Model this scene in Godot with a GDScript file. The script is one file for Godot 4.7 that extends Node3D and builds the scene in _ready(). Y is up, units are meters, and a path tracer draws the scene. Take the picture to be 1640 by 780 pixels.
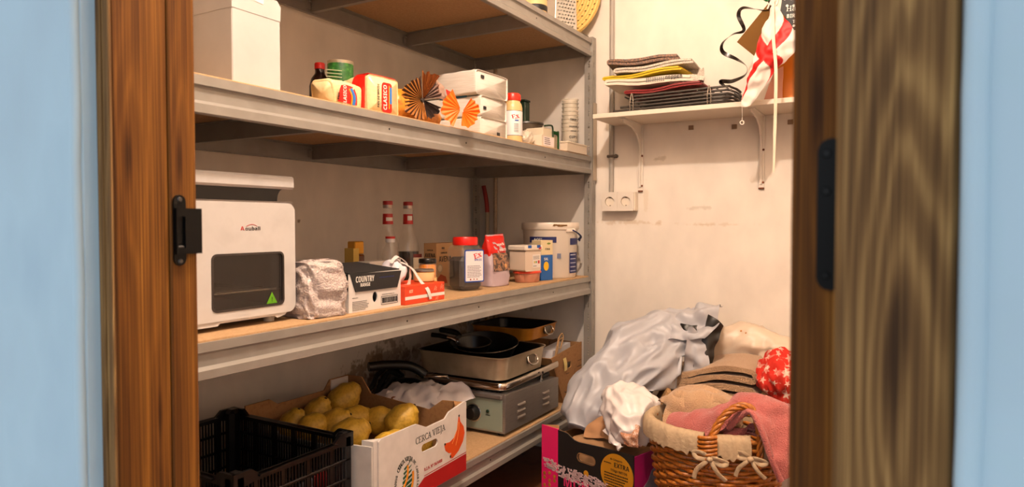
extends Node3D
# A storage closet seen through its doorway: steel rack on the left wall, clutter on shelves and floor.
# y up, metres. Things on the rack are built in their own axes: x along the rack (deeper into the room), y up, z towards the room.

class MB:
	var st := SurfaceTool.new()
	var group := 1
	var lowest := -1e9
	var keep = null
	func _init():
		st.begin(Mesh.PRIMITIVE_TRIANGLES)
		st.set_smooth_group(-1)
	func ground():   # keeps stuffed bodies above their base
		lowest = 0.0006
		return self
	func kept(c):   # moves points of soft bodies out of what they lie against
		keep = c
		return self
	func flat():
		st.set_smooth_group(-1)
	func smooth():
		group += 1
		st.set_smooth_group(group)
	func tri(a: Vector3, b: Vector3, c: Vector3):
		st.add_vertex(a); st.add_vertex(c); st.add_vertex(b)
	func quad(a: Vector3, b: Vector3, c: Vector3, d: Vector3):
		tri(a, b, c); tri(a, c, d)
	func tri_out(a: Vector3, b: Vector3, c: Vector3, out: Vector3):
		if (b - a).cross(c - a).dot(out) >= 0: tri(a, b, c)
		else: tri(a, c, b)
	func quad_out(a: Vector3, b: Vector3, c: Vector3, d: Vector3, out: Vector3):
		if (c - a).cross(d - b).dot(out) >= 0: quad(a, b, c, d)
		else: quad(a, d, c, b)
	func quad_uv(a, b, c, d, ua, ub, uc, ud):
		for k in [[a, ua], [c, uc], [b, ub], [a, ua], [d, ud], [c, uc]]:
			st.set_uv(k[1]); st.add_vertex(k[0])
	# box with chamfered edges
	func box(c: Vector3, s: Vector3, bev := 0.0, t := Transform3D.IDENTITY):
		flat()
		var h := s * 0.5
		bev = minf(bev, minf(h.x, minf(h.y, h.z)) * 0.95)
		var p := func(sg: Vector3, ax: int) -> Vector3:
			var v := Vector3.ZERO
			for k in 3: v[k] = sg[k] * (h[k] if (k == ax or bev <= 0.0) else h[k] - bev)
			return t * (c + v)
		var o := t * c
		for ax in 3:
			var u := (ax + 1) % 3
			var w := (ax + 2) % 3
			for sg in [-1.0, 1.0]:
				var q := []
				for e in [[-1, -1], [1, -1], [1, 1], [-1, 1]]:
					var v := Vector3.ZERO
					v[ax] = sg; v[u] = e[0]; v[w] = e[1]
					q.append(p.call(v, ax))
				quad_out(q[0], q[1], q[2], q[3], (q[0] + q[2]) * 0.5 - o)
			if bev > 0.0:
				for su in [-1.0, 1.0]:
					for sw in [-1.0, 1.0]:
						var v0 := Vector3.ZERO
						v0[u] = su; v0[w] = sw; v0[ax] = -1
						var v1 := v0
						v1[ax] = 1
						var a: Vector3 = p.call(v0, u)
						var b: Vector3 = p.call(v1, u)
						var d: Vector3 = p.call(v0, w)
						var e2: Vector3 = p.call(v1, w)
						quad_out(a, b, e2, d, (a + e2) * 0.5 - o)
		if bev > 0.0:
			for sx in [-1.0, 1.0]:
				for sy in [-1.0, 1.0]:
					for sz in [-1.0, 1.0]:
						var v := Vector3(sx, sy, sz)
						var a: Vector3 = p.call(v, 0)
						tri_out(a, p.call(v, 1), p.call(v, 2), a - o)
		return self
	# span box: from corner to corner
	func span(a: Vector3, b: Vector3, bev := 0.0):
		return box((a + b) * 0.5, (b - a).abs(), bev)
	func lathe(prof: Array, seg := 24, at := Vector3.ZERO, sx := 1.0, sz := 1.0, t := Transform3D.IDENTITY):
		var last := 0.0
		smooth()
		for j in prof.size() - 1:
			var a: Vector2 = prof[j]
			var b: Vector2 = prof[j + 1]
			var ang := (b - a).angle()
			if j > 0 and absf(angle_difference(ang, last)) > 0.7: smooth()
			last = ang
			for i in seg:
				var t0 := TAU * i / seg
				var t1 := TAU * (i + 1) / seg
				var p0 := t * (at + Vector3(a.x * cos(t0) * sx, a.y, a.x * sin(t0) * sz))
				var p1 := t * (at + Vector3(a.x * cos(t1) * sx, a.y, a.x * sin(t1) * sz))
				var p2 := t * (at + Vector3(b.x * cos(t1) * sx, b.y, b.x * sin(t1) * sz))
				var p3 := t * (at + Vector3(b.x * cos(t0) * sx, b.y, b.x * sin(t0) * sz))
				if a.x > 1e-6: tri(p0, p2, p1)
				if b.x > 1e-6: tri(p0, p3, p2)
		return self
	func tube(path: Array, r, sides := 8, closed := false, flatten := 1.0, up := Vector3.UP):
		smooth()
		var n := path.size()
		var rings := []
		var nrm := up
		for i in n:
			var a: Vector3 = path[(i - 1 + n) % n] if closed else path[maxi(i - 1, 0)]
			var b: Vector3 = path[(i + 1) % n] if closed else path[mini(i + 1, n - 1)]
			var tg := (b - a).normalized()
			nrm = nrm - tg * nrm.dot(tg)
			if nrm.length() < 1e-4: nrm = tg.cross(Vector3.RIGHT if absf(tg.x) < 0.9 else Vector3.FORWARD)
			nrm = nrm.normalized()
			var bn := tg.cross(nrm)
			var rr: float = r[i] if r is Array else r
			var ring := []
			for k in sides:
				var an := TAU * k / sides
				ring.append(path[i] + nrm * cos(an) * rr * flatten + bn * sin(an) * rr)
			rings.append(ring)
		for i in (n if closed else n - 1):
			var r0: Array = rings[i]
			var r1: Array = rings[(i + 1) % n]
			for k in sides:
				var k1 := (k + 1) % sides
				quad(r0[k], r0[k1], r1[k1], r1[k])
		if not closed:
			smooth()
			for k in range(1, sides - 1): tri(rings[0][0], rings[0][k + 1], rings[0][k])
			smooth()
			for k in range(1, sides - 1): tri(rings[n - 1][0], rings[n - 1][k], rings[n - 1][k + 1])
		return self
	# polygon in xy pushed from z0 to z1
	func extrude(poly: PackedVector2Array, z0: float, z1: float, t := Transform3D.IDENTITY, soft := false):
		flat()
		var pts := poly
		var area := 0.0
		for i in pts.size():
			var a := pts[i]
			var b := pts[(i + 1) % pts.size()]
			area += a.x * b.y - b.x * a.y
		if area < 0: pts.reverse()
		var ix := Geometry2D.triangulate_polygon(pts)
		var fz := func(q: Vector2, z: float) -> Vector3: return t * Vector3(q.x, q.y, z)
		var up := (t.basis.z) * (1.0 if z1 > z0 else -1.0)
		for k in range(0, ix.size(), 3):
			tri_out(fz.call(pts[ix[k]], z1), fz.call(pts[ix[k + 1]], z1), fz.call(pts[ix[k + 2]], z1), up)
			tri_out(fz.call(pts[ix[k]], z0), fz.call(pts[ix[k + 1]], z0), fz.call(pts[ix[k + 2]], z0), -up)
		if soft: smooth()
		for i in pts.size():
			var a := pts[i]
			var b := pts[(i + 1) % pts.size()]
			var nn := t.basis * Vector3(b.y - a.y, a.x - b.x, 0)
			quad_out(fz.call(a, z0), fz.call(b, z0), fz.call(b, z1), fz.call(a, z1), nn)
		return self
	# like extrude, with an opening cut through
	func holed(poly: PackedVector2Array, hole: PackedVector2Array, z0: float, z1: float):
		var lo := hole[0]
		var hi := hole[0]
		for p in hole:
			lo = lo.min(p); hi = hi.max(p)
		var my := (lo.y + hi.y) * 0.5
		var cells := [[-9.0, -9.0, lo.x, 9.0], [hi.x, -9.0, 9.0, 9.0], [lo.x, -9.0, hi.x, my], [lo.x, my, hi.x, 9.0]]
		for k in 4:
			var c: Array = cells[k]
			for pc in Geometry2D.intersect_polygons(poly, PackedVector2Array([Vector2(c[0], c[1]), Vector2(c[2], c[1]), Vector2(c[2], c[3]), Vector2(c[0], c[3])])):
				if k < 2: extrude(pc, z0, z1)
				else:
					for pd in Geometry2D.clip_polygons(pc, hole): extrude(pd, z0, z1)
		return self
	# plate between two outlines with the same number of points
	func ring_plate(outer: PackedVector2Array, inner: PackedVector2Array, z0: float, z1: float):
		flat()
		var n := outer.size()
		for i in n:
			var j := (i + 1) % n
			var o0 := outer[i]; var o1 := outer[j]; var i0 := inner[i]; var i1 := inner[j]
			quad_out(Vector3(o0.x, o0.y, z1), Vector3(o1.x, o1.y, z1), Vector3(i1.x, i1.y, z1), Vector3(i0.x, i0.y, z1), Vector3(0, 0, z1 - z0))
			quad_out(Vector3(o0.x, o0.y, z0), Vector3(o1.x, o1.y, z0), Vector3(i1.x, i1.y, z0), Vector3(i0.x, i0.y, z0), Vector3(0, 0, z0 - z1))
			var no := Vector3(o1.y - o0.y, o0.x - o1.x, 0)
			quad_out(Vector3(o0.x, o0.y, z0), Vector3(o1.x, o1.y, z0), Vector3(o1.x, o1.y, z1), Vector3(o0.x, o0.y, z1), no)
			quad_out(Vector3(i0.x, i0.y, z0), Vector3(i1.x, i1.y, z0), Vector3(i1.x, i1.y, z1), Vector3(i0.x, i0.y, z1), -no)
		return self
	# thick cloth through a net of control points (rows of equal length), Catmull-Rom in both directions
	func patch(rows: Array, nu: int, nv: int, thick: float, amp := 0.0, freq := 8.0, sd := 1):
		var nz := FastNoiseLite.new()
		nz.seed = sd; nz.frequency = freq; nz.fractal_octaves = 2
		var cr := func(p: Array, s: float) -> Vector3:
			var n := p.size() - 1
			var f := s * n
			var i := mini(int(f), n - 1)
			var u := f - i
			var a: Vector3 = p[maxi(i - 1, 0)]
			var b: Vector3 = p[i]
			var c: Vector3 = p[i + 1]
			var d: Vector3 = p[mini(i + 2, n)]
			return 0.5 * ((2.0 * b) + (c - a) * u + (2.0 * a - 5.0 * b + 4.0 * c - d) * u * u + (3.0 * b - a - 3.0 * c + d) * u * u * u)
		var g := []
		for i in nu + 1:
			var col := []
			var pr := []
			for r in rows: pr.append(cr.call(r, float(i) / nu))
			for j in nv + 1: col.append(cr.call(pr, float(j) / nv))
			g.append(col)
		var tp := []
		var bt := []
		for i in nu + 1:
			var ct := []
			var cb := []
			for j in nv + 1:
				var du: Vector3 = g[mini(i + 1, nu)][j] - g[maxi(i - 1, 0)][j]
				var dv: Vector3 = g[i][mini(j + 1, nv)] - g[i][maxi(j - 1, 0)]
				var n := du.cross(dv)
				n = n.normalized() if n.length() > 1e-12 else Vector3.UP
				var p: Vector3 = g[i][j]
				if amp != 0.0: p += n * amp * nz.get_noise_3dv(p)
				if keep != null: p = keep.call(p)
				ct.append(p + n * thick * 0.5); cb.append(p - n * thick * 0.5)
			tp.append(ct); bt.append(cb)
		smooth()
		var uv := func(i, j): return Vector2(float(i) / nu, float(j) / nv)
		for i in nu:
			for j in nv:
				quad_uv(tp[i][j], tp[i + 1][j], tp[i + 1][j + 1], tp[i][j + 1], uv.call(i, j), uv.call(i + 1, j), uv.call(i + 1, j + 1), uv.call(i, j + 1))
		smooth()
		for i in nu:
			for j in nv:
				quad_uv(bt[i][j], bt[i][j + 1], bt[i + 1][j + 1], bt[i + 1][j], uv.call(i, j), uv.call(i, j + 1), uv.call(i + 1, j + 1), uv.call(i + 1, j))
		smooth()
		for i in nu:
			quad_uv(tp[i][0], bt[i][0], bt[i + 1][0], tp[i + 1][0], uv.call(i, 0), uv.call(i, 0), uv.call(i + 1, 0), uv.call(i + 1, 0))
			quad_uv(tp[i + 1][nv], bt[i + 1][nv], bt[i][nv], tp[i][nv], uv.call(i + 1, nv), uv.call(i + 1, nv), uv.call(i, nv), uv.call(i, nv))
		for j in nv:
			quad_uv(tp[0][j + 1], bt[0][j + 1], bt[0][j], tp[0][j], uv.call(0, j + 1), uv.call(0, j + 1), uv.call(0, j), uv.call(0, j))
			quad_uv(tp[nu][j], bt[nu][j], bt[nu][j + 1], tp[nu][j + 1], uv.call(nu, j), uv.call(nu, j), uv.call(nu, j + 1), uv.call(nu, j + 1))
		return self
	# stuffed, creased body along a path; rad holds (sideways, upwards) radii; power over 2 makes the section boxy
	func soft(path: Array, rad: Array, nr: int, ns: int, amp: float, freq: float, sd: int, up := Vector3.UP, power := 2.0, fine := 0.35, stretch := 1.0):
		var nz := FastNoiseLite.new()
		nz.seed = sd; nz.frequency = freq; nz.fractal_type = FastNoiseLite.FRACTAL_RIDGED; nz.fractal_octaves = 2
		var n2 := FastNoiseLite.new()
		n2.seed = sd + 7; n2.frequency = freq * 2.7; n2.fractal_type = FastNoiseLite.FRACTAL_RIDGED; n2.fractal_octaves = 1
		var m := path.size() - 1
		var rings := []
		for i in nr + 1:
			var s := (1.0 - cos(PI * i / nr)) * 0.5
			var f := s * m
			var k := mini(int(f), m - 1)
			var u := f - k
			var a: Vector3 = path[maxi(k - 1, 0)]
			var b: Vector3 = path[k]
			var c: Vector3 = path[k + 1]
			var d: Vector3 = path[mini(k + 2, m)]
			var p := 0.5 * ((2.0 * b) + (c - a) * u + (2.0 * a - 5.0 * b + 4.0 * c - d) * u * u + (3.0 * b - a - 3.0 * c + d) * u * u * u)
			var tg := (c - b).normalized()
			if u > 0.5 and k + 2 <= m: tg = tg.lerp((d - c).normalized(), (u - 0.5)).normalized()
			elif u < 0.5 and k > 0: tg = tg.lerp((b - a).normalized(), (0.5 - u)).normalized()
			var sd_v := tg.cross(up).normalized()
			var nn := sd_v.cross(tg).normalized()
			var rr: Vector2 = (rad[k] as Vector2).lerp(rad[k + 1], smoothstep(0.0, 1.0, u))
			var ring := []
			for j in ns:
				var an := TAU * j / ns
				var cx := signf(cos(an)) * pow(absf(cos(an)), 2.0 / power)
				var cyv := signf(sin(an)) * pow(absf(sin(an)), 2.0 / power)
				var q := p + sd_v * cx * rr.x + nn * cyv * rr.y
				var o := (sd_v * cx * rr.y + nn * cyv * rr.x).normalized()
				var qs := q + tg * q.dot(tg) * (stretch - 1.0)
				var dd := (nz.get_noise_3dv(qs) * 0.7 + n2.get_noise_3dv(qs) * fine) * amp * minf(1.0, minf(rr.x, rr.y) / (amp * 3.0 + 1e-6))
				var e := q + o * dd
				e.y = maxf(e.y, lowest)
				if keep != null: e = keep.call(e)
				ring.append(e)
			rings.append(ring)
		smooth()
		for i in nr:
			for j in ns:
				var j1 := (j + 1) % ns
				quad(rings[i][j], rings[i][j1], rings[i + 1][j1], rings[i + 1][j])
		for e in [0, nr]:
			var c := Vector3.ZERO
			for q in rings[e]: c += q
			c /= ns
			for j in ns:
				if e == 0: tri(c, rings[0][(j + 1) % ns], rings[0][j])
				else: tri(c, rings[nr][j], rings[nr][(j + 1) % ns])
		return self
	# a ribbon folded in xy (open path), given a thickness, pushed along z with some unevenness
	func folded(path: Array, thick: float, z0: float, z1: float, steps: int, amp: float, sd: int):
		var nz := FastNoiseLite.new()
		nz.seed = sd; nz.frequency = 7.0
		var lf := []
		var rt := []
		for i in path.size():
			var a: Vector2 = path[maxi(i - 1, 0)]
			var b: Vector2 = path[mini(i + 1, path.size() - 1)]
			var n := (b - a).normalized().orthogonal() * thick * 0.5
			lf.append(path[i] + n); rt.append(path[i] - n)
		rt.reverse()
		var out := PackedVector2Array(lf + rt)
		var at := func(q: Vector2, k: int) -> Vector3:
			var z := lerpf(z0, z1, float(k) / steps)
			var e := absf(float(k) / steps * 2.0 - 1.0)
			var sh := 1.0 - 0.02 * pow(e, 6.0)
			var p := Vector3(q.x * sh, q.y, z)
			return p + Vector3(nz.get_noise_3d(p.x, p.y * 3.0, p.z), nz.get_noise_3d(p.x + 9.0, p.y * 2.0, p.z), nz.get_noise_3d(p.x, p.y * 4.0, p.z + 5.0)) * amp
		smooth()
		var area := 0.0
		for i in out.size():
			var a := out[i]
			var b := out[(i + 1) % out.size()]
			area += a.x * b.y - b.x * a.y
		if area < 0: out.reverse()
		for k in steps:
			for i in out.size():
				var j := (i + 1) % out.size()
				quad(at.call(out[i], k), at.call(out[j], k), at.call(out[j], k + 1), at.call(out[i], k + 1))
		smooth()
		rt.reverse()
		for e in [0, steps]:
			var dirn := Vector3(0, 0, (z1 - z0) * (1.0 if e == steps else -1.0))
			for i in lf.size() - 1: quad_out(at.call(lf[i], e), at.call(lf[i + 1], e), at.call(rt[i + 1], e), at.call(rt[i], e), dirn)
		return self
	func done() -> ArrayMesh:
		st.generate_normals()
		return st.commit()

var taken := {}
var M := {}

func numbered(n: String) -> String:
	if not taken.has(n):
		taken[n] = 0
		return n
	taken[n] += 1
	return "%s_%03d" % [n, taken[n]]

func thing(called: String, label: String, category: String, at := Vector3.ZERO, turn := 0.0, group := "") -> Node3D:
	var o := Node3D.new()
	o.name = numbered(called)
	add_child(o)
	o.position = at
	o.rotation.y = turn
	o.set_meta("label", label)
	o.set_meta("category", category)
	if group: o.set_meta("group", group)
	return o

# a thing on the rack: front centre of its base at (x, y, z) of the room, turned to face the room
func racked(called: String, label: String, category: String, x: float, y: float, z: float, extra := 0.0, group := "") -> Node3D:
	return thing(called, label, category, Vector3(x, y, z), PI / 2 + extra, group)

func part(parent: Node3D, called: String, m: Mesh, mat: Material, t := Transform3D.IDENTITY, label := "") -> MeshInstance3D:
	var o := MeshInstance3D.new()
	o.name = called
	o.mesh = m
	o.material_override = mat
	o.transform = t
	parent.add_child(o, true)
	if label: o.set_meta("label", label)
	return o

func struct(called: String, m: Mesh, mat: Material, at := Vector3.ZERO) -> MeshInstance3D:
	var o := MeshInstance3D.new()
	o.name = called
	o.mesh = m
	o.material_override = mat
	o.position = at
	add_child(o)
	o.set_meta("kind", "structure")
	return o

func mat(c: Color, rough := 0.7, metal := 0.0) -> StandardMaterial3D:
	var m := StandardMaterial3D.new()
	m.albedo_color = c
	m.roughness = rough
	m.metallic = metal
	return m

func noise_tex(freq: float, cols: Array, sd := 1, warp := 0.0, kind := FastNoiseLite.TYPE_SIMPLEX_SMOOTH, size := 512, oct := 4) -> NoiseTexture2D:
	var n := FastNoiseLite.new()
	n.seed = sd; n.frequency = freq; n.noise_type = kind; n.fractal_octaves = oct
	if warp > 0.0:
		n.domain_warp_enabled = true
		n.domain_warp_amplitude = warp
		n.domain_warp_frequency = freq * 0.6
	var t := NoiseTexture2D.new()
	t.width = size; t.height = size; t.seamless = true; t.noise = n
	var g := Gradient.new()
	var offs := PackedFloat32Array()
	var cs := PackedColorArray()
	for i in cols.size():
		offs.append(float(i) / (cols.size() - 1))
		cs.append(cols[i])
	g.offsets = offs; g.colors = cs
	t.color_ramp = g
	return t

# material with a grain of its own: tri-planar colour noise and relief
func grained(cols: Array, freq: float, scale: Vector3, rough := 0.8, relief := 0.0, sd := 1, metal := 0.0, warp := 0.0) -> StandardMaterial3D:
	var m := StandardMaterial3D.new()
	m.albedo_texture = noise_tex(freq, cols, sd, warp)
	m.uv1_triplanar = true
	m.uv1_world_triplanar = false
	m.uv1_scale = scale
	m.roughness = rough
	m.metallic = metal
	if relief > 0.0:
		m.heightmap_enabled = true
		m.heightmap_texture = noise_tex(freq * 1.6, [Color.BLACK, Color.WHITE], sd + 3)
		m.heightmap_scale = relief
	return m

func glass(c: Color) -> StandardMaterial3D:
	var m := mat(c, 0.04)
	m.transparency = BaseMaterial3D.TRANSPARENCY_ALPHA
	m.cull_mode = BaseMaterial3D.CULL_DISABLED
	return m

# printed words: thin raised lettering on a face
func words(parent: Node3D, s: String, h: float, m: Material, at: Vector3, b := Basis(), font := "Droid Sans", weight := 400, bend := 0.0, align := HORIZONTAL_ALIGNMENT_CENTER, squeeze := 1.0):
	var tm := TextMesh.new()
	var f := SystemFont.new()
	f.font_names = PackedStringArray([font])
	f.font_weight = weight
	tm.font = f
	tm.text = s
	tm.font_size = 48
	tm.pixel_size = h / (0.72 * 48.0)
	tm.depth = 0.0006
	tm.curve_step = 3.0
	tm.horizontal_alignment = align
	tm.vertical_alignment = VERTICAL_ALIGNMENT_CENTER
	var o := MeshInstance3D.new()
	o.name = "lettering"
	o.mesh = tm
	if bend > 0.0:
		var am := ArrayMesh.new()
		var arr := tm.surface_get_arrays(0)
		var v: PackedVector3Array = arr[Mesh.ARRAY_VERTEX]
		for i in v.size():
			var an := v[i].x * squeeze / bend
			v[i] = Vector3(sin(an) * (bend + v[i].z), v[i].y, cos(an) * (bend + v[i].z) - bend)
		arr[Mesh.ARRAY_VERTEX] = v
		arr[Mesh.ARRAY_NORMAL] = null
		arr[Mesh.ARRAY_TANGENT] = null
		am.add_surface_from_arrays(Mesh.PRIMITIVE_TRIANGLES, arr)
		var s2 := SurfaceTool.new()
		s2.create_from(am, 0)
		s2.deindex()
		s2.generate_normals()
		o.mesh = s2.commit()
	o.material_override = m
	o.transform = Transform3D(b, at) if bend > 0.0 else Transform3D(b.scaled_local(Vector3(squeeze, 1, 1)), at)
	parent.add_child(o, true)
	return o

# flat print made of rectangles [x, y, w, h] on the plane z = 0 of t
func print_rects(parent: Node3D, called: String, rects: Array, m: Material, t := Transform3D.IDENTITY):
	var b := MB.new()
	for r in rects: b.box(Vector3(r[0] + r[2] * 0.5, r[1] + r[3] * 0.5, 0.0), Vector3(r[2], r[3], 0.0006), 0.0, t)
	var o := part(parent, called, b.done(), m)
	if rects.size() > 8: o.set_meta("kind", "stuff")
	return o

# lines of small illegible print
func fine_lines(x: float, y: float, w: float, n: int, step: float, sd: int) -> Array:
	var r := RandomNumberGenerator.new()
	r.seed = sd
	var out := []
	for i in n:
		var cx := x
		while cx < x + w * r.randf_range(0.75, 1.0):
			var l := r.randf_range(0.0025, 0.008)
			l = minf(l, x + w - cx)
			out.append([cx, y - i * step, l, step * 0.42])
			cx += l + 0.0013
	return out

func rrect(w: float, h: float, r: float, n := 5, c := Vector2.ZERO) -> PackedVector2Array:
	var out := PackedVector2Array()
	for k in 4:
		var q := Vector2([1, -1, -1, 1][k] * (w * 0.5 - r), [1, 1, -1, -1][k] * (h * 0.5 - r)) + c
		for i in n + 1:
			var an := PI / 2 * k + PI / 2 * i / n
			out.append(q + Vector2(cos(an), sin(an)) * r)
	return out

func disc2(r: float, n := 24, c := Vector2.ZERO, sy := 1.0) -> PackedVector2Array:
	var out := PackedVector2Array()
	for i in n: out.append(c + Vector2(cos(TAU * i / n) * r, sin(TAU * i / n) * r * sy))
	return out

func T(p: Vector3, e := Vector3.ZERO) -> Transform3D:
	return Transform3D(Basis.from_euler(e), p)

func arc3(a: Vector3, b: Vector3, c: Vector3, n: int) -> Array:
	var out := []
	for i in n + 1:
		var t := float(i) / n
		out.append(a.lerp(b, t).lerp(b.lerp(c, t), t))
	return out

func smooth_path(p: Array, n: int) -> Array:
	var cv := Curve3D.new()
	for i in p.size():
		var a: Vector3 = p[maxi(i - 1, 0)]
		var b: Vector3 = p[mini(i + 1, p.size() - 1)]
		cv.add_point(p[i], (a - b) / 6.0, (b - a) / 6.0)
	var out := []
	for i in n + 1: out.append(cv.sample_baked(cv.get_baked_length() * i / n, true))
	return out

const LAMP := Vector3(-0.45, 2.46, -1.02)
const LAMP_COLOR := Color(1.0, 0.91, 0.835)
const LAMP_ENERGY := 2.7

func _ready():
	var cam := Camera3D.new()
	cam.name = "camera"
	add_child(cam)
	cam.position = Vector3(0, 1.03, 0)
	cam.rotation = Vector3(-0.030266, 0.524073, 0.0)
	cam.fov = 39.374
	cam.near = 0.05
	cam.far = 60.0
	var ca := CameraAttributesPhysical.new()
	ca.frustum_focal_length = 33.54
	ca.frustum_focus_distance = 2.2
	ca.frustum_near = 0.05
	ca.frustum_far = 60.0
	ca.exposure_aperture = 9.0
	cam.attributes = ca
	cam.current = true
	var env := Environment.new()
	env.background_mode = Environment.BG_SKY
	var sky := Sky.new()
	var sm := ProceduralSkyMaterial.new()
	sm.sky_top_color = Color(0.84, 0.88, 0.93)
	sm.sky_horizon_color = Color(0.95, 0.96, 0.97)
	sm.ground_bottom_color = Color(0.45, 0.45, 0.46)
	sm.ground_horizon_color = Color(0.62, 0.64, 0.66)
	sm.sky_energy_multiplier = 1.16
	sky.sky_material = sm
	env.sky = sky
	env.tonemap_mode = Environment.TONE_MAPPER_LINEAR
	env.tonemap_exposure = 1.0
	env.sdfgi_enabled = true
	env.ssao_enabled = true
	env.ssil_enabled = true
	var we := WorldEnvironment.new()
	we.name = "surroundings"
	we.environment = env
	add_child(we)
	build_room()
	build_rack()
	common_materials()
	build_top_shelf()
	build_second_shelf()
	build_third_shelf()
	build_bottom_shelf()
	build_back_wall()
	build_floor_things()

func wood_image(w: int, h: int, lo: Color, mid: Color, hi: Color, rings: float, sd: int, slant: float, knots: Array, contrast := 0.3) -> ImageTexture:
	var n := FastNoiseLite.new()
	n.seed = sd; n.frequency = 1.0; n.fractal_octaves = 3
	var f := FastNoiseLite.new()
	f.seed = sd + 5; f.frequency = 1.0; f.fractal_octaves = 2
	var data := PackedByteArray()
	data.resize(w * h * 3)
	var k := 0
	for y in h:
		var v := float(y) / h
		for x in w:
			var u := float(x) / w
			var d := 0.0
			var dark := 0.0
			for kn in knots:
				var dx: float = (u - kn[0]) * kn[3]
				var dy: float = (v - kn[1]) * kn[4]
				var q := exp(-(dx * dx + dy * dy))
				d += q * kn[2]
				dark += pow(q, 14.0) * 0.45
			var t := u + slant * v + n.get_noise_2d(u * 2.2, v * 1.6) * 0.22 + d
			var g := 0.5 + 0.5 * sin(t * rings * TAU + n.get_noise_2d(u * 9.0 + 20.0, v * 3.0) * 2.0)
			g = pow(g, 1.5)
			var fib := f.get_noise_2d(u * 110.0, v * 3.5) * 0.6 + f.get_noise_2d(u * 30.0 + 9.0, v * 1.6) * 0.5 + 0.5
			var big := n.get_noise_2d(u * 3.0 + 40.0, v * 2.0 + 7.0) * 0.5 + 0.5
			var s := clampf(g * contrast + fib * 0.48 + big * 0.45 - contrast * 0.25 - dark, 0.0, 1.0)
			var c := lo.lerp(mid, s * 2.0) if s < 0.5 else mid.lerp(hi, s * 2.0 - 1.0)
			data[k] = int(clampf(c.r, 0, 1) * 255.0); data[k + 1] = int(clampf(c.g, 0, 1) * 255.0); data[k + 2] = int(clampf(c.b, 0, 1) * 255.0)
			k += 3
	return ImageTexture.create_from_image(Image.create_from_data(w, h, false, Image.FORMAT_RGB8, data))

func wood(tex: Texture2D, scale: Vector3, off := Vector3.ZERO, rough := 0.62) -> StandardMaterial3D:
	var m := StandardMaterial3D.new()
	m.albedo_texture = tex
	m.uv1_triplanar = true
	m.uv1_world_triplanar = true
	m.uv1_scale = scale
	m.uv1_offset = off
	m.roughness = rough
	m.metallic_specular = 0.3
	m.heightmap_enabled = true
	m.heightmap_texture = tex
	m.heightmap_scale = 0.06
	return m

# plaster of a wall with its stains: patches = [u, v, radius u, radius v, strength, colour]
func plaster(base: Color, patches: Array, sd: int, w := 768, h := 512) -> StandardMaterial3D:
	var n := FastNoiseLite.new()
	n.seed = sd; n.frequency = 1.0; n.fractal_octaves = 4
	var data := PackedByteArray()
	data.resize(w * h * 3)
	var k := 0
	for y in h:
		var v := float(y) / h
		for x in w:
			var u := float(x) / w
			var c := base
			var e := n.get_noise_2d(u * 14.0, v * 9.0)
			c = c.darkened(clampf(0.03 + 0.05 * e, 0.0, 0.2))
			for p in patches:
				var dx: float = (u - p[0]) / p[2]
				var dy: float = (v - p[1]) / p[3]
				var r := dx * dx + dy * dy
				if r < 3.0:
					var q := n.get_noise_2d(u * 30.0 + p[0] * 31.0, v * 36.0) * 1.1 + n.get_noise_2d(u * 110.0, v * 130.0) * 0.5 + (0.55 - r * 0.55)
					if q > 0.0: c = c.lerp(p[5], clampf(q * 3.0, 0.0, 1.0) * p[4])
			data[k] = int(clampf(c.r, 0, 1) * 255.0); data[k + 1] = int(clampf(c.g, 0, 1) * 255.0); data[k + 2] = int(clampf(c.b, 0, 1) * 255.0)
			k += 3
	var m := StandardMaterial3D.new()
	m.albedo_texture = ImageTexture.create_from_image(Image.create_from_data(w, h, false, Image.FORMAT_RGB8, data))
	m.roughness = 0.92
	return m

# a wall face with uv over its whole extent, backed by a slab
func wall_mesh(a: Vector3, along: Vector3, up: Vector3, thick: Vector3, nu := 48, nv := 40, amp := 0.0022, sd := 3) -> ArrayMesh:
	var b := MB.new()
	var nz := FastNoiseLite.new()
	nz.seed = sd; nz.frequency = 2.2; nz.fractal_octaves = 4
	var n := -thick.normalized()
	var g := []
	for i in nu + 1:
		var col := []
		for j in nv + 1:
			var p := a + along * (float(i) / nu) + up * (float(j) / nv)
			var e := 0.0 if (i == 0 or j == 0 or i == nu or j == nv) else nz.get_noise_3dv(p * 1.7) * amp
			col.append(p + n * (e - amp))
		g.append(col)
	b.smooth()
	for i in nu:
		for j in nv:
			var q := [g[i][j], g[i + 1][j], g[i + 1][j + 1], g[i][j + 1]]
			var uvs := [Vector2(float(i) / nu, 1.0 - float(j) / nv), Vector2(float(i + 1) / nu, 1.0 - float(j) / nv), Vector2(float(i + 1) / nu, 1.0 - float(j + 1) / nv), Vector2(float(i) / nu, 1.0 - float(j + 1) / nv)]
			if (q[1] - q[0]).cross(q[3] - q[0]).dot(n) > 0: b.quad_uv(q[0], q[1], q[2], q[3], uvs[0], uvs[1], uvs[2], uvs[3])
			else: b.quad_uv(q[0], q[3], q[2], q[1], uvs[0], uvs[3], uvs[2], uvs[1])
	b.st.set_uv(Vector2(0.5, 0.02))
	var c := a + along * 0.5 + up * 0.5 + thick * 0.52
	b.box(c, along.abs() + up.abs() + thick.abs() * 0.96)
	return b.done()

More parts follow.
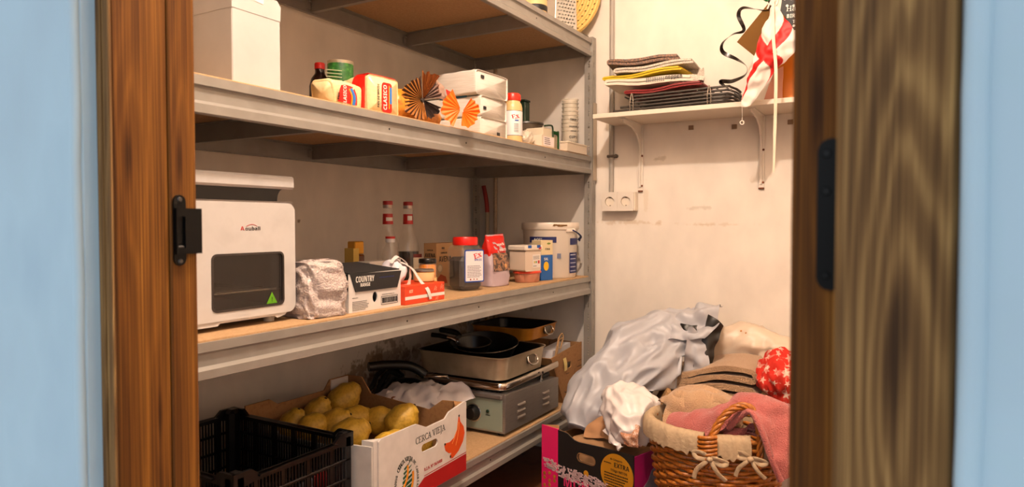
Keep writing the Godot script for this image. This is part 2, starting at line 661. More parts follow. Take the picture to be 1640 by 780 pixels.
func build_room():
	var cream := Color(0.90, 0.86, 0.81)
	var damp := Color(0.40, 0.30, 0.19)
	var rustc := Color(0.62, 0.45, 0.25)
	# far wall: u from x -1.80 to 0.75, v from the ceiling (0) to the floor (1)
	var far_stains := [
		[0.31, 0.602, 0.05, 0.0035, 0.2, rustc], [0.40, 0.605, 0.05, 0.0026, 0.16, rustc], [0.47, 0.605, 0.035, 0.002, 0.14, rustc], [0.335, 0.56, 0.004, 0.02, 0.1, rustc],
		[0.055, 0.70, 0.03, 0.045, 0.4, damp], [0.02, 0.73, 0.02, 0.05, 0.55, damp], [0.10, 0.735, 0.03, 0.02, 0.25, damp], [0.36, 0.50, 0.012, 0.004, 0.2, damp], [0.42, 0.58, 0.02, 0.003, 0.15, damp]]
	var far := struct("wall_back", wall_mesh(Vector3(-1.80, 0, -2.75), Vector3(2.55, 0, 0), Vector3(0, 2.6, 0), Vector3(0, 0, -0.15), 64, 56, 0.003, 4), plaster(cream, far_stains, 8))
	far.set_meta("label", "cream plastered back wall with scuffs and faint yellow stains")
	# left wall: u from z -0.60 to -2.75
	var left_stains := [
		[0.655, 0.832, 0.055, 0.035, 0.5, damp], [0.71, 0.815, 0.06, 0.03, 0.4, damp.darkened(0.2)], [0.79, 0.818, 0.06, 0.012, 0.3, damp], [0.955, 0.772, 0.02, 0.035, 0.45, rustc.darkened(0.3)],
		[0.45, 0.448, 0.003, 0.002, 0.9, damp.darkened(0.5)], [0.50, 0.60, 0.004, 0.002, 0.6, damp]]
	var lw := struct("wall_left", wall_mesh(Vector3(-1.80, 0, -0.56), Vector3(0, 0, -2.19), Vector3(0, 2.6, 0), Vector3(-0.15, 0, 0), 56, 56, 0.003, 6), plaster(cream, left_stains, 15))
	lw.set_meta("label", "cream side wall behind the steel rack with brown damp stains low down")
	var inner := grained([Color(0.88, 0.84, 0.78), Color(0.92, 0.88, 0.83)], 0.01, Vector3(1.2, 1.2, 1.2), 0.92, 0.1, 5)
	struct("wall_right", MB.new().span(Vector3(0.75, 0, -0.56), Vector3(0.90, 2.6, -2.75)).done(), inner)
	var fl := grained([Color(0.36, 0.20, 0.11), Color(0.50, 0.30, 0.17), Color(0.42, 0.25, 0.14)], 0.012, Vector3(1.5, 1.5, 1.5), 0.4, 0.04, 9)
	var f := struct("floor", MB.new().span(Vector3(-1.95, -0.12, -0.47), Vector3(0.90, 0, -2.90)).done(), fl)
	f.set_meta("label", "reddish brown floor under the rack")
	struct("ceiling", MB.new().span(Vector3(-1.95, 2.6, -0.43), Vector3(0.90, 2.75, -2.90)).done(), inner)
	# the doorway wall: white inside, light blue outside; opening from x -0.826 to 0.025, up to 2.06
	var blue := grained([Color(0.70, 0.80, 0.86), Color(0.75, 0.85, 0.90), Color(0.73, 0.82, 0.87)], 0.006, Vector3(1.3, 0.8, 1.3), 0.75, 0.12, 21)
	blue.uv1_world_triplanar = true
	var b := MB.new()
	b.span(Vector3(-1.95, 0, -0.52), Vector3(-0.826, 2.6, -0.56))
	b.span(Vector3(0.026, 0, -0.52), Vector3(0.90, 2.6, -0.56))
	b.span(Vector3(-0.826, 2.06, -0.52), Vector3(0.026, 2.6, -0.56))
	struct("wall_front", b.done(), inner)
	b = MB.new()
	b.span(Vector3(-3.2, 0, -0.43), Vector3(-0.826, 3.0, -0.519), 0.007)
	b.span(Vector3(0.026, 0, -0.43), Vector3(3.0, 3.0, -0.519), 0.007)
	b.span(Vector3(-0.826, 2.06, -0.43), Vector3(0.026, 3.0, -0.519), 0.004)
	var bw := struct("wall_outside", b.done(), blue)
	bw.set_meta("label", "light blue painted wall around the wooden door frame")
	# painted plaster lips along the reveal, standing a little proud of the wall
	for q in [[-0.836, -0.8255], [0.0255, 0.037]]:
		var lip := MB.new()
		var path := []
		for i in 31: path.append(Vector3((q[0] + q[1]) * 0.5 + 0.0008 * sin(i * 2.3), 2.06 * i / 30.0, -0.4305 + 0.0006 * sin(i * 1.7)))
		lip.tube(path, 0.0062, 10)
		var o := part(bw, "plaster_lip", lip.done(), blue)
	struct("floor_outside", MB.new().span(Vector3(-6, -0.12, 7), Vector3(6, -0.001, -0.47)).done(), grained([Color(0.55, 0.53, 0.50), Color(0.66, 0.64, 0.60)], 0.02, Vector3(1, 1, 1), 0.85, 0.0, 2))

	# door frame
	var wt1 := wood_image(256, 768, Color(0.24, 0.13, 0.04), Color(0.45, 0.27, 0.09), Color(0.70, 0.47, 0.17), 3.5, 31, 0.02, [[0.33, 0.42, 0.5, 7.0, 9.0], [0.62, 0.72, 0.35, 9.0, 10.0], [0.2, 0.9, 0.4, 9.0, 14.0], [0.8, 0.2, 0.3, 12.0, 20.0]], 0.13)
	var wt2 := wood_image(256, 768, Color(0.26, 0.17, 0.095), Color(0.50, 0.36, 0.21), Color(0.77, 0.60, 0.37), 6.0, 77, 0.45, [[0.35, 0.75, 0.7, 5.0, 6.0], [0.7, 0.25, 0.4, 7.0, 12.0]], 0.28)
	var w1 := wood(wt1, Vector3(8.5, 0.95, 8.5), Vector3(0.12, -0.475, -0.3))
	var w2 := wood(wt2, Vector3(9.0, 1.1, 9.0), Vector3(0.4, 0.2, 0.1))
	var w3 := wood(wt1, Vector3(11.0, 0.95, 11.0), Vector3(0.9, -0.475, -0.4))
	var w4 := wood(wt2, Vector3(26.0, 0.95, 26.0), Vector3(0.1, -0.475, 0.2))
	var fr := thing("door_frame", "brown stained wooden door frame around the closet doorway", "door frame", Vector3(-0.4, 0, -0.5))
	var off := Vector3(0.4, 0, 0.5)
	var add := func(called: String, x0: float, x1: float, y0: float, y1: float, z0: float, z1: float, bev: float, m: Material):
		part(fr, called, MB.new().span(Vector3(x0, y0, z0) + off, Vector3(x1, y1, z1) + off, bev).done(), m)
	add.call("jamb", -0.826, -0.800, 0.0, 2.06, -0.4565, -0.524, 0.0015, w1)
	add.call("door_stop", -0.826, -0.7985, 0.0, 2.06, -0.525, -0.562, 0.0015, w3)
	add.call("jamb_edge", -0.826, -0.8165, 0.0, 2.06, -0.452, -0.4562, 0.001, w4)
	add.call("jamb_edge", -0.8155, -0.8085, 0.0, 2.06, -0.4535, -0.4562, 0.001, w4)
	add.call("jamb_edge", -0.8075, -0.800, 0.0, 2.06, -0.4520, -0.4562, 0.001, w4)
	add.call("jamb", -0.0365, 0.0255, 0.0, 2.06, -0.449, -0.499, 0.003, w2)
	add.call("door_stop", -0.068, 0.0255, 0.0, 2.06, -0.4995, -0.562, 0.003, w3)
	add.call("head", -0.7975, -0.0690, 2.03, 2.06, -0.452, -0.562, 0.002, w1)
	# strike plate on the left jamb
	var black := mat(Color(0.035, 0.033, 0.032), 0.42, 0.6)
	var bare := mat(Color(0.35, 0.34, 0.33), 0.35, 0.9)
	var sp := thing("strike_plate", "black metal strike plate screwed to the door jamb beside the white oven", "strike plate", Vector3(-0.7984, 0.976, -0.5365), PI / 2)
	# local x runs into the room, y up, z out of the jamb
	b = MB.new()
	var outer := PackedVector2Array()
	for i in 9: outer.append(Vector2(0.0085 * cos(PI * i / 8), 0.081 + 0.0085 * sin(PI * i / 8)))
	for i in 9: outer.append(Vector2(-0.0085 * cos(PI * i / 8), 0.0085 - 0.0085 * sin(PI * i / 8)))
	var pts := PackedVector2Array([outer[0]])
	b.extrude(outer, 0.0, 0.0025)
	part(sp, "plate", b.done(), black)
	b = MB.new()
	b.ring_plate(PackedVector2Array([Vector2(0.0285, 0.0725), Vector2(-0.007, 0.0725), Vector2(-0.007, 0.0145), Vector2(0.0285, 0.0145)]), PackedVector2Array([Vector2(0.005, 0.062), Vector2(-0.005, 0.062), Vector2(-0.005, 0.022), Vector2(0.005, 0.022)]), 0.0026, 0.0062)
	part(sp, "keeper", b.done(), black)
	b = MB.new().box(Vector3(0, 0.0235, 0.0042), Vector3(0.0085, 0.0025, 0.002), 0.0005)
	part(sp, "worn_edge", b.done(), bare)
	for y in [0.005, 0.0835]:
		part(sp, "screw", MB.new().lathe([Vector2(0, 0.0018), Vector2(0.0025, 0.0016), Vector2(0.0032, 0.0004), Vector2(0.0034, 0)], 12, Vector3.ZERO, 1, 1, T(Vector3(0, y, 0.0025), Vector3(PI / 2, 0, 0))).done(), bare)
	# hinge leaf on the right side
	var hl := thing("hinge_leaf", "black hinge leaf with rounded ends on the dark right jamb", "hinge", Vector3(-0.0430, 0.985, -0.4992), 0.0)
	outer = PackedVector2Array()
	for i in 9: outer.append(Vector2(0.0085 * cos(PI * i / 8), 0.0925 + 0.0085 * sin(PI * i / 8)))
	for i in 9: outer.append(Vector2(-0.0085 * cos(PI * i / 8), 0.0085 - 0.0085 * sin(PI * i / 8)))
	part(hl, "plate", MB.new().extrude(outer, 0.0, 0.0022).done(), black)
	for y in [0.010, 0.066, 0.091]:
		part(hl, "screw", MB.new().lathe([Vector2(0, 0.001), Vector2(0.0024, 0.001), Vector2(0.003, 0)], 12, Vector3.ZERO, 1, 1, T(Vector3(-0.003, y, 0.0022), Vector3(PI / 2, 0, 0))).done(), mat(Color(0.02, 0.02, 0.02), 0.3, 0.5))

	# ceiling lamp of the closet
	var lp := thing("pendant_bulb", "bare warm bulb hanging from the closet ceiling", "lamp", LAMP + Vector3(0, 0.03, 0))
	part(lp, "cord", MB.new().tube([Vector3(0, 0.09, 0), Vector3(0, 2.6 - LAMP.y - 0.03, 0)], 0.003, 6).done(), black)
	part(lp, "socket", MB.new().lathe([Vector2(0, 0.095), Vector2(0.012, 0.09), Vector2(0.018, 0.05), Vector2(0.018, 0.025), Vector2(0, 0.025)], 16).done(), black)
	var glow := mat(Color(1, 0.9, 0.75), 0.4)
	glow.emission_enabled = true
	glow.emission = Color(1.0, 0.78, 0.5)
	glow.emission_energy_multiplier = 3.0
	part(lp, "bulb", MB.new().lathe([Vector2(0.0, -0.065), Vector2(0.018, -0.06), Vector2(0.03, -0.045), Vector2(0.034, -0.028), Vector2(0.028, -0.005), Vector2(0.015, 0.02), Vector2(0.013, 0.025), Vector2(0, 0.025)], 20).done(), glow)
	var l := OmniLight3D.new()
	l.name = "bulb_light"
	l.light_color = LAMP_COLOR
	l.light_energy = LAMP_ENERGY
	l.light_size = 0.03
	l.omni_range = 12.0
	l.omni_attenuation = 2.0
	l.shadow_enabled = true
	lp.add_child(l)
	l.position = Vector3(0, -0.03, 0)

# steel rack ---------------------------------------------------------------
const RX := -1.167   # front face of the beams
const RZ := -0.66    # near end
const RL := 2.04     # length
const RD := 0.603    # depth
const TOPS := [1.811, 1.312, 0.798, 0.284]

func perforated(w: float, y0: float, y1: float, t: Transform3D, holes: Array) -> ArrayMesh:
	# strip in xy, 1.8 mm thick; holes [x, y, w, h] leave real openings
	var b := MB.new()
	var hs := holes.duplicate()
	hs.sort_custom(func(p, q): return p[1] < q[1])
	var y := y0
	for h in hs:
		if h[1] > y: b.box(Vector3(w * 0.5, (y + h[1]) * 0.5, 0), Vector3(w, h[1] - y, 0.0018), 0.0, t)
		b.box(Vector3(h[0] * 0.5, h[1] + h[3] * 0.5, 0), Vector3(h[0], h[3], 0.0018), 0.0, t)
		b.box(Vector3((h[0] + h[2] + w) * 0.5, h[1] + h[3] * 0.5, 0), Vector3(w - h[0] - h[2], h[3], 0.0018), 0.0, t)
		y = h[1] + h[3]
	b.box(Vector3(w * 0.5, (y + y1) * 0.5, 0), Vector3(w, y1 - y, 0.0018), 0.0, t)
	return b.done()

func build_rack():
	var steel := grained([Color(0.54, 0.52, 0.49), Color(0.59, 0.57, 0.54), Color(0.56, 0.54, 0.51)], 0.006, Vector3(2, 2, 2), 0.42, 0.0, 12, 0.35)
	M.steel = steel
	var board := grained([Color(0.62, 0.48, 0.33), Color(0.72, 0.58, 0.42), Color(0.67, 0.53, 0.37), Color(0.75, 0.62, 0.46)], 0.03, Vector3(3, 3, 3), 0.75, 0.02, 14)
	var rk := racked("shelving_rack", "grey steel boltless rack with four chipboard shelves along the side wall", "rack", RX, 0.0, RZ)
	# the front beam's section, x outwards, y down from its top
	var sec := PackedVector2Array([Vector2(-0.030, 0), Vector2(0, 0), Vector2(0, -0.018), Vector2(-0.006, -0.0205), Vector2(-0.008, -0.024), Vector2(-0.0075, -0.047), Vector2(0, -0.054), Vector2(0, -0.071), Vector2(-0.004, -0.073), Vector2(-0.016, -0.073), Vector2(-0.016, -0.071), Vector2(-0.010, -0.0695), Vector2(-0.010, -0.022), Vector2(-0.030, -0.0205)])
	for s in 4:
		var y: float = TOPS[s]
		# beams run along local x: section's x maps to local z, its pushing direction to local x
		var tf := Transform3D(Basis(Vector3(0, 0, 1), Vector3(0, 1, 0), Vector3(1, 0, 0)), Vector3(0, y, 0))
		var fb := part(rk, "front_beam", MB.new().extrude(sec, 0.006, RL - 0.006, tf).done(), steel)
		for k in 3:
			var rx: float = [0.66, 1.02, 1.55][k] + 0.07 * s
			var b := MB.new()
			b.lathe([Vector2(0, 0.001), Vector2(0.0022, 0.0008), Vector2(0.003, 0)], 8, Vector3.ZERO, 1, 1, T(Vector3(rx, y - 0.036, -0.0072), Vector3(PI / 2, 0, 0)))
			part(fb, "rivet", b.done(), mat(Color(0.12, 0.11, 0.10), 0.5, 0.5))
		var tb := Transform3D(Basis(Vector3(0, 0, -1), Vector3(0, 1, 0), Vector3(1, 0, 0)), Vector3(0, y, -RD))
		part(rk, "back_beam", MB.new().extrude(sec, 0.006, RL - 0.006, tb).done(), steel)
		# end beams and cross braces run along local z
		for e in [[0.0, 1.0], [RL, -1.0]]:
			var te := Transform3D(Basis(Vector3(-e[1], 0, 0), Vector3(0, 1, 0), Vector3(0, 0, 1)), Vector3(e[0], y, 0))
			part(rk, "end_beam", MB.new().extrude(sec, -RD + 0.03, -0.03, te).done(), steel)
		for k in 3:
			var bx := RL * (k + 1) / 4.0
			var zs := PackedVector2Array([Vector2(-0.018, -0.018), Vector2(-0.018, -0.020), Vector2(-0.0015, -0.020), Vector2(-0.0015, -0.066), Vector2(0.016, -0.066), Vector2(0.016, -0.060), Vector2(0.0005, -0.0640), Vector2(0.0005, -0.018)])
			part(rk, "cross_brace", MB.new().extrude(zs, -RD + 0.011, -0.011, T(Vector3(bx, y, 0))).done(), steel)
			var hk := MB.new()
			hk.box(Vector3(bx - 0.012, y - 0.046, -RD + 0.0125), Vector3(0.016, 0.028, 0.003), 0.0008)
			hk.box(Vector3(bx - 0.012, y - 0.034, -RD + 0.017), Vector3(0.010, 0.003, 0.008), 0.0)
			part(rk, "brace_hook", hk.done(), steel)
		part(rk, "shelf_board", MB.new().span(Vector3(0.009, y - 0.0175, -RD + 0.009), Vector3(RL - 0.009, y + 0.005, -0.0085), 0.0012).done(), board)
	# posts: a front flange with keyholes and a side flange with small holes
	for px in [RL, 0.0]:
		for pz in [0.0, -RD]:
			var sx := 1.0 if px > 0.0 else -1.0
			var sz := 1.0 if pz == 0.0 else -1.0
			var hf := []
			var hsid := []
			var y := 0.06
			while y < 1.79:
				hf.append([0.013, y, 0.006, 0.012])
				hf.append([0.0145, y - 0.010, 0.003, 0.008])
				for q in 3: hsid.append([0.012, y + q * 0.011 - 0.012, 0.006, 0.006])
				y += 0.0514
			var t1 := Transform3D(Basis(Vector3(sx, 0, 0), Vector3(0, 1, 0), Vector3(0, 0, sx)), Vector3(px, 0, pz + sz * 0.002))
			var t2 := Transform3D(Basis(Vector3(0, 0, -sz), Vector3(0, 1, 0), Vector3(sz, 0, 0)), Vector3(px, 0, pz + sz * 0.002))
			var post := part(rk, "post", perforated(0.036, 0.0, 1.822, t1, hf), steel)
			part(post, "side_flange", perforated(0.036, 0.0, 1.822, t2, hsid), steel)
			if px > 0.0 and pz == 0.0:
				var sl := MB.new()
				sl.span(Vector3(RL + 0.006, 1.213, 0.0035), Vector3(RL + 0.042, 1.545, 0.0065), 0.001)
				sl.span(Vector3(RL + 0.038, 1.213, -0.02), Vector3(RL + 0.042, 1.545, 0.0062), 0.001)
				part(rk, "post_sleeve", sl.done(), mat(Color(0.68, 0.62, 0.54), 0.5, 0.2), Transform3D.IDENTITY, "beige sleeve joining the halves of the post")

const Y1 := 1.8164
const Y2 := 1.3174
const Y3 := 0.8034
const Y4 := 0.2894

func ink(c: Color, rough := 0.6) -> StandardMaterial3D:
	return mat(c, rough)

func common_materials():
	M.white = mat(Color(0.88, 0.86, 0.84), 0.5)
	M.paper = mat(Color(0.86, 0.84, 0.80), 0.75)
	M.black = mat(Color(0.05, 0.05, 0.05), 0.5)
	M.red = mat(Color(0.80, 0.10, 0.06), 0.4)
	M.navy = mat(Color(0.06, 0.10, 0.33), 0.5)
	M.grey = mat(Color(0.45, 0.44, 0.43), 0.6)
	M.gold = mat(Color(0.72, 0.52, 0.12), 0.5)
	M.blue = mat(Color(0.10, 0.33, 0.62), 0.5)
	M.card = grained([Color(0.52, 0.36, 0.20), Color(0.60, 0.43, 0.26), Color(0.56, 0.39, 0.22)], 0.02, Vector3(4, 4, 4), 0.85, 0.0, 41)
	M.clear = glass(Color(0.95, 0.95, 0.93, 0.035))
	M.film = glass(Color(0.98, 0.97, 0.95, 0.16))

func label_sheet(parent: Node3D, called: String, w: float, h: float, r: float, at: Vector3, m: Material, bend := 0.0):
	var b := MB.new()
	if bend <= 0.0:
		b.extrude(rrect(w, h, r, 3), 0.0, 0.0005)
		return part(parent, called, b.done(), m, Transform3D(Basis(), at))
	b.smooth()
	var n := 16
	for i in n:
		var a0 := (float(i) / n - 0.5) * w / bend
		var a1 := (float(i + 1) / n - 0.5) * w / bend
		var p0 := Vector3(sin(a0) * bend, 0, cos(a0) * bend - bend)
		var p1 := Vector3(sin(a1) * bend, 0, cos(a1) * bend - bend)
		b.quad(p0 + Vector3(0, -h / 2, 0), p1 + Vector3(0, -h / 2, 0), p1 + Vector3(0, h / 2, 0), p0 + Vector3(0, h / 2, 0))
	return part(parent, called, b.done(), m, Transform3D(Basis(), at))

# bread in a printed bag, built along local x; s = size
func bread_bag(o: Node3D, s: Vector3, mbread: Material, sd: int):
	part(o, "bag", MB.new().ground().soft([Vector3(-s.x / 2, s.y * 0.48, -s.z / 2), Vector3(-s.x * 0.42, s.y * 0.5, -s.z / 2), Vector3(0, s.y * 0.5, -s.z / 2), Vector3(s.x * 0.44, s.y * 0.5, -s.z / 2), Vector3(s.x / 2, s.y * 0.5, -s.z / 2)],
		[Vector2(s.z * 0.40, s.y * 0.40), Vector2(s.z * 0.49, s.y * 0.49), Vector2(s.z * 0.5, s.y * 0.5), Vector2(s.z * 0.5, s.y * 0.495), Vector2(s.z * 0.44, s.y * 0.43)], 40, 36, 0.005, 14.0, sd, Vector3.UP, 5.0).done(), mbread)

# pleated fan of gathered film: a disc of radial pleats facing local z
func pleated_fan(r0: float, r1: float, a0: float, a1: float, pleats: int, depth: float, cup: float, sd: int, parity := -1) -> ArrayMesh:
	var b := MB.new()
	var rg := RandomNumberGenerator.new()
	rg.seed = sd
	var n := pleats * 2
	var pts := []
	for i in n + 1:
		var a := lerpf(a0, a1, float(i) / n)
		var z := depth * (1.0 if i % 2 == 0 else -1.0)
		var rr := r1 * rg.randf_range(0.86, 1.08)
		pts.append([Vector3(cos(a) * r0, sin(a) * r0, z * 0.2), Vector3(cos(a) * rr * 0.6, sin(a) * rr * 0.6, z * 0.8 + cup * 0.45), Vector3(cos(a) * rr, sin(a) * rr, z + cup)])
	b.flat()
	for i in n:
		if parity >= 0 and i % 2 != parity: continue
		for k in 2:
			b.quad(pts[i][k], pts[i][k + 1], pts[i + 1][k + 1], pts[i + 1][k])
			var bk := Vector3(0, 0, -0.0007)
			b.quad(pts[i][k] + bk, pts[i + 1][k] + bk, pts[i + 1][k + 1] + bk, pts[i][k + 1] + bk)
	return b.done()

func build_top_shelf():
	# box grater
	var o := racked("box_grater", "steel grater with rows of oval holes on the top shelf", "grater", -1.215, Y1, -2.545, -0.55)
	var holes := MB.new()
	var met := mat(Color(0.80, 0.79, 0.76), 0.35, 0.75)
	var b: MB
	b = MB.new()
	b.span(Vector3(-0.048, 0, -0.075), Vector3(0.048, 0.25, -0.073))
	for sx in [-1, 1]: b.span(Vector3(sx * 0.048, 0, -0.075), Vector3(sx * 0.0465, 0.25, -0.002))
	b.span(Vector3(-0.048, 0.2375, -0.002), Vector3(0.048, 0.25, -0.0005))
	b.span(Vector3(-0.048, 0.0, -0.002), Vector3(0.048, 0.0127, -0.0005))
	part(o, "body", b.done(), met)
	for r in 15:
		holes = MB.new()
		var y := 0.02 + r * 0.0145
		for c in 6:
			var x := -0.0355 + c * 0.0142 + (0.0071 if r % 2 else 0.0) - 0.0035
			var ov := circle_like(0.0048, 2, Vector2.ZERO)
			for e in ov.size(): ov[e] = Vector2(ov[e].x + x, ov[e].y * 0.7 + y)
			holes.ring_plate(rrect(0.0142, 0.0145, 0.0002, 2, Vector2(x, y)), ov, -0.002, -0.0005)
		var x0 := -0.0355 - 0.0035 - 0.0071 + (0.0071 if r % 2 else 0.0)
		if x0 > -0.048: holes.span(Vector3(-0.048, y - 0.00725, -0.002), Vector3(x0, y + 0.00725, -0.0005))
		if x0 + 0.0852 < 0.048: holes.span(Vector3(x0 + 0.0852, y - 0.00725, -0.002), Vector3(0.048, y + 0.00725, -0.0005))
		part(o, "grating_row", holes.done(), met)
	var lips := MB.new()
	for r in 15:
		for c in 6:
			var x := -0.039 + c * 0.0142 + (0.0071 if r % 2 else 0.0)
			var y := 0.02 + r * 0.0145
			lips.tube([Vector3(x - 0.0045, y + 0.001, 0.0), Vector3(x - 0.002, y + 0.0035, 0.002), Vector3(x + 0.002, y + 0.0035, 0.002), Vector3(x + 0.0045, y + 0.001, 0.0)], 0.0011, 5)
	part(o, "teeth", lips.done(), met)
	for s in [-1, 1]: part(o, "edge_rail", MB.new().tube([Vector3(s * 0.051, 0.0, -0.004), Vector3(s * 0.043, 0.25, -0.004)], 0.004, 8).done(), met)
	# round woven straw board leaning on the back wall
	o = thing("straw_platter", "round pale straw platter with stitched rings leaning at the top shelf end", "platter", Vector3(-1.315, Y1, -2.70))
	var straw := grained([Color(0.80, 0.62, 0.30), Color(0.90, 0.76, 0.45), Color(0.84, 0.68, 0.36)], 0.03, Vector3(6, 6, 6), 0.7, 0.05, 52)
	var tl := T(Vector3(0, 0.185, 0), Vector3(-0.12, 0, 0))
	var coils := MB.new()
	coils.extrude(disc2(0.186, 48), -0.009, -0.002, tl)
	part(o, "disc", coils.done(), straw)
	for k in 13:
		var r := 0.012 + k * 0.0138
		var path := []
		for i in 48: path.append(tl * Vector3(cos(TAU * i / 48) * r, sin(TAU * i / 48) * r, 0.0))
		part(o, "coil", MB.new().tube(path, 0.0072, 8, true).done(), straw)
	var stt := MB.new()
	for k in [3, 6, 8, 10, 12]:
		var r: float = 0.005 + k * 0.0138
		var n := int(r * 260.0)
		for i in n:
			var a: float = TAU * i / n + k
			var bs := Basis(Vector3(0, 0, 1), a + 0.6)
			stt.box(Vector3.ZERO, Vector3(0.0085, 0.003, 0.004), 0.0008, tl * Transform3D(bs, Vector3(cos(a) * r, sin(a) * r, 0.0062)))
	part(o, "stitching", stt.done(), mat(Color(0.35, 0.24, 0.08), 0.8))
	# flat carton edge lying near the post
	o = racked("oven_tray", "thin dark tray edge on the top shelf beside the straw platter", "tray", -1.19, Y1, -2.655)
	part(o, "tray", MB.new().span(Vector3(-0.02, 0.0, -0.10), Vector3(0.035, 0.006, 0.012), 0.001).done(), mat(Color(0.25, 0.2, 0.15), 0.5, 0.3))
	# utensil jar end, mostly hidden
	o = racked("utensil_tub", "black and cream striped tub beside the grater on the top shelf", "tub", -1.20, Y1, -2.36)
	part(o, "tub", MB.new().lathe([Vector2(0, 0), Vector2(0.045, 0), Vector2(0.05, 0.2), Vector2(0.047, 0.2), Vector2(0.043, 0.005), Vector2(0, 0.005)], 24, Vector3(0, 0, -0.06)).done(), mat(Color(0.80, 0.70, 0.48), 0.5))
	for k in 4: part(o, "band", MB.new().lathe([Vector2(0.0462 + k * 0.001, 0.03 + k * 0.045), Vector2(0.0472 + k * 0.001, 0.032 + k * 0.045), Vector2(0.0478 + k * 0.001, 0.05 + k * 0.045), Vector2(0.0465 + k * 0.001, 0.052 + k * 0.045)], 24, Vector3(0, 0, -0.06)).done(), M.black)

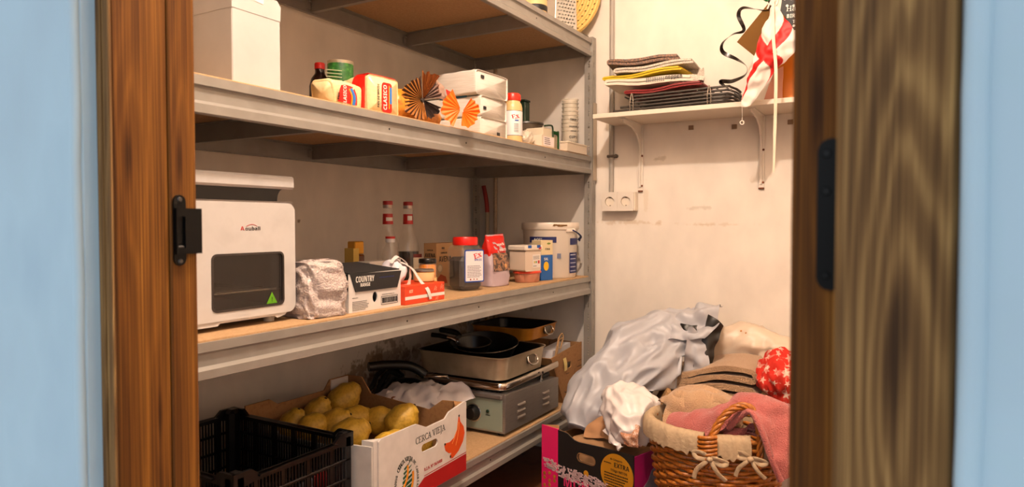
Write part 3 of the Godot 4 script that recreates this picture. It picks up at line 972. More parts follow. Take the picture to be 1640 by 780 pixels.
func build_second_shelf():
	# tall white carton
	var o := racked("white_carton", "tall plain white carton on the upper shelf near the door", "carton", -1.20, Y2, -0.993)
	var wc := grained([Color(0.70, 0.68, 0.66), Color(0.74, 0.72, 0.70)], 0.006, Vector3(2, 2, 2), 0.7, 0.0, 61)
	part(o, "body", MB.new().span(Vector3(-0.0625, 0, -0.27), Vector3(0.0625, 0.185, 0), 0.002).done(), wc)
	part(o, "lid", MB.new().extrude(PackedVector2Array([Vector2(-0.0635, 0.155), Vector2(0.0615, 0.155), Vector2(0.0635, 0.186), Vector2(0.054, 0.198), Vector2(-0.0635, 0.2)]), -0.272, 0.001).done(), wc)
	part(o, "tuck_flap", MB.new().extrude(PackedVector2Array([Vector2(-0.016, 0.199), Vector2(-0.014, 0.183), Vector2(0.016, 0.180), Vector2(0.018, 0.197)]), 0.001, 0.0018).done(), M.paper)

	# green can standing on a dark jar's neighbour
	o = racked("food_can", "green labelled food can standing behind the bread packs", "can", -1.385, Y2 + 0.0715, -1.430)
	part(o, "can", MB.new().lathe([Vector2(0, 0.0), Vector2(0.034, 0.0), Vector2(0.0365, 0.003), Vector2(0.0362, 0.006), Vector2(0.0355, 0.009), Vector2(0.0355, 0.085), Vector2(0.0362, 0.088), Vector2(0.0365, 0.093), Vector2(0.034, 0.093), Vector2(0.033, 0.089), Vector2(0, 0.089)], 32).done(), mat(Color(0.75, 0.70, 0.60), 0.3, 0.8))
	var gl := grained([Color(0.03, 0.20, 0.05), Color(0.06, 0.30, 0.08), Color(0.16, 0.40, 0.12), Color(0.55, 0.62, 0.36)], 0.012, Vector3(9, 6, 9), 0.4, 0.0, 66)
	part(o, "label", MB.new().lathe([Vector2(0.0357, 0.009), Vector2(0.0359, 0.010), Vector2(0.0359, 0.084), Vector2(0.0357, 0.085)], 32).done(), gl)
	var cs := Node3D.new()
	cs.name = "print"; o.add_child(cs); cs.rotation.y = -0.5
	label_sheet(cs, "price_panel", 0.03, 0.022, 0.001, Vector3(0, 0.02, 0.0362), M.paper, 0.0362)
	label_sheet(cs, "yellow_mark", 0.008, 0.012, 0.001, Vector3(0.0135, 0.034, 0.0340), mat(Color(0.85, 0.75, 0.12), 0.5), 0.0362)
	label_sheet(cs, "blue_mark", 0.008, 0.007, 0.001, Vector3(-0.002, 0.031, 0.0364), M.navy, 0.0364)
	words(cs, "////", 0.05, mat(Color(0.75, 0.78, 0.62), 0.5), Vector3(-0.0255, 0.05, 0.0255), Basis(Vector3.UP, -0.8) * Basis(Vector3(0, 0, 1), 1.57), "Droid Sans", 400, 0.0, HORIZONTAL_ALIGNMENT_CENTER, 0.35)
	# what the can stands on: carton, and a dark bottle with a red cap beside it
	o = racked("low_carton", "low brown carton behind the bread packs carrying the green can", "carton", -1.337, Y2, -1.425)
	part(o, "body", MB.new().span(Vector3(-0.055, 0, -0.1), Vector3(0.055, 0.071, 0), 0.0015).done(), M.card)
	o = racked("sauce_bottle", "dark sauce bottle with red cap half hidden behind the green can", "bottle", -1.47, Y2, -1.435)
	part(o, "bottle", MB.new().lathe([Vector2(0, 0), Vector2(0.028, 0.002), Vector2(0.03, 0.01), Vector2(0.03, 0.105), Vector2(0.024, 0.128), Vector2(0.014, 0.142), Vector2(0.013, 0.155), Vector2(0, 0.155)], 24).done(), mat(Color(0.12, 0.05, 0.04), 0.15))
	part(o, "cap", MB.new().lathe([Vector2(0, 0.155), Vector2(0.0145, 0.155), Vector2(0.015, 0.170), Vector2(0.013, 0.173), Vector2(0, 0.173)], 20).done(), M.red)

	# two packs of sliced bread
	var bw := grained([Color(0.86, 0.72, 0.50), Color(0.92, 0.82, 0.62), Color(0.88, 0.76, 0.54)], 0.02, Vector3(5, 5, 5), 0.3, 0.03, 71)
	var redp := mat(Color(0.82, 0.10, 0.05), 0.3)
	for k in 2:
		var lb: String = ["bread pack with red band, behind the pack that faces the room", "red and cream bread pack with its CLASICO end facing the room"][k]
		if k == 0:
			o = racked("bread_pack", lb, "bread", -1.235, Y2, -1.302, 0.06, "bread packs on the upper shelf")
			o.scale.y = 0.8
			bread_bag(o, Vector3(0.105, 0.09, 0.075), bw, 3)
			part(o, "red_panel", MB.new().patch([[Vector3(-0.042, 0.02, 0.0035), Vector3(-0.01, 0.02, 0.0045), Vector3(0.03, 0.02, 0.0035)], [Vector3(-0.038, 0.05, 0.0045), Vector3(-0.01, 0.05, 0.005), Vector3(0.028, 0.05, 0.0045)], [Vector3(-0.028, 0.073, 0.0015), Vector3(-0.01, 0.078, 0.001), Vector3(0.02, 0.076, 0.0015)]], 8, 8, 0.001).done(), redp)
			words(o, "CLASICO", 0.0115, M.paper, Vector3(-0.019, 0.042, 0.0062), Basis(Vector3(0, 0, 1), 1.57), "Droid Sans", 700)
			part(o, "blue_stripe", MB.new().patch([[Vector3(0.010, 0.018, 0.0052), Vector3(0.020, 0.018, 0.0052)], [Vector3(0.012, 0.045, 0.0062), Vector3(0.022, 0.045, 0.0062)], [Vector3(0.003, 0.068, 0.0032), Vector3(0.012, 0.072, 0.0032)]], 2, 8, 0.001).done(), mat(Color(0.12, 0.42, 0.72), 0.4))
			part(o, "yellow_stripe", MB.new().patch([[Vector3(0.005, 0.018, 0.0052), Vector3(0.009, 0.018, 0.0052)], [Vector3(0.006, 0.045, 0.0062), Vector3(0.010, 0.045, 0.0062)], [Vector3(-0.002, 0.066, 0.0032), Vector3(0.002, 0.068, 0.0032)]], 2, 8, 0.001).done(), mat(Color(0.85, 0.60, 0.10), 0.4))
			words(o, "PAN", 0.008, M.black, Vector3(-0.042, 0.036, 0.0058), Basis(Vector3(0, 0, 1), 1.57), "Droid Sans", 700)
		else:
			o = racked("bread_pack", lb, "bread", -1.215, Y2, -1.412, -0.12, "bread packs on the upper shelf")
			part(o, "bag", MB.new().ground().soft([Vector3(0, 0.0505, 0.0), Vector3(0, 0.0505, -0.004), Vector3(0, 0.05, -0.06), Vector3(0, 0.05, -0.112)], [Vector2(0.052, 0.0475), Vector2(0.0535, 0.050), Vector2(0.0545, 0.051), Vector2(0.05, 0.047)], 24, 40, 0.0035, 16.0, 9, Vector3.UP, 9.0).done(), bw)
			part(o, "red_side", MB.new().patch([[Vector3(-0.0585, 0.005, -0.006), Vector3(-0.0585, 0.005, -0.06)], [Vector3(-0.0585, 0.05, -0.004), Vector3(-0.0585, 0.05, -0.06)], [Vector3(-0.055, 0.098, -0.006), Vector3(-0.055, 0.098, -0.05)], [Vector3(-0.03, 0.1045, -0.004), Vector3(-0.03, 0.1045, -0.035)]], 4, 16, 0.001, 0.002, 20.0, 3).done(), redp)
			part(o, "red_top", MB.new().patch([[Vector3(-0.05, 0.1045, -0.002), Vector3(-0.05, 0.105, -0.05)], [Vector3(0.0, 0.1045, 0.0), Vector3(0.0, 0.105, -0.025)], [Vector3(0.05, 0.1035, -0.003), Vector3(0.05, 0.105, -0.018)]], 4, 10, 0.001, 0.001, 20.0, 4).done(), redp)
			label_sheet(o, "end_label", 0.035, 0.08, 0.008, Vector3(0.012, 0.048, 0.0028), redp)
			words(o, "CLASICO", 0.0118, M.paper, Vector3(0.005, 0.048, 0.0040), Basis(Vector3(0, 0, 1), 1.57), "Droid Sans", 700)
			words(o, "PAN DE MOLDE", 0.0062, M.black, Vector3(-0.018, 0.05, 0.0034), Basis(Vector3(0, 0, 1), 1.57), "Droid Sans", 700)
			label_sheet(o, "blue_stripe", 0.0075, 0.045, 0.003, Vector3(0.025, 0.055, 0.0036), mat(Color(0.12, 0.42, 0.72), 0.4))
			label_sheet(o, "yellow_stripe", 0.003, 0.062, 0.001, Vector3(0.0195, 0.05, 0.0036), mat(Color(0.85, 0.60, 0.10), 0.4))

	# brown loaf in a gathered bag, and a bag with an orange tie
	var loaf := grained([Color(0.55, 0.28, 0.06), Color(0.85, 0.55, 0.16), Color(0.72, 0.42, 0.10)], 0.015, Vector3(6, 6, 6), 0.35, 0.05, 75)
	o = racked("round_loaf", "golden round loaf in a bag gathered into a striped brown fan", "bread", -1.215, Y2, -1.552)
	part(o, "loaf", MB.new().ground().soft([Vector3(-0.075, 0.045, -0.055), Vector3(-0.05, 0.047, -0.055), Vector3(0, 0.047, -0.055), Vector3(0.05, 0.045, -0.055), Vector3(0.085, 0.04, -0.055)], [Vector2(0.02, 0.02), Vector2(0.045, 0.042), Vector2(0.05, 0.047), Vector2(0.045, 0.042), Vector2(0.02, 0.02)], 26, 30, 0.006, 12.0, 21).done(), loaf)
	var fan := mat(Color(0.22, 0.10, 0.03), 0.25)
	var fan2 := mat(Color(0.56, 0.35, 0.15), 0.25)
	for k in 2: part(o, "gathered_bag", pleated_fan(0.003, 0.062, 1.7, 4.75, 15, 0.0024, 0.010, 4, k), [fan, fan2][k], T(Vector3(0.012, 0.064, 0.016), Vector3(0, -0.62, 0)))
	for k in 2: part(o, "bag_tail", pleated_fan(0.003, 0.078, 0.98, 1.65, 5, 0.003, 0.010, 6, k), [mat(Color(0.36, 0.17, 0.05), 0.3), mat(Color(0.55, 0.32, 0.12), 0.3)][k], T(Vector3(0.012, 0.064, 0.018), Vector3(0, -0.62, 0)))
	part(o, "bag_tail", pleated_fan(0.003, 0.062, 0.15, 0.95, 4, 0.006, 0.006, 11), mat(Color(0.50, 0.40, 0.36), 0.15), T(Vector3(0.014, 0.066, 0.014), Vector3(0, -0.62, 0)))
	part(o, "bag_tail", pleated_fan(0.003, 0.056, -1.45, -0.4, 5, 0.004, 0.010, 9), mat(Color(0.22, 0.17, 0.15), 0.2), T(Vector3(0.014, 0.064, 0.018), Vector3(0, -0.62, 0)))
	part(o, "tie", MB.new().lathe([Vector2(0, -0.004), Vector2(0.006, -0.003), Vector2(0.006, 0.003), Vector2(0, 0.004)], 12, Vector3.ZERO, 1, 1, T(Vector3(0.012, 0.062, 0.016), Vector3(PI / 2, 0, 0))).done(), mat(Color(0.18, 0.16, 0.15), 0.4))
	o = racked("bun_bag", "clear bun bag closed with crinkled orange paper beside the napkins", "bread", -1.205, Y2, -1.675)
	part(o, "buns", MB.new().ground().soft([Vector3(-0.06, 0.035, -0.08), Vector3(-0.03, 0.036, -0.08), Vector3(0.04, 0.036, -0.09), Vector3(0.07, 0.035, -0.09)], [Vector2(0.02, 0.015), Vector2(0.045, 0.035), Vector2(0.045, 0.035), Vector2(0.02, 0.02)], 20, 24, 0.006, 12.0, 33).done(), loaf)
	var orange := mat(Color(0.92, 0.42, 0.05), 0.5)
	part(o, "paper_fan", pleated_fan(0.003, 0.058, 2.0, 4.3, 8, 0.0022, 0.006, 14), orange, T(Vector3(0.016, 0.052, 0.050), Vector3(0, -0.7, 0)))
	part(o, "paper_fan", pleated_fan(0.003, 0.050, -1.75, 1.05, 9, 0.0026, 0.010, 17), orange, T(Vector3(0.022, 0.046, 0.054), Vector3(0, -0.7, 0)))
	part(o, "red_strip", MB.new().patch([[Vector3(0.010, 0.062, 0.018), Vector3(0.036, 0.062, 0.020)], [Vector3(0.006, 0.09, 0.012), Vector3(0.034, 0.09, 0.016)], [Vector3(0.0, 0.112, 0.008), Vector3(0.033, 0.105, 0.012)]], 4, 6, 0.001, 0.004, 30.0, 3).done(), mat(Color(0.85, 0.12, 0.06), 0.4))
	part(o, "clear_tail", MB.new().patch([[Vector3(-0.05, 0.085, 0.0), Vector3(0.0, 0.075, 0.01)], [Vector3(-0.045, 0.12, 0.0), Vector3(-0.005, 0.11, 0.005)], [Vector3(-0.035, 0.145, -0.005), Vector3(-0.008, 0.13, 0.0)]], 8, 8, 0.0006, 0.012, 30.0, 8).done(), mat(Color(0.55, 0.44, 0.38), 0.2))

	# napkin packs
	var nap := grained([Color(0.80, 0.76, 0.71), Color(0.85, 0.82, 0.78)], 0.008, Vector3(2, 30, 2), 0.35, 0.05, 82)
	var spots := [[0.0, 0.0, 0.0, 0.068], [0.0, 0.068, 0.02, 0.07], [-0.012, 0.139, -0.06, 0.082]]
	var lbl := ["white napkin pack at the bottom of the pile of three", "white napkin pack in the middle of the pile of three", "white napkin pack on top of the pile of three"]
	for k in 3:
		var q: Array = spots[k]
		o = racked("napkin_pack", lbl[k], "napkins", -1.23, Y2 + q[1], -2.0 - q[0], q[2], "stacked napkin packs")
		var w := 0.19 if k == 2 else 0.175
		var h: float = q[3]
		part(o, "napkins", MB.new().ground().soft([Vector3(0, h / 2, 0.0), Vector3(0, h / 2, -0.004), Vector3(0, h / 2, -0.10), Vector3(0, h / 2, -0.25), Vector3(0, h / 2, -0.257)], [Vector2(w * 0.47, h * 0.46), Vector2(w * 0.495, h * 0.5), Vector2(w * 0.5, h * 0.5), Vector2(w * 0.5, h * 0.5), Vector2(w * 0.46, h * 0.44)], 26, 44, 0.0022, 26.0, 90 + k, Vector3.UP, 12.0).done(), nap)
		label_sheet(o, "print", 0.02, 0.011, 0.002, Vector3([0.03, -0.06, -0.055][k], [0.02, 0.03, 0.062][k], 0.0022), mat(Color(0.16, 0.15, 0.14), 0.6))
		if k == 1:
			part(o, "blue_edge", MB.new().patch([[Vector3(-0.089, 0.066, -0.05), Vector3(-0.089, 0.066, -0.16)], [Vector3(-0.091, 0.071, -0.05), Vector3(-0.091, 0.071, -0.16)]], 6, 2, 0.001).done(), mat(Color(0.16, 0.36, 0.45), 0.4))

	# flour bottle with red lid
	o = racked("seasoning_bottle", "tall cream seasoning bottle with a red lid and white label", "bottle", -1.245, Y2, -2.158)
	part(o, "bottle", MB.new().lathe([Vector2(0, 0), Vector2(0.032, 0), Vector2(0.036, 0.004), Vector2(0.036, 0.128), Vector2(0.033, 0.142), Vector2(0.028, 0.15), Vector2(0.027, 0.158), Vector2(0, 0.158)], 32).done(), mat(Color(0.82, 0.68, 0.46), 0.35))
	part(o, "label", MB.new().lathe([Vector2(0.0363, 0.028), Vector2(0.0366, 0.029), Vector2(0.0366, 0.116), Vector2(0.0363, 0.117)], 32).done(), mat(Color(0.87, 0.85, 0.84), 0.4))
	for y in [0.028, 0.116]: part(o, "label_edge", MB.new().lathe([Vector2(0.0364, y - 0.001), Vector2(0.0369, y), Vector2(0.0364, y + 0.001)], 32).done(), mat(Color(0.12, 0.22, 0.40), 0.5))
	part(o, "lid", MB.new().lathe([Vector2(0, 0.155), Vector2(0.0295, 0.155), Vector2(0.030, 0.160), Vector2(0.030, 0.176), Vector2(0.027, 0.181), Vector2(0, 0.181)], 32).done(), mat(Color(0.80, 0.16, 0.07), 0.35))
	var pr := Node3D.new()
	pr.name = "print"; o.add_child(pr); pr.rotation.y = -0.75
	words(pr, "Ex", 0.017, M.red, Vector3(0, 0.095, 0.0367), Basis(Vector3(0, 0, 1), 0.25), "Droid Serif", 700, 0.0367)
	label_sheet(pr, "blue_word", 0.016, 0.005, 0.001, Vector3(0.004, 0.081, 0.0370), mat(Color(0.15, 0.30, 0.60), 0.5), 0.037)
	for k in 6: label_sheet(pr, "fine_print", 0.017, 0.0022, 0.0005, Vector3(0.003, 0.068 - k * 0.0055, 0.0370), M.grey, 0.037)

	# smoked tub behind, crumpled film ball, small tubs, measuring cups
	o = racked("smoked_tub", "smoky plastic tub with dark rim behind the seasoning bottle", "tub", -1.36, Y2, -2.47)
	part(o, "tub", MB.new().lathe([Vector2(0, 0), Vector2(0.055, 0), Vector2(0.068, 0.115), Vector2(0.066, 0.115), Vector2(0.053, 0.003), Vector2(0, 0.003)], 32).done(), mat(Color(0.30, 0.25, 0.19), 0.3))
	part(o, "lid", MB.new().lathe([Vector2(0, 0.122), Vector2(0.05, 0.123), Vector2(0.072, 0.121), Vector2(0.073, 0.115), Vector2(0, 0.115)], 32).done(), mat(Color(0.22, 0.19, 0.15), 0.35))
	o = racked("green_box", "dark green box on top of the smoky tub", "box", -1.36, Y2 + 0.123, -2.45)
	part(o, "body", MB.new().span(Vector3(-0.012, 0, -0.05), Vector3(0.030, 0.085, 0.012), 0.004).done(), mat(Color(0.06, 0.16, 0.08), 0.4))
	part(o, "lid", MB.new().span(Vector3(-0.014, 0.085, -0.052), Vector3(0.032, 0.093, 0.014), 0.002).done(), mat(Color(0.05, 0.13, 0.07), 0.4))
	o = racked("film_ball", "crumpled ball of clear film next to the seasoning bottle", "film", -1.225, Y2, -2.258)
	var fb := MB.new()
	fb.ground().soft([Vector3(-0.026, 0.027, -0.02), Vector3(-0.014, 0.028, -0.02), Vector3(0.01, 0.030, -0.02), Vector3(0.03, 0.025, -0.02)], [Vector2(0.006, 0.006), Vector2(0.023, 0.024), Vector2(0.024, 0.026), Vector2(0.006, 0.006)], 22, 22, 0.012, 40.0, 12, Vector3.UP, 2.0, 0.9)
	var fm := mat(Color(0.80, 0.74, 0.66), 0.2)
	part(o, "ball", fb.done(), fm)
	var lat := MB.new()
	# small tubs with green clip lids
	o = racked("clip_tub", "small white tub with a dark green clip frame behind the film ball", "tub", -1.225, Y2, -2.40)
	part(o, "tub", MB.new().extrude(rrect(0.075, 0.085, 0.006, 3, Vector2(0, 0.0425)), -0.075, 0.0).done(), mat(Color(0.84, 0.78, 0.68), 0.4))
	part(o, "clip", MB.new().tube(smooth_path([Vector3(-0.034, 0.09, 0.004), Vector3(0.02, 0.098, 0.004), Vector3(0.036, 0.09, 0.004), Vector3(0.038, 0.05, 0.004), Vector3(0.036, 0.02, 0.004)], 16), 0.0035, 8).done(), mat(Color(0.07, 0.20, 0.08), 0.4))
	o = racked("clip_tub", "clear tub with bright green frame lid standing in front of the clear cups", "tub", -1.30, Y2, -2.60)
	part(o, "tub", MB.new().extrude(rrect(0.082, 0.085, 0.004, 3, Vector2(0, 0.0435)), -0.07, 0.0).done(), mat(Color(0.72, 0.64, 0.54), 0.3))
	var gf := mat(Color(0.05, 0.28, 0.07), 0.4)
	for q in [[-0.045, 0.0, 0.007, 0.104], [0.038, 0.0, 0.007, 0.106], [-0.045, 0.088, 0.09, 0.014]]: part(o, "frame", MB.new().span(Vector3(q[0], q[1], -0.004), Vector3(q[0] + q[2], q[1] + q[3], 0.006), 0.0015).done(), gf)
	o = racked("label_tub", "low tub with a printed paper label at the shelf's front edge", "tub", -1.19, Y2, -2.335)
	part(o, "tub", MB.new().extrude(rrect(0.105, 0.045, 0.003, 3, Vector2(0, 0.0225)), -0.06, 0.0).done(), mat(Color(0.83, 0.78, 0.70), 0.35))
	label_sheet(o, "label", 0.085, 0.034, 0.001, Vector3(0.006, 0.024, 0.0002), mat(Color(0.90, 0.84, 0.83), 0.6))
	print_rects(o, "print", fine_lines(-0.03, 0.034, 0.05, 4, 0.007, 5), M.grey, T(Vector3(0, 0, 0.0010)))
	o = racked("long_tub", "long clear lidded tub at the end of the upper shelf", "tub", -1.172, Y2, -2.565)
	part(o, "tub", MB.new().extrude(rrect(0.19, 0.032, 0.003, 3, Vector2(0, 0.016)), -0.032, 0.0).done(), mat(Color(0.80, 0.74, 0.66), 0.3))
	part(o, "lid", MB.new().span(Vector3(-0.097, 0.032, -0.034), Vector3(0.097, 0.040, 0.002), 0.002).done(), mat(Color(0.80, 0.75, 0.67), 0.35))
	o = racked("measuring_cups", "stack of nested clear plastic cups printed with grey lettering", "cups", -1.246, Y2, -2.652)
	var cupm := glass(Color(0.90, 0.86, 0.78, 0.45))
	for k in 9:
		part(o, "cup", MB.new().lathe([Vector2(0.027, 0.0), Vector2(0.034, 0.10), Vector2(0.0365, 0.102), Vector2(0.0365, 0.106), Vector2(0.0335, 0.106), Vector2(0.0325, 0.1)], 28, Vector3(0, k * 0.0165, 0)).done(), cupm)
	part(o, "core", MB.new().lathe([Vector2(0, 0.001), Vector2(0.026, 0.001), Vector2(0.0305, 0.07), Vector2(0.031, 0.23), Vector2(0, 0.23)], 28).done(), mat(Color(0.78, 0.71, 0.62), 0.4))
	var cp := Node3D.new()
	cp.name = "print"; o.add_child(cp); cp.rotation.y = -0.75
	for q in [["taza", 0.15, 0.010], ["MEDIDA", 0.12, 0.007], ["250 ml", 0.10, 0.006], ["CUPS", 0.075, 0.011], ["I I I I I", 0.055, 0.008]]:
		words(cp, q[0], q[2], mat(Color(0.25, 0.23, 0.22), 0.6), Vector3(0, q[1], 0.0372), Basis(), "Droid Sans", 700, 0.0372)

func build_third_shelf():
	var o: Node3D
	# countertop oven
	o = racked("countertop_oven", "white countertop air fryer oven with a dark glass window", "oven", -1.24, Y3, -0.964)
	var wp := grained([Color(0.74, 0.72, 0.70), Color(0.78, 0.76, 0.74), Color(0.76, 0.74, 0.72)], 0.006, Vector3(3, 3, 3), 0.35, 0.0, 101)
	var dark := mat(Color(0.03, 0.028, 0.026), 0.35)
	var W := 0.328
	# shell: sides, back, top deck
	var b := MB.new()
	b.span(Vector3(-W / 2, 0.022, -0.30), Vector3(-W / 2 + 0.02, 0.272, -0.012), 0.004)
	b.span(Vector3(W / 2 - 0.02, 0.022, -0.30), Vector3(W / 2, 0.272, -0.012), 0.004)
	b.span(Vector3(-W / 2 + 0.02, 0.022, -0.30), Vector3(W / 2 - 0.02, 0.272, -0.285))
	b.span(Vector3(-W / 2 + 0.02, 0.185, -0.285), Vector3(W / 2 - 0.02, 0.272, -0.012))
	b.span(Vector3(-W / 2 + 0.02, 0.022, -0.285), Vector3(W / 2 - 0.02, 0.034, -0.012))
	part(o, "shell", b.done(), wp)
	# front panel with rounded corners and a window opening (panel spans y 0.016 to 0.272)
	b = MB.new()
	var ow := rrect(W, 0.252, 0.02, 6, Vector2(0, 0.146))
	var iw := rrect(0.188, 0.121, 0.012, 6, Vector2(0.035, 0.100))
	b.ring_plate(ow, iw, -0.012, 0.0)
	var dr := part(o, "door", b.done(), wp)
	b = MB.new()
	b.ring_plate(rrect(0.190, 0.123, 0.013, 6, Vector2(0.035, 0.100)), rrect(0.181, 0.114, 0.009, 6, Vector2(0.035, 0.100)), -0.004, 0.0015)
	part(dr, "window_seal", b.done(), mat(Color(0.20, 0.17, 0.15), 0.4))
	part(dr, "window_pane", MB.new().extrude(rrect(0.186, 0.119, 0.011, 6, Vector2(0.035, 0.100)), -0.006, -0.004).done(), glass(Color(0.16, 0.13, 0.11, 0.26)))
	# chamber
	b = MB.new()
	b.span(Vector3(-0.075, 0.036, -0.282), Vector3(0.142, 0.18, -0.278))
	b.span(Vector3(-0.078, 0.036, -0.278), Vector3(-0.074, 0.18, -0.014))
	b.span(Vector3(0.141, 0.036, -0.278), Vector3(0.144, 0.18, -0.014))
	b.span(Vector3(-0.075, 0.179, -0.278), Vector3(0.142, 0.183, -0.014))
	b.span(Vector3(-0.075, 0.034, -0.278), Vector3(0.142, 0.037, -0.014))
	part(o, "chamber", b.done(), mat(Color(0.50, 0.45, 0.40), 0.3, 0.5))
	b = MB.new()
	for k in 9: b.tube([Vector3(-0.07, 0.075, -0.03 - k * 0.028), Vector3(0.139, 0.075, -0.03 - k * 0.028)], 0.0014, 6)
	b.tube([Vector3(-0.07, 0.075, -0.022), Vector3(0.139, 0.075, -0.022)], 0.003, 6)
	part(o, "wire_shelf", b.done(), mat(Color(0.75, 0.70, 0.62), 0.25, 0.9))
	# black plastic panel with a curved end, trim plate and white top cap
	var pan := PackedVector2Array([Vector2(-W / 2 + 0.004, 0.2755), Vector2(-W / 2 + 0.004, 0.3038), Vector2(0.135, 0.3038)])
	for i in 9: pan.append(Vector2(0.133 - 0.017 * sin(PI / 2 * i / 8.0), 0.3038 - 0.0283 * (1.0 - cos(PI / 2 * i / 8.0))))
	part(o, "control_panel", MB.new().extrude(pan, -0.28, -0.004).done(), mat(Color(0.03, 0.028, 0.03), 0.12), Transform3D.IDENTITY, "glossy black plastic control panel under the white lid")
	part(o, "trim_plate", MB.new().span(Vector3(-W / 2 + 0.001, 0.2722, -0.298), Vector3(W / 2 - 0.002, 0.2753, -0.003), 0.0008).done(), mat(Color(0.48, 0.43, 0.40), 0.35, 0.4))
	part(o, "top_cap", MB.new().span(Vector3(-W / 2, 0.304, -0.30), Vector3(W / 2 - 0.001, 0.334, 0.004), 0.005).done(), wp)
	# lower lip with a long recess, feet
	var lip := PackedVector2Array([Vector2(-W / 2 + 0.01, 0.030), Vector2(-W / 2 + 0.015, 0.010), Vector2(-0.045, 0.010), Vector2(-0.038, 0.015), Vector2(0.105, 0.015), Vector2(0.112, 0.010), Vector2(W / 2 - 0.03, 0.014), Vector2(W / 2 - 0.012, 0.030)])
	part(o, "lower_lip", MB.new().extrude(lip, -0.29, -0.003).done(), wp)
	for x in [-0.14, 0.115]:
		for z in [-0.035, -0.26]: part(o, "foot", MB.new().lathe([Vector2(0, 0), Vector2(0.012, 0), Vector2(0.013, 0.013), Vector2(0, 0.013)], 16, Vector3(x, 0, z)).done(), mat(Color(0.78, 0.74, 0.68), 0.5))
	# name print: red A, dark letters, red arc; green warning triangle
	words(o, "A", 0.0085, mat(Color(0.70, 0.08, 0.06), 0.5), Vector3(0.0175, 0.2145, 0.0003), Basis(), "Droid Sans", 700, 0.0, HORIZONTAL_ALIGNMENT_CENTER, 1.2)
	words(o, "ouball", 0.0078, mat(Color(0.10, 0.07, 0.06), 0.5), Vector3(0.0245, 0.2140, 0.0003), Basis(), "Droid Sans", 700, 0.0, HORIZONTAL_ALIGNMENT_LEFT, 1.25)
	part(o, "logo_arc", MB.new().tube(arc3(Vector3(0.027, 0.2185, 0.0004), Vector3(0.042, 0.2275, 0.0004), Vector3(0.056, 0.2190, 0.0004), 12), 0.0007, 5, false, 0.5, Vector3(0, 0, 1)).done(), mat(Color(0.70, 0.08, 0.06), 0.5))
	part(o, "warning_sticker", MB.new().extrude(PackedVector2Array([Vector2(0.083, 0.044), Vector2(0.113, 0.044), Vector2(0.098, 0.070)]), -0.0038, -0.0034).done(), mat(Color(0.36, 0.62, 0.05), 0.5))
	words(o, "!", 0.010, mat(Color(0.12, 0.25, 0.03), 0.5), Vector3(0.098, 0.053, -0.0032), Basis(), "Droid Sans", 700)

	# block wrapped in crinkled plastic film
	o = racked("wrapped_block", "block wrapped in crinkled clear plastic film next to the oven", "package", -1.195, Y3, -1.192, -0.12)
	var crk := grained([Color(0.62, 0.56, 0.54), Color(0.84, 0.79, 0.75), Color(0.72, 0.64, 0.62), Color(0.88, 0.85, 0.80)], 0.022, Vector3(9, 9, 9), 0.18, 0.25, 111, 0.0, 30.0)
	part(o, "wrap", MB.new().ground().soft([Vector3(0, 0.0, -0.062), Vector3(0, 0.004, -0.062), Vector3(0.002, 0.06, -0.062), Vector3(0, 0.118, -0.062), Vector3(0.0, 0.136, -0.064)], [Vector2(0.052, 0.052), Vector2(0.056, 0.056), Vector2(0.057, 0.057), Vector2(0.050, 0.052), Vector2(0.032, 0.028)], 40, 60, 0.012, 22.0, 5, Vector3.BACK, 6.0, 0.7).done(), crk)

	# carton with a dark flap
	o = racked("cookie_carton", "cream carton with a dark printed flap and barcode on the middle shelf", "carton", -1.20, Y3, -1.363)
	var cc := mat(Color(0.83, 0.80, 0.77), 0.7)
	var char_m := mat(Color(0.10, 0.095, 0.095), 0.6)
	b = MB.new()
	b.span(Vector3(-0.101, 0, -0.16), Vector3(0.101, 0.003, 0))
	var fh := disc2(0.0095, 16, Vector2(-0.004, 0.033), 1.45)
	b.holed(PackedVector2Array([Vector2(-0.101, 0.003), Vector2(0.101, 0.003), Vector2(0.101, 0.098), Vector2(-0.101, 0.098)]), fh, -0.003, 0.0)
	b.span(Vector3(-0.101, 0.003, -0.16), Vector3(0.101, 0.098, -0.157))
	b.span(Vector3(0.098, 0.003, -0.157), Vector3(0.101, 0.098, -0.003))
	b.span(Vector3(-0.101, 0.003, -0.157), Vector3(-0.098, 0.055, -0.003))
	part(o, "body", b.done(), cc)
	part(o, "side_band", MB.new().span(Vector3(-0.1012, 0.055, -0.159), Vector3(-0.098, 0.098, -0.0015)).done(), char_m)
	part(o, "front_flap", MB.new().extrude(PackedVector2Array([Vector2(-0.097, 0.099), Vector2(-0.078, 0.052), Vector2(0.083, 0.052), Vector2(0.1005, 0.096)]), 0.0005, 0.0035).done(), char_m)
	part(o, "lid_flap", MB.new().extrude(PackedVector2Array([Vector2(-0.10, 0.0), Vector2(0.10, 0.0), Vector2(0.098, 0.15), Vector2(-0.095, 0.15)]), 0, 0.003, Transform3D(Basis.from_euler(Vector3(-PI / 2 + 0.10, 0, 0.03)), Vector3(0, 0.098, -0.001))).done(), char_m)
	words(o, "COUNTRY", 0.015, M.paper, Vector3(-0.045, 0.083, 0.0036), Basis(), "Droid Sans", 700, 0.0, HORIZONTAL_ALIGNMENT_CENTER, 0.72)
	words(o, "RANGE", 0.009, M.paper, Vector3(-0.044, 0.0685, 0.0036), Basis(), "Droid Sans", 700, 0.0, HORIZONTAL_ALIGNMENT_CENTER, 0.9)
	words(o, "~~~~~~~~~~", 0.009, mat(Color(0.06, 0.16, 0.50), 0.5), Vector3(0.04, 0.083, 0.0036), Basis(), "Droid Serif", 400, 0.0, HORIZONTAL_ALIGNMENT_CENTER, 0.85)
	var bars := []
	var rg := RandomNumberGenerator.new()
	rg.seed = 4
	var cx := 0.024
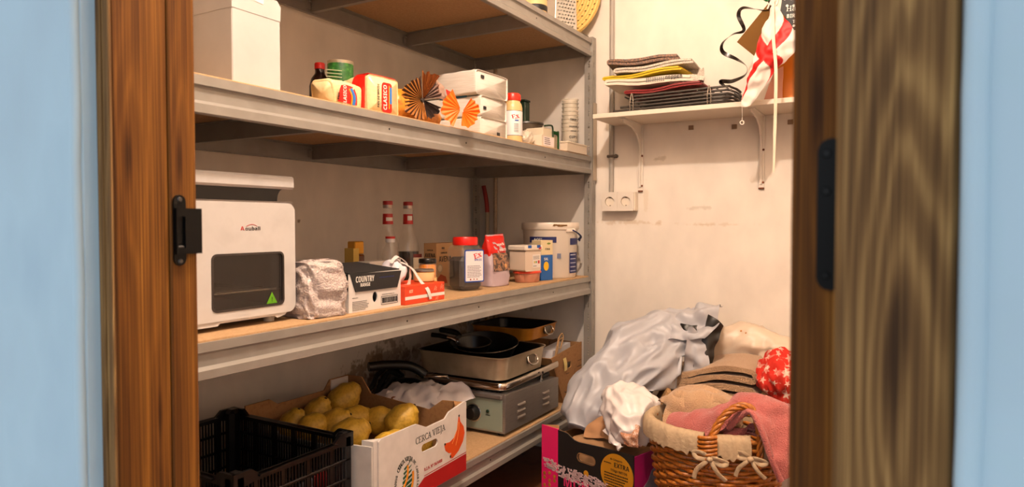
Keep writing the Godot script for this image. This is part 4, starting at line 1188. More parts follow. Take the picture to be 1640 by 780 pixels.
	while cx < 0.083:
		var w := rg.randf_range(0.0008, 0.0024)
		bars.append([cx, 0.0135, w, 0.0145])
		cx += w + rg.randf_range(0.0007, 0.0018)
	bars += [[0.020, 0.0095, 0.067, 0.001], [0.020, 0.031, 0.067, 0.001], [0.020, 0.0095, 0.001, 0.022], [0.086, 0.0095, 0.001, 0.022]]
	print_rects(o, "barcode", bars, M.black, T(Vector3(0, 0, 0.0006)))
	print_rects(o, "print", fine_lines(-0.088, 0.026, 0.06, 6, 0.0042, 8) + fine_lines(0.024, 0.036, 0.055, 1, 0.004, 9) + fine_lines(-0.088, 0.036, 0.025, 1, 0.004, 10), M.grey, T(Vector3(0, 0, 0.0005)))

	# orange box with a white stripe
	var orr := mat(Color(0.84, 0.25, 0.08), 0.5)
	o = racked("kit_box", "flat orange-red box with a white stripe on the middle shelf", "box", -1.186, Y3, -1.560)
	part(o, "body", MB.new().span(Vector3(-0.094, 0, -0.13), Vector3(0.09, 0.052, 0), 0.001).done(), orr)
	print_rects(o, "stripe", [[-0.094, 0.0135, 0.184, 0.009]], M.paper, T(Vector3(0, 0, 0.0002)))
	words(o, "KIT", 0.008, mat(Color(0.92, 0.72, 0.6), 0.5), Vector3(-0.068, 0.036, 0.0004), Basis(Vector3(0, 0, 1), 0.05), "Droid Sans", 700)
	for q in [[0.045, 0.035], [0.077, 0.038], [0.052, 0.007]]:
		part(o, "pattern", MB.new().tube(smooth_path([Vector3(q[0] - 0.008, q[1] - 0.006, 0.0003), Vector3(q[0], q[1] + 0.008, 0.0003), Vector3(q[0] + 0.005, q[1] - 0.004, 0.0003), Vector3(q[0] - 0.004, q[1] - 0.002, 0.0003), Vector3(q[0] + 0.008, q[1] + 0.004, 0.0003)], 16), 0.0008, 4, false, 0.4, Vector3(0, 0, 1)).done(), mat(Color(0.90, 0.55, 0.42), 0.5))
	# white cloth bundle tied with ribbon
	o = racked("ribbon_bundle", "white cloth bundle tied with a long white ribbon hanging over the orange box", "bundle", -1.255, Y3 + 0.052, -1.515)
	part(o, "cloth", MB.new().ground().soft([Vector3(-0.034, 0.035, -0.01), Vector3(-0.02, 0.032, -0.01), Vector3(0.005, 0.032, -0.01), Vector3(0.03, 0.02, -0.01)], [Vector2(0.012, 0.012), Vector2(0.03, 0.032), Vector2(0.032, 0.032), Vector2(0.015, 0.018)], 22, 26, 0.010, 18.0, 8).done(), mat(Color(0.86, 0.83, 0.84), 0.5))
	var rib := mat(Color(0.88, 0.83, 0.80), 0.3)
	part(o, "ribbon", MB.new().patch([[Vector3(0.0, 0.062, 0.012), Vector3(0.012, 0.064, 0.008)], [Vector3(0.018, 0.045, 0.034), Vector3(0.034, 0.044, 0.030)], [Vector3(0.03, 0.005, 0.060), Vector3(0.045, 0.006, 0.056)], [Vector3(0.045, -0.02, 0.0715), Vector3(0.058, -0.018, 0.0715)], [Vector3(0.056, -0.046, 0.0722), Vector3(0.068, -0.044, 0.0722)]], 4, 24, 0.0008, 0.002, 30.0, 3).done(), rib)
	part(o, "ribbon", MB.new().patch([[Vector3(0.02, 0.045, 0.030), Vector3(0.028, 0.050, 0.028)], [Vector3(0.016, 0.02, 0.032), Vector3(0.026, 0.022, 0.032)], [Vector3(0.0, -0.0, 0.035), Vector3(0.014, 0.0, 0.037)], [Vector3(-0.01, 0.002, 0.034), Vector3(-0.002, 0.001, 0.042)]], 4, 16, 0.0008, 0.003, 30.0, 4).done(), mat(Color(0.80, 0.68, 0.62), 0.35))
	part(o, "ribbon_loop", MB.new().patch([[Vector3(-0.03, 0.06, 0.008), Vector3(-0.028, 0.065, -0.004)], [Vector3(-0.005, 0.078, 0.012), Vector3(-0.005, 0.082, 0.0)], [Vector3(0.02, 0.06, 0.02), Vector3(0.022, 0.064, 0.008)], [Vector3(0.012, 0.05, 0.03), Vector3(0.02, 0.052, 0.022)]], 4, 14, 0.0008, 0.002, 30.0, 6).done(), rib)

	# glass jars by the box
	var amber := grained([Color(0.62, 0.30, 0.03), Color(0.85, 0.52, 0.08), Color(0.75, 0.42, 0.06)], 0.03, Vector3(12, 12, 12), 0.25, 0.0, 121)
	o = racked("preserve_jar", "glass jar of orange preserve with a dark lid behind the low jar", "jar", -1.295, Y3, -1.712)
	part(o, "contents", MB.new().lathe([Vector2(0, 0.002), Vector2(0.0255, 0.002), Vector2(0.0265, 0.01), Vector2(0.0265, 0.092), Vector2(0.024, 0.098), Vector2(0, 0.098)], 28).done(), amber)
	part(o, "glass", MB.new().lathe([Vector2(0.0275, 0.0), Vector2(0.0285, 0.004), Vector2(0.0285, 0.094), Vector2(0.025, 0.102)], 28).done(), M.clear)
	part(o, "lid", MB.new().lathe([Vector2(0.0, 0.101), Vector2(0.0275, 0.101), Vector2(0.028, 0.104), Vector2(0.028, 0.112), Vector2(0.026, 0.115), Vector2(0, 0.115)], 28).done(), mat(Color(0.10, 0.08, 0.06), 0.3, 0.4))
	part(o, "label", MB.new().lathe([Vector2(0.0287, 0.012), Vector2(0.0289, 0.013), Vector2(0.0289, 0.055), Vector2(0.0287, 0.056)], 28).done(), mat(Color(0.80, 0.66, 0.42), 0.6))
	o = racked("low_jar", "low wide jar with cream label on top of the orange-red box", "jar", -1.236, Y3 + 0.052, -1.617)
	part(o, "jar", MB.new().lathe([Vector2(0, 0.0), Vector2(0.028, 0.0), Vector2(0.03, 0.003), Vector2(0.03, 0.028), Vector2(0.027, 0.031), Vector2(0, 0.031)], 28).done(), mat(Color(0.60, 0.42, 0.22), 0.25))
	part(o, "label", MB.new().lathe([Vector2(0.0301, 0.004), Vector2(0.0304, 0.005), Vector2(0.0304, 0.027), Vector2(0.0301, 0.028)], 28).done(), mat(Color(0.84, 0.72, 0.50), 0.6))
	part(o, "lid", MB.new().lathe([Vector2(0, 0.031), Vector2(0.029, 0.031), Vector2(0.0295, 0.034), Vector2(0.029, 0.037), Vector2(0.027, 0.038), Vector2(0, 0.0375)], 28).done(), mat(Color(0.55, 0.52, 0.48), 0.3, 0.7))

	# honey jar
	o = racked("honey_jar", "square honey jar with a gold cap behind the cream carton", "jar", -1.52, Y3, -1.65, -0.15)
	part(o, "honey", MB.new().span(Vector3(-0.024, 0.002, -0.048), Vector3(0.024, 0.125, -0.001), 0.005).done(), mat(Color(0.36, 0.17, 0.03), 0.12))
	part(o, "label", MB.new().span(Vector3(-0.0255, 0.02, -0.045), Vector3(-0.003, 0.145, 0.0005), 0.0005).done(), mat(Color(0.80, 0.66, 0.30), 0.6))
	part(o, "cap", MB.new().span(Vector3(-0.017, 0.126, -0.042), Vector3(0.021, 0.167, -0.003), 0.003).done(), mat(Color(0.78, 0.55, 0.10), 0.35, 0.3))
	# white and red small box
	o = racked("sweets_box", "small white box with red dotted print behind the cream carton", "box", -1.41, Y3, -1.615)
	part(o, "body", MB.new().span(Vector3(-0.04, 0, -0.05), Vector3(0.05, 0.108, 0), 0.0015).done(), M.paper)
	var dots := []
	for k in 7: dots.append([-0.036 + k * 0.0118, 0.083, 0.008, 0.006])
	print_rects(o, "red_dots", dots, mat(Color(0.85, 0.25, 0.18), 0.5), T(Vector3(0, 0, 0.0003)))
	print_rects(o, "dark_print", fine_lines(-0.01, 0.070, 0.055, 2, 0.007, 3), M.black, T(Vector3(0, 0, 0.0003)))

	# glass bottles
	var bg := glass(Color(0.80, 0.78, 0.72, 0.07))
	var prof := [Vector2(0.0, 0.0), Vector2(0.034, 0.0), Vector2(0.0375, 0.005), Vector2(0.0375, 0.14), Vector2(0.036, 0.155), Vector2(0.029, 0.175), Vector2(0.020, 0.195), Vector2(0.0165, 0.215), Vector2(0.0155, 0.272), Vector2(0.0155, 0.278)]
	for k in 2:
		o = racked("spirit_bottle", ["clear glass bottle with striped red and white neck label and empty body", "clear glass bottle with red neck label and dark drink in it"][k], "bottle", -1.50, Y3, [-1.765, -1.872][k], 0.0, "glass bottles at the back of the middle shelf")
		part(o, "glass", MB.new().lathe(prof, 32).done(), bg)
		part(o, "cap", MB.new().lathe([Vector2(0.0, 0.276), Vector2(0.0162, 0.276), Vector2(0.0165, 0.279), Vector2(0.0165, 0.287), Vector2(0, 0.287)], 24).done(), mat(Color(0.66, 0.60, 0.55), 0.35, 0.6))
		part(o, "cap_top", MB.new().lathe([Vector2(0.0165, 0.287), Vector2(0.0168, 0.288), Vector2(0.0165, 0.2985), Vector2(0.015, 0.300), Vector2(0, 0.300)], 24).done(), mat(Color(0.62, 0.08, 0.05), 0.4))
		var nr := 0.0168
		part(o, "neck_label", MB.new().lathe([Vector2(nr + 0.0012, 0.222), Vector2(nr + 0.0009, 0.223), Vector2(nr - 0.0003, 0.256), Vector2(nr - 0.0005, 0.257)], 24).done(), mat(Color(0.70, 0.09, 0.05), 0.4))
		var pr := Node3D.new()
		pr.name = "print"; o.add_child(pr); pr.rotation.y = -0.5
		if k == 0:
			label_sheet(pr, "neck_stripe", 0.026, 0.012, 0.001, Vector3(0, 0.239, nr + 0.0014), M.paper, nr + 0.001)
			label_sheet(pr, "body_label", 0.045, 0.05, 0.001, Vector3(0.012, 0.085, 0.0378), mat(Color(0.80, 0.80, 0.80), 0.5), 0.0380)
			words(pr, "ON", 0.016, M.black, Vector3(0.014, 0.085, 0.0383), Basis(), "Droid Serif", 700, 0.0383)
		else:
			part(o, "drink", MB.new().lathe([Vector2(0, 0.003), Vector2(0.034, 0.003), Vector2(0.0362, 0.008), Vector2(0.0362, 0.128), Vector2(0, 0.128)], 28).done(), mat(Color(0.05, 0.025, 0.02), 0.1))
			label_sheet(pr, "neck_patch", 0.018, 0.016, 0.001, Vector3(0.0, 0.243, nr + 0.0012), M.paper, nr + 0.001)
			label_sheet(pr, "body_label", 0.05, 0.095, 0.001, Vector3(0.015, 0.062, 0.0378), mat(Color(0.82, 0.76, 0.66), 0.6), 0.0380)
			label_sheet(pr, "body_label_top", 0.05, 0.012, 0.001, Vector3(0.015, 0.113, 0.0379), mat(Color(0.45, 0.12, 0.08), 0.6), 0.0381)
	o = racked("small_bottle", "short clear bottle with a white cap in front of the tall glass bottles", "bottle", -1.435, Y3, -1.70)
	part(o, "glass", MB.new().lathe([Vector2(0, 0), Vector2(0.026, 0), Vector2(0.028, 0.004), Vector2(0.028, 0.12), Vector2(0.024, 0.142), Vector2(0.0145, 0.158), Vector2(0.0135, 0.168)], 28).done(), bg)
	part(o, "cap", MB.new().lathe([Vector2(0.0, 0.164), Vector2(0.015, 0.164), Vector2(0.0155, 0.166), Vector2(0.0155, 0.176), Vector2(0, 0.176)], 20).done(), mat(Color(0.82, 0.82, 0.82), 0.4))
	part(o, "cap_band", MB.new().lathe([Vector2(0.0155, 0.176), Vector2(0.0157, 0.177), Vector2(0.0155, 0.182), Vector2(0.0145, 0.183), Vector2(0, 0.183)], 20).done(), mat(Color(0.75, 0.14, 0.10), 0.4))

	# oat carton
	var kraft := mat(Color(0.72, 0.56, 0.38), 0.75)
	o = racked("oat_carton", "tan oat carton reading AVENA behind the red-lidded jar", "carton", -1.42, Y3, -2.013)
	part(o, "body", MB.new().span(Vector3(-0.085, 0, -0.055), Vector3(0.085, 0.155, 0), 0.001).done(), kraft)
	words(o, "AVENA", 0.020, M.black, Vector3(-0.032, 0.098, 0.0002), Basis(), "Droid Sans", 700, 0.0, HORIZONTAL_ALIGNMENT_CENTER, 0.85)
	words(o, "COPOS DE", 0.006, M.black, Vector3(-0.04, 0.120, 0.0002), Basis(), "Droid Sans", 700)
	words(o, "BIO", 0.007, M.black, Vector3(-0.045, 0.137, 0.0002), Basis(), "Droid Sans", 700)
	part(o, "picture", MB.new().extrude(disc2(0.016, 20, Vector2(-0.065, 0.066)), 0.0, 0.0006).done(), mat(Color(0.66, 0.58, 0.46), 0.7))
	part(o, "picture", MB.new().extrude(disc2(0.011, 20, Vector2(-0.065, 0.066)), 0.0, 0.0008).done(), mat(Color(0.80, 0.72, 0.58), 0.7))
	part(o, "picture", MB.new().extrude(PackedVector2Array([Vector2(-0.08, 0.01), Vector2(-0.02, 0.012), Vector2(-0.03, 0.035), Vector2(-0.06, 0.045), Vector2(-0.08, 0.03)]), 0.0, 0.0006).done(), mat(Color(0.62, 0.26, 0.12), 0.7))
	var en := Basis(Vector3.UP, -PI / 2)
	words(o, "AVENA", 0.014, M.black, Vector3(-0.0852, 0.112, -0.0275), en, "Droid Sans", 700, 0.0, HORIZONTAL_ALIGNMENT_CENTER, 0.72)
	words(o, "COPOS DE", 0.005, M.black, Vector3(-0.0852, 0.13, -0.0275), en, "Droid Sans", 700, 0.0, HORIZONTAL_ALIGNMENT_CENTER, 0.8)
	words(o, "- - - -", 0.005, M.black, Vector3(-0.0852, 0.092, -0.0275), en, "Droid Sans", 400, 0.0, HORIZONTAL_ALIGNMENT_CENTER, 0.8)

	# jar with a red lid, dark contents
	o = racked("spice_jar", "square clear jar with a red lid, dark spices and a blue-edged label", "jar", -1.247, Y3, -1.895, -0.42)
	var spice := grained([Color(0.05, 0.03, 0.02), Color(0.20, 0.12, 0.07), Color(0.10, 0.06, 0.04), Color(0.42, 0.30, 0.20)], 0.06, Vector3(8, 8, 8), 0.5, 0.2, 131)
	var sh := func(hw: float, y0: float, y1: float, y2: float, neck_r: float) -> ArrayMesh:
		var q := MB.new()
		var r0 := rrect(hw * 2, hw * 2, hw * 0.35, 4)
		var n := r0.size()
		var ring := func(y: float, s: float, circ: float) -> Array:
			var out := []
			for p in r0:
				var c := p.normalized() * neck_r
				var v := (p * s).lerp(c, circ)
				out.append(Vector3(v.x, y, v.y - 0.046))
			return out
		var lv := [ring.call(y0, 0.93, 0.0), ring.call(y0 + 0.004, 1.0, 0.0), ring.call(y1, 1.0, 0.0), ring.call(y1 + 0.01, 0.95, 0.25), ring.call(y2, 0.8, 1.0)]
		q.smooth()
		for k in lv.size() - 1:
			for i in n:
				var j := (i + 1) % n
				q.quad_out(lv[k][i], lv[k][j], lv[k + 1][j], lv[k + 1][i], lv[k][i] - Vector3(0, lv[k][i].y, -0.046))
		return q.done()
	part(o, "glass", sh.call(0.047, 0.0, 0.138, 0.155, 0.036), M.clear)
	var fillm := MB.new()
	fillm.box(Vector3(0, 0.058, -0.046), Vector3(0.086, 0.108, 0.086), 0.012)
	part(o, "spices", fillm.done(), spice)
	part(o, "lid", MB.new().lathe([Vector2(0, 0.152), Vector2(0.0415, 0.152), Vector2(0.0425, 0.155), Vector2(0.0425, 0.174), Vector2(0.040, 0.179), Vector2(0, 0.180)], 32, Vector3(0, 0, -0.046)).done(), mat(Color(0.84, 0.10, 0.05), 0.35))
	label_sheet(o, "label_border", 0.076, 0.108, 0.004, Vector3(0.006, 0.083, 0.0012), mat(Color(0.08, 0.25, 0.58), 0.4))
	label_sheet(o, "label", 0.069, 0.100, 0.003, Vector3(0.006, 0.083, 0.0018), mat(Color(0.86, 0.84, 0.84), 0.5))
	words(o, "Ex", 0.018, M.red, Vector3(0.018, 0.118, 0.0024), Basis(Vector3(0, 0, 1), 0.3), "Droid Serif", 700)
	words(o, "SPICES", 0.0065, mat(Color(0.12, 0.25, 0.60), 0.5), Vector3(0.020, 0.103, 0.0024), Basis(), "Droid Sans", 700)
	print_rects(o, "print", fine_lines(-0.022, 0.082, 0.056, 8, 0.0052, 31), mat(Color(0.45, 0.42, 0.45), 0.6), T(Vector3(0, 0, 0.0024)))
	print_rects(o, "print", [[-0.012, 0.036, 0.005, 0.005], [0.002, 0.037, 0.004, 0.004], [0.013, 0.037, 0.006, 0.003]], mat(Color(0.55, 0.12, 0.12), 0.6), T(Vector3(0, 0, 0.0024)))

	# bag with red top
	o = racked("snack_bag", "standing food bag with red top, dark picture and pale base", "bag", -1.25, Y3, -2.085, -0.2)
	part(o, "bag", MB.new().ground().soft([Vector3(0, 0.0, -0.035), Vector3(0, 0.006, -0.035), Vector3(0, 0.06, -0.035), Vector3(-0.002, 0.125, -0.034), Vector3(-0.004, 0.178, -0.03), Vector3(-0.004, 0.184, -0.03)], [Vector2(0.046, 0.03), Vector2(0.052, 0.035), Vector2(0.052, 0.036), Vector2(0.046, 0.022), Vector2(0.045, 0.005), Vector2(0.044, 0.003)], 34, 40, 0.006, 14.0, 41, Vector3.BACK, 4.0).done(), mat(Color(0.68, 0.60, 0.62), 0.35))
	part(o, "red_top", MB.new().ground().soft([Vector3(-0.003, 0.108, -0.034), Vector3(-0.003, 0.125, -0.034), Vector3(-0.004, 0.165, -0.030), Vector3(-0.005, 0.185, -0.030)], [Vector2(0.047, 0.0255), Vector2(0.047, 0.0245), Vector2(0.047, 0.010), Vector2(0.046, 0.003)], 16, 40, 0.004, 16.0, 42, Vector3.BACK, 4.0).done(), mat(Color(0.78, 0.11, 0.06), 0.35))
	part(o, "picture", MB.new().patch([[Vector3(-0.042, 0.056, 0.0035), Vector3(0, 0.056, 0.006), Vector3(0.046, 0.056, 0.0035)], [Vector3(-0.04, 0.085, 0.000), Vector3(0, 0.085, 0.003), Vector3(0.044, 0.085, 0.000)], [Vector3(-0.036, 0.118, -0.0075), Vector3(0, 0.12, -0.006), Vector3(0.04, 0.118, -0.0075)]], 10, 10, 0.001, 0.002, 20.0, 3).done(), grained([Color(0.10, 0.08, 0.08), Color(0.20, 0.16, 0.15), Color(0.70, 0.50, 0.36), Color(0.16, 0.12, 0.12)], 0.014, Vector3(7, 7, 7), 0.4, 0.0, 133))
	words(o, "PARTY", 0.009, M.paper, Vector3(0.014, 0.130, -0.0040), Basis(Vector3(1, 0, 0), -0.32) * Basis(Vector3(0, 0, 1), 0.08), "Droid Sans", 700)
	words(o, "snack", 0.010, M.paper, Vector3(0.008, 0.150, -0.0115), Basis(Vector3(1, 0, 0), -0.36) * Basis(Vector3(0, 0, 1), 0.08), "Droid Serif", 700)
	part(o, "nut", MB.new().ground().soft([Vector3(0.016, 0.066, 0.006), Vector3(0.019, 0.073, 0.0055), Vector3(0.022, 0.08, 0.004)], [Vector2(0.004, 0.001), Vector2(0.0085, 0.0018), Vector2(0.003, 0.001)], 8, 12, 0.0, 1.0, 1, Vector3.BACK).done(), mat(Color(0.80, 0.58, 0.36), 0.5))

	# tubs
	o = racked("red_lid_tub", "low clear tub with a coral lid beneath the white food tub", "tub", -1.205, Y3, -2.283, -0.2)
	part(o, "tub", MB.new().lathe([Vector2(0, 0), Vector2(0.048, 0.0), Vector2(0.052, 0.004), Vector2(0.056, 0.036), Vector2(0, 0.036)], 28, Vector3(0, 0, -0.055), 1.0, 0.85).done(), mat(Color(0.74, 0.50, 0.40), 0.3))
	part(o, "lid", MB.new().lathe([Vector2(0, 0.036), Vector2(0.060, 0.035), Vector2(0.061, 0.039), Vector2(0.057, 0.044), Vector2(0, 0.044)], 28, Vector3(0, 0, -0.055), 1.0, 0.85).done(), mat(Color(0.82, 0.26, 0.16), 0.4))
	o = racked("food_tub", "white food tub with blue-marked lid and nutrition label", "tub", -1.215, Y3 + 0.044, -2.265, -0.2)
	b = MB.new()
	part(o, "tub", MB.new().extrude(rrect(0.092, 0.078, 0.008, 4, Vector2(0, 0.039)), -0.08, -0.002).done(), mat(Color(0.80, 0.72, 0.64), 0.4))
	part(o, "lid", MB.new().span(Vector3(-0.052, 0.078, -0.086), Vector3(0.052, 0.098, 0.004), 0.004).done(), mat(Color(0.85, 0.79, 0.72), 0.4))
	for x in [-0.037, 0.016]: part(o, "blue_mark", MB.new().span(Vector3(x, 0.088, 0.0036), Vector3(x + 0.02, 0.0985, 0.0048)).done(), mat(Color(0.08, 0.30, 0.58), 0.5))
	label_sheet(o, "label", 0.045, 0.05, 0.002, Vector3(0.018, 0.038, -0.0015), mat(Color(0.86, 0.82, 0.78), 0.5))
	print_rects(o, "traffic_marks", [[0.004, 0.03, 0.006, 0.008]], mat(Color(0.75, 0.62, 0.1), 0.5), T(Vector3(0, 0, -0.0006)))
	print_rects(o, "traffic_marks", [[0.014, 0.03, 0.006, 0.008]], mat(Color(0.25, 0.5, 0.2), 0.5), T(Vector3(0, 0, -0.0006)))
	print_rects(o, "traffic_marks", [[0.027, 0.028, 0.010, 0.012], [0.026, 0.084, 0.013, 0.0095]], mat(Color(0.75, 0.15, 0.12), 0.5), T(Vector3(0, 0, -0.0006)))
	print_rects(o, "print", fine_lines(0.0, 0.055, 0.036, 3, 0.005, 12) + fine_lines(0.0, 0.018, 0.02, 1, 0.006, 13), M.grey, T(Vector3(0, 0, -0.0006)))
	part(o, "red_square", MB.new().span(Vector3(0.026, 0.083, 0.0038), Vector3(0.04, 0.092, 0.0048)).done(), mat(Color(0.72, 0.12, 0.10), 0.5))
	# salt carton
	o = racked("salt_carton", "small blue and white carton with a yellow drop beside the white bucket", "carton", -1.225, Y3, -2.392, -0.35)
	part(o, "body", MB.new().span(Vector3(-0.03, 0, -0.055), Vector3(0.034, 0.10, 0), 0.001).done(), mat(Color(0.08, 0.32, 0.58), 0.5))
	part(o, "top", MB.new().span(Vector3(-0.03, 0.10, -0.055), Vector3(0.034, 0.158, 0), 0.001).done(), mat(Color(0.82, 0.74, 0.58), 0.6))
	part(o, "drop", MB.new().extrude(disc2(0.0135, 20, Vector2(-0.002, 0.056), 1.35), 0.0, 0.0007).done(), mat(Color(0.88, 0.68, 0.05), 0.5))
	words(o, "SAL", 0.010, M.paper, Vector3(-0.002, 0.084, 0.0003), Basis(), "Droid Sans", 700)
	words(o, "FINA", 0.008, M.black, Vector3(0.005, 0.123, 0.0003), Basis(), "Droid Sans", 700)
	part(o, "green_mark", MB.new().extrude(disc2(0.01, 12, Vector2(0.012, 0.145), 0.4), 0.0, 0.0006).done(), mat(Color(0.45, 0.5, 0.2), 0.6))

	# white bucket
	o = racked("plastic_bucket", "large white plastic bucket with navy labels and blue handle", "bucket", -1.30, Y3, -2.572)
	var bw := mat(Color(0.85, 0.80, 0.74), 0.35)
	part(o, "body", MB.new().lathe([Vector2(0, 0), Vector2(0.104, 0.0), Vector2(0.108, 0.005), Vector2(0.115, 0.195), Vector2(0.118, 0.2), Vector2(0, 0.2)], 48).done(), bw)
	part(o, "lid", MB.new().lathe([Vector2(0, 0.2), Vector2(0.119, 0.199), Vector2(0.1215, 0.203), Vector2(0.1215, 0.222), Vector2(0.119, 0.228), Vector2(0.113, 0.228), Vector2(0.110, 0.224), Vector2(0, 0.224)], 48).done(), bw)
	part(o, "lid_dirt", MB.new().patch([[Vector3(-0.1045, 0.213, 0.064), Vector3(-0.085, 0.211, 0.0885), Vector3(-0.06, 0.214, 0.1072)], [Vector3(-0.104, 0.222, 0.063), Vector3(-0.085, 0.220, 0.0885), Vector3(-0.06, 0.219, 0.1072)]], 14, 3, 0.0007, 0.004, 80.0, 5).done(), mat(Color(0.42, 0.29, 0.13), 0.9))
	var pr2 := Node3D.new()
	pr2.name = "labels"; o.add_child(pr2); pr2.rotation.y = -0.98
	for k in 2:
		var sub := Node3D.new()
		sub.name = "label_panel"; pr2.add_child(sub, true); sub.rotation.y = [-0.42, 0.98][k]
		if k == 0:
			label_sheet(sub, "navy_band", 0.12, 0.024, 0.001, Vector3(0, 0.158, 0.1152), M.navy, 0.1152)
			words(sub, "AQUA", 0.012, M.paper, Vector3(-0.012, 0.158, 0.1156), Basis(), "Droid Serif", 700, 0.1156)
			label_sheet(sub, "grey_mark", 0.02, 0.02, 0.001, Vector3(0.065, 0.092, 0.0940), mat(Color(0.45, 0.47, 0.55), 0.5), 0.0)
		else:
			label_sheet(sub, "navy_band", 0.072, 0.027, 0.001, Vector3(0, 0.150, 0.1152), M.navy, 0.1152)
			label_sheet(sub, "navy_band", 0.072, 0.085, 0.001, Vector3(0, 0.062, 0.1128), M.navy, 0.1132)
			for q in 5: label_sheet(sub, "white_line", 0.058, 0.0035, 0.0005, Vector3(-0.004, 0.095 - q * 0.0165, 0.1133), mat(Color(0.72, 0.72, 0.78), 0.5), 0.1136)
	for k in 1: part(o, "spout_tab", MB.new().span(Vector3(-0.02, 0.188, 0.112), Vector3(0.03, 0.204, 0.123), 0.003).done(), bw, Transform3D(Basis(Vector3.UP, -0.35), Vector3.ZERO))
	part(o, "handle", MB.new().tube(smooth_path([Vector3(0.022, 0.197, 0.121), Vector3(0.05, 0.187, 0.116), Vector3(0.085, 0.172, 0.098), Vector3(0.108, 0.160, 0.066), Vector3(0.116, 0.155, 0.045)], 24), 0.005, 8, false, 0.5).done(), mat(Color(0.07, 0.11, 0.36), 0.4), Transform3D(Basis(Vector3.UP, -0.45), Vector3.ZERO))
	part(o, "handle_knob", MB.new().lathe([Vector2(0, 0), Vector2(0.008, 0), Vector2(0.008, 0.004), Vector2(0, 0.005)], 14, Vector3.ZERO, 1, 1, T(Vector3(0.115, 0.155, 0.05), Vector3(1.2, 0, -0.5))).done(), mat(Color(0.07, 0.11, 0.36), 0.4), Transform3D(Basis(Vector3.UP, -0.45), Vector3.ZERO))

func tray_mesh(w: float, d: float, h: float, r: float, wall: float, taper: float) -> ArrayMesh:
	# open rectangular pan with rounded corners and a rolled rim; origin at the middle of its base
	var b := MB.new()
	var lev := [[0.0, 1.0 - taper, 0.0], [0.0, 1.0 - taper, 1.0], [h - 0.002, 1.0, 1.0], [h, 1.03, 1.0], [h + 0.003, 1.035, 1.0], [h + 0.003, 1.015, 1.0], [h - 0.002, 0.985, 1.0], [wall, 0.985 - taper, 1.0], [wall, 0.985 - taper, 0.0]]
	var base := rrect(w, d, r, 6)
	var n := base.size()
	var rows := []
	for l in lev:
		var row := []
		for p in base: row.append(Vector3(p.x * l[1] * l[2], l[0], p.y * l[1] * l[2]))
		rows.append(row)
	for k in rows.size() - 1:
		b.smooth()
		for i in n:
			var j := (i + 1) % n
			b.quad(rows[k][j], rows[k][i], rows[k + 1][i], rows[k + 1][j])
	return b.done()

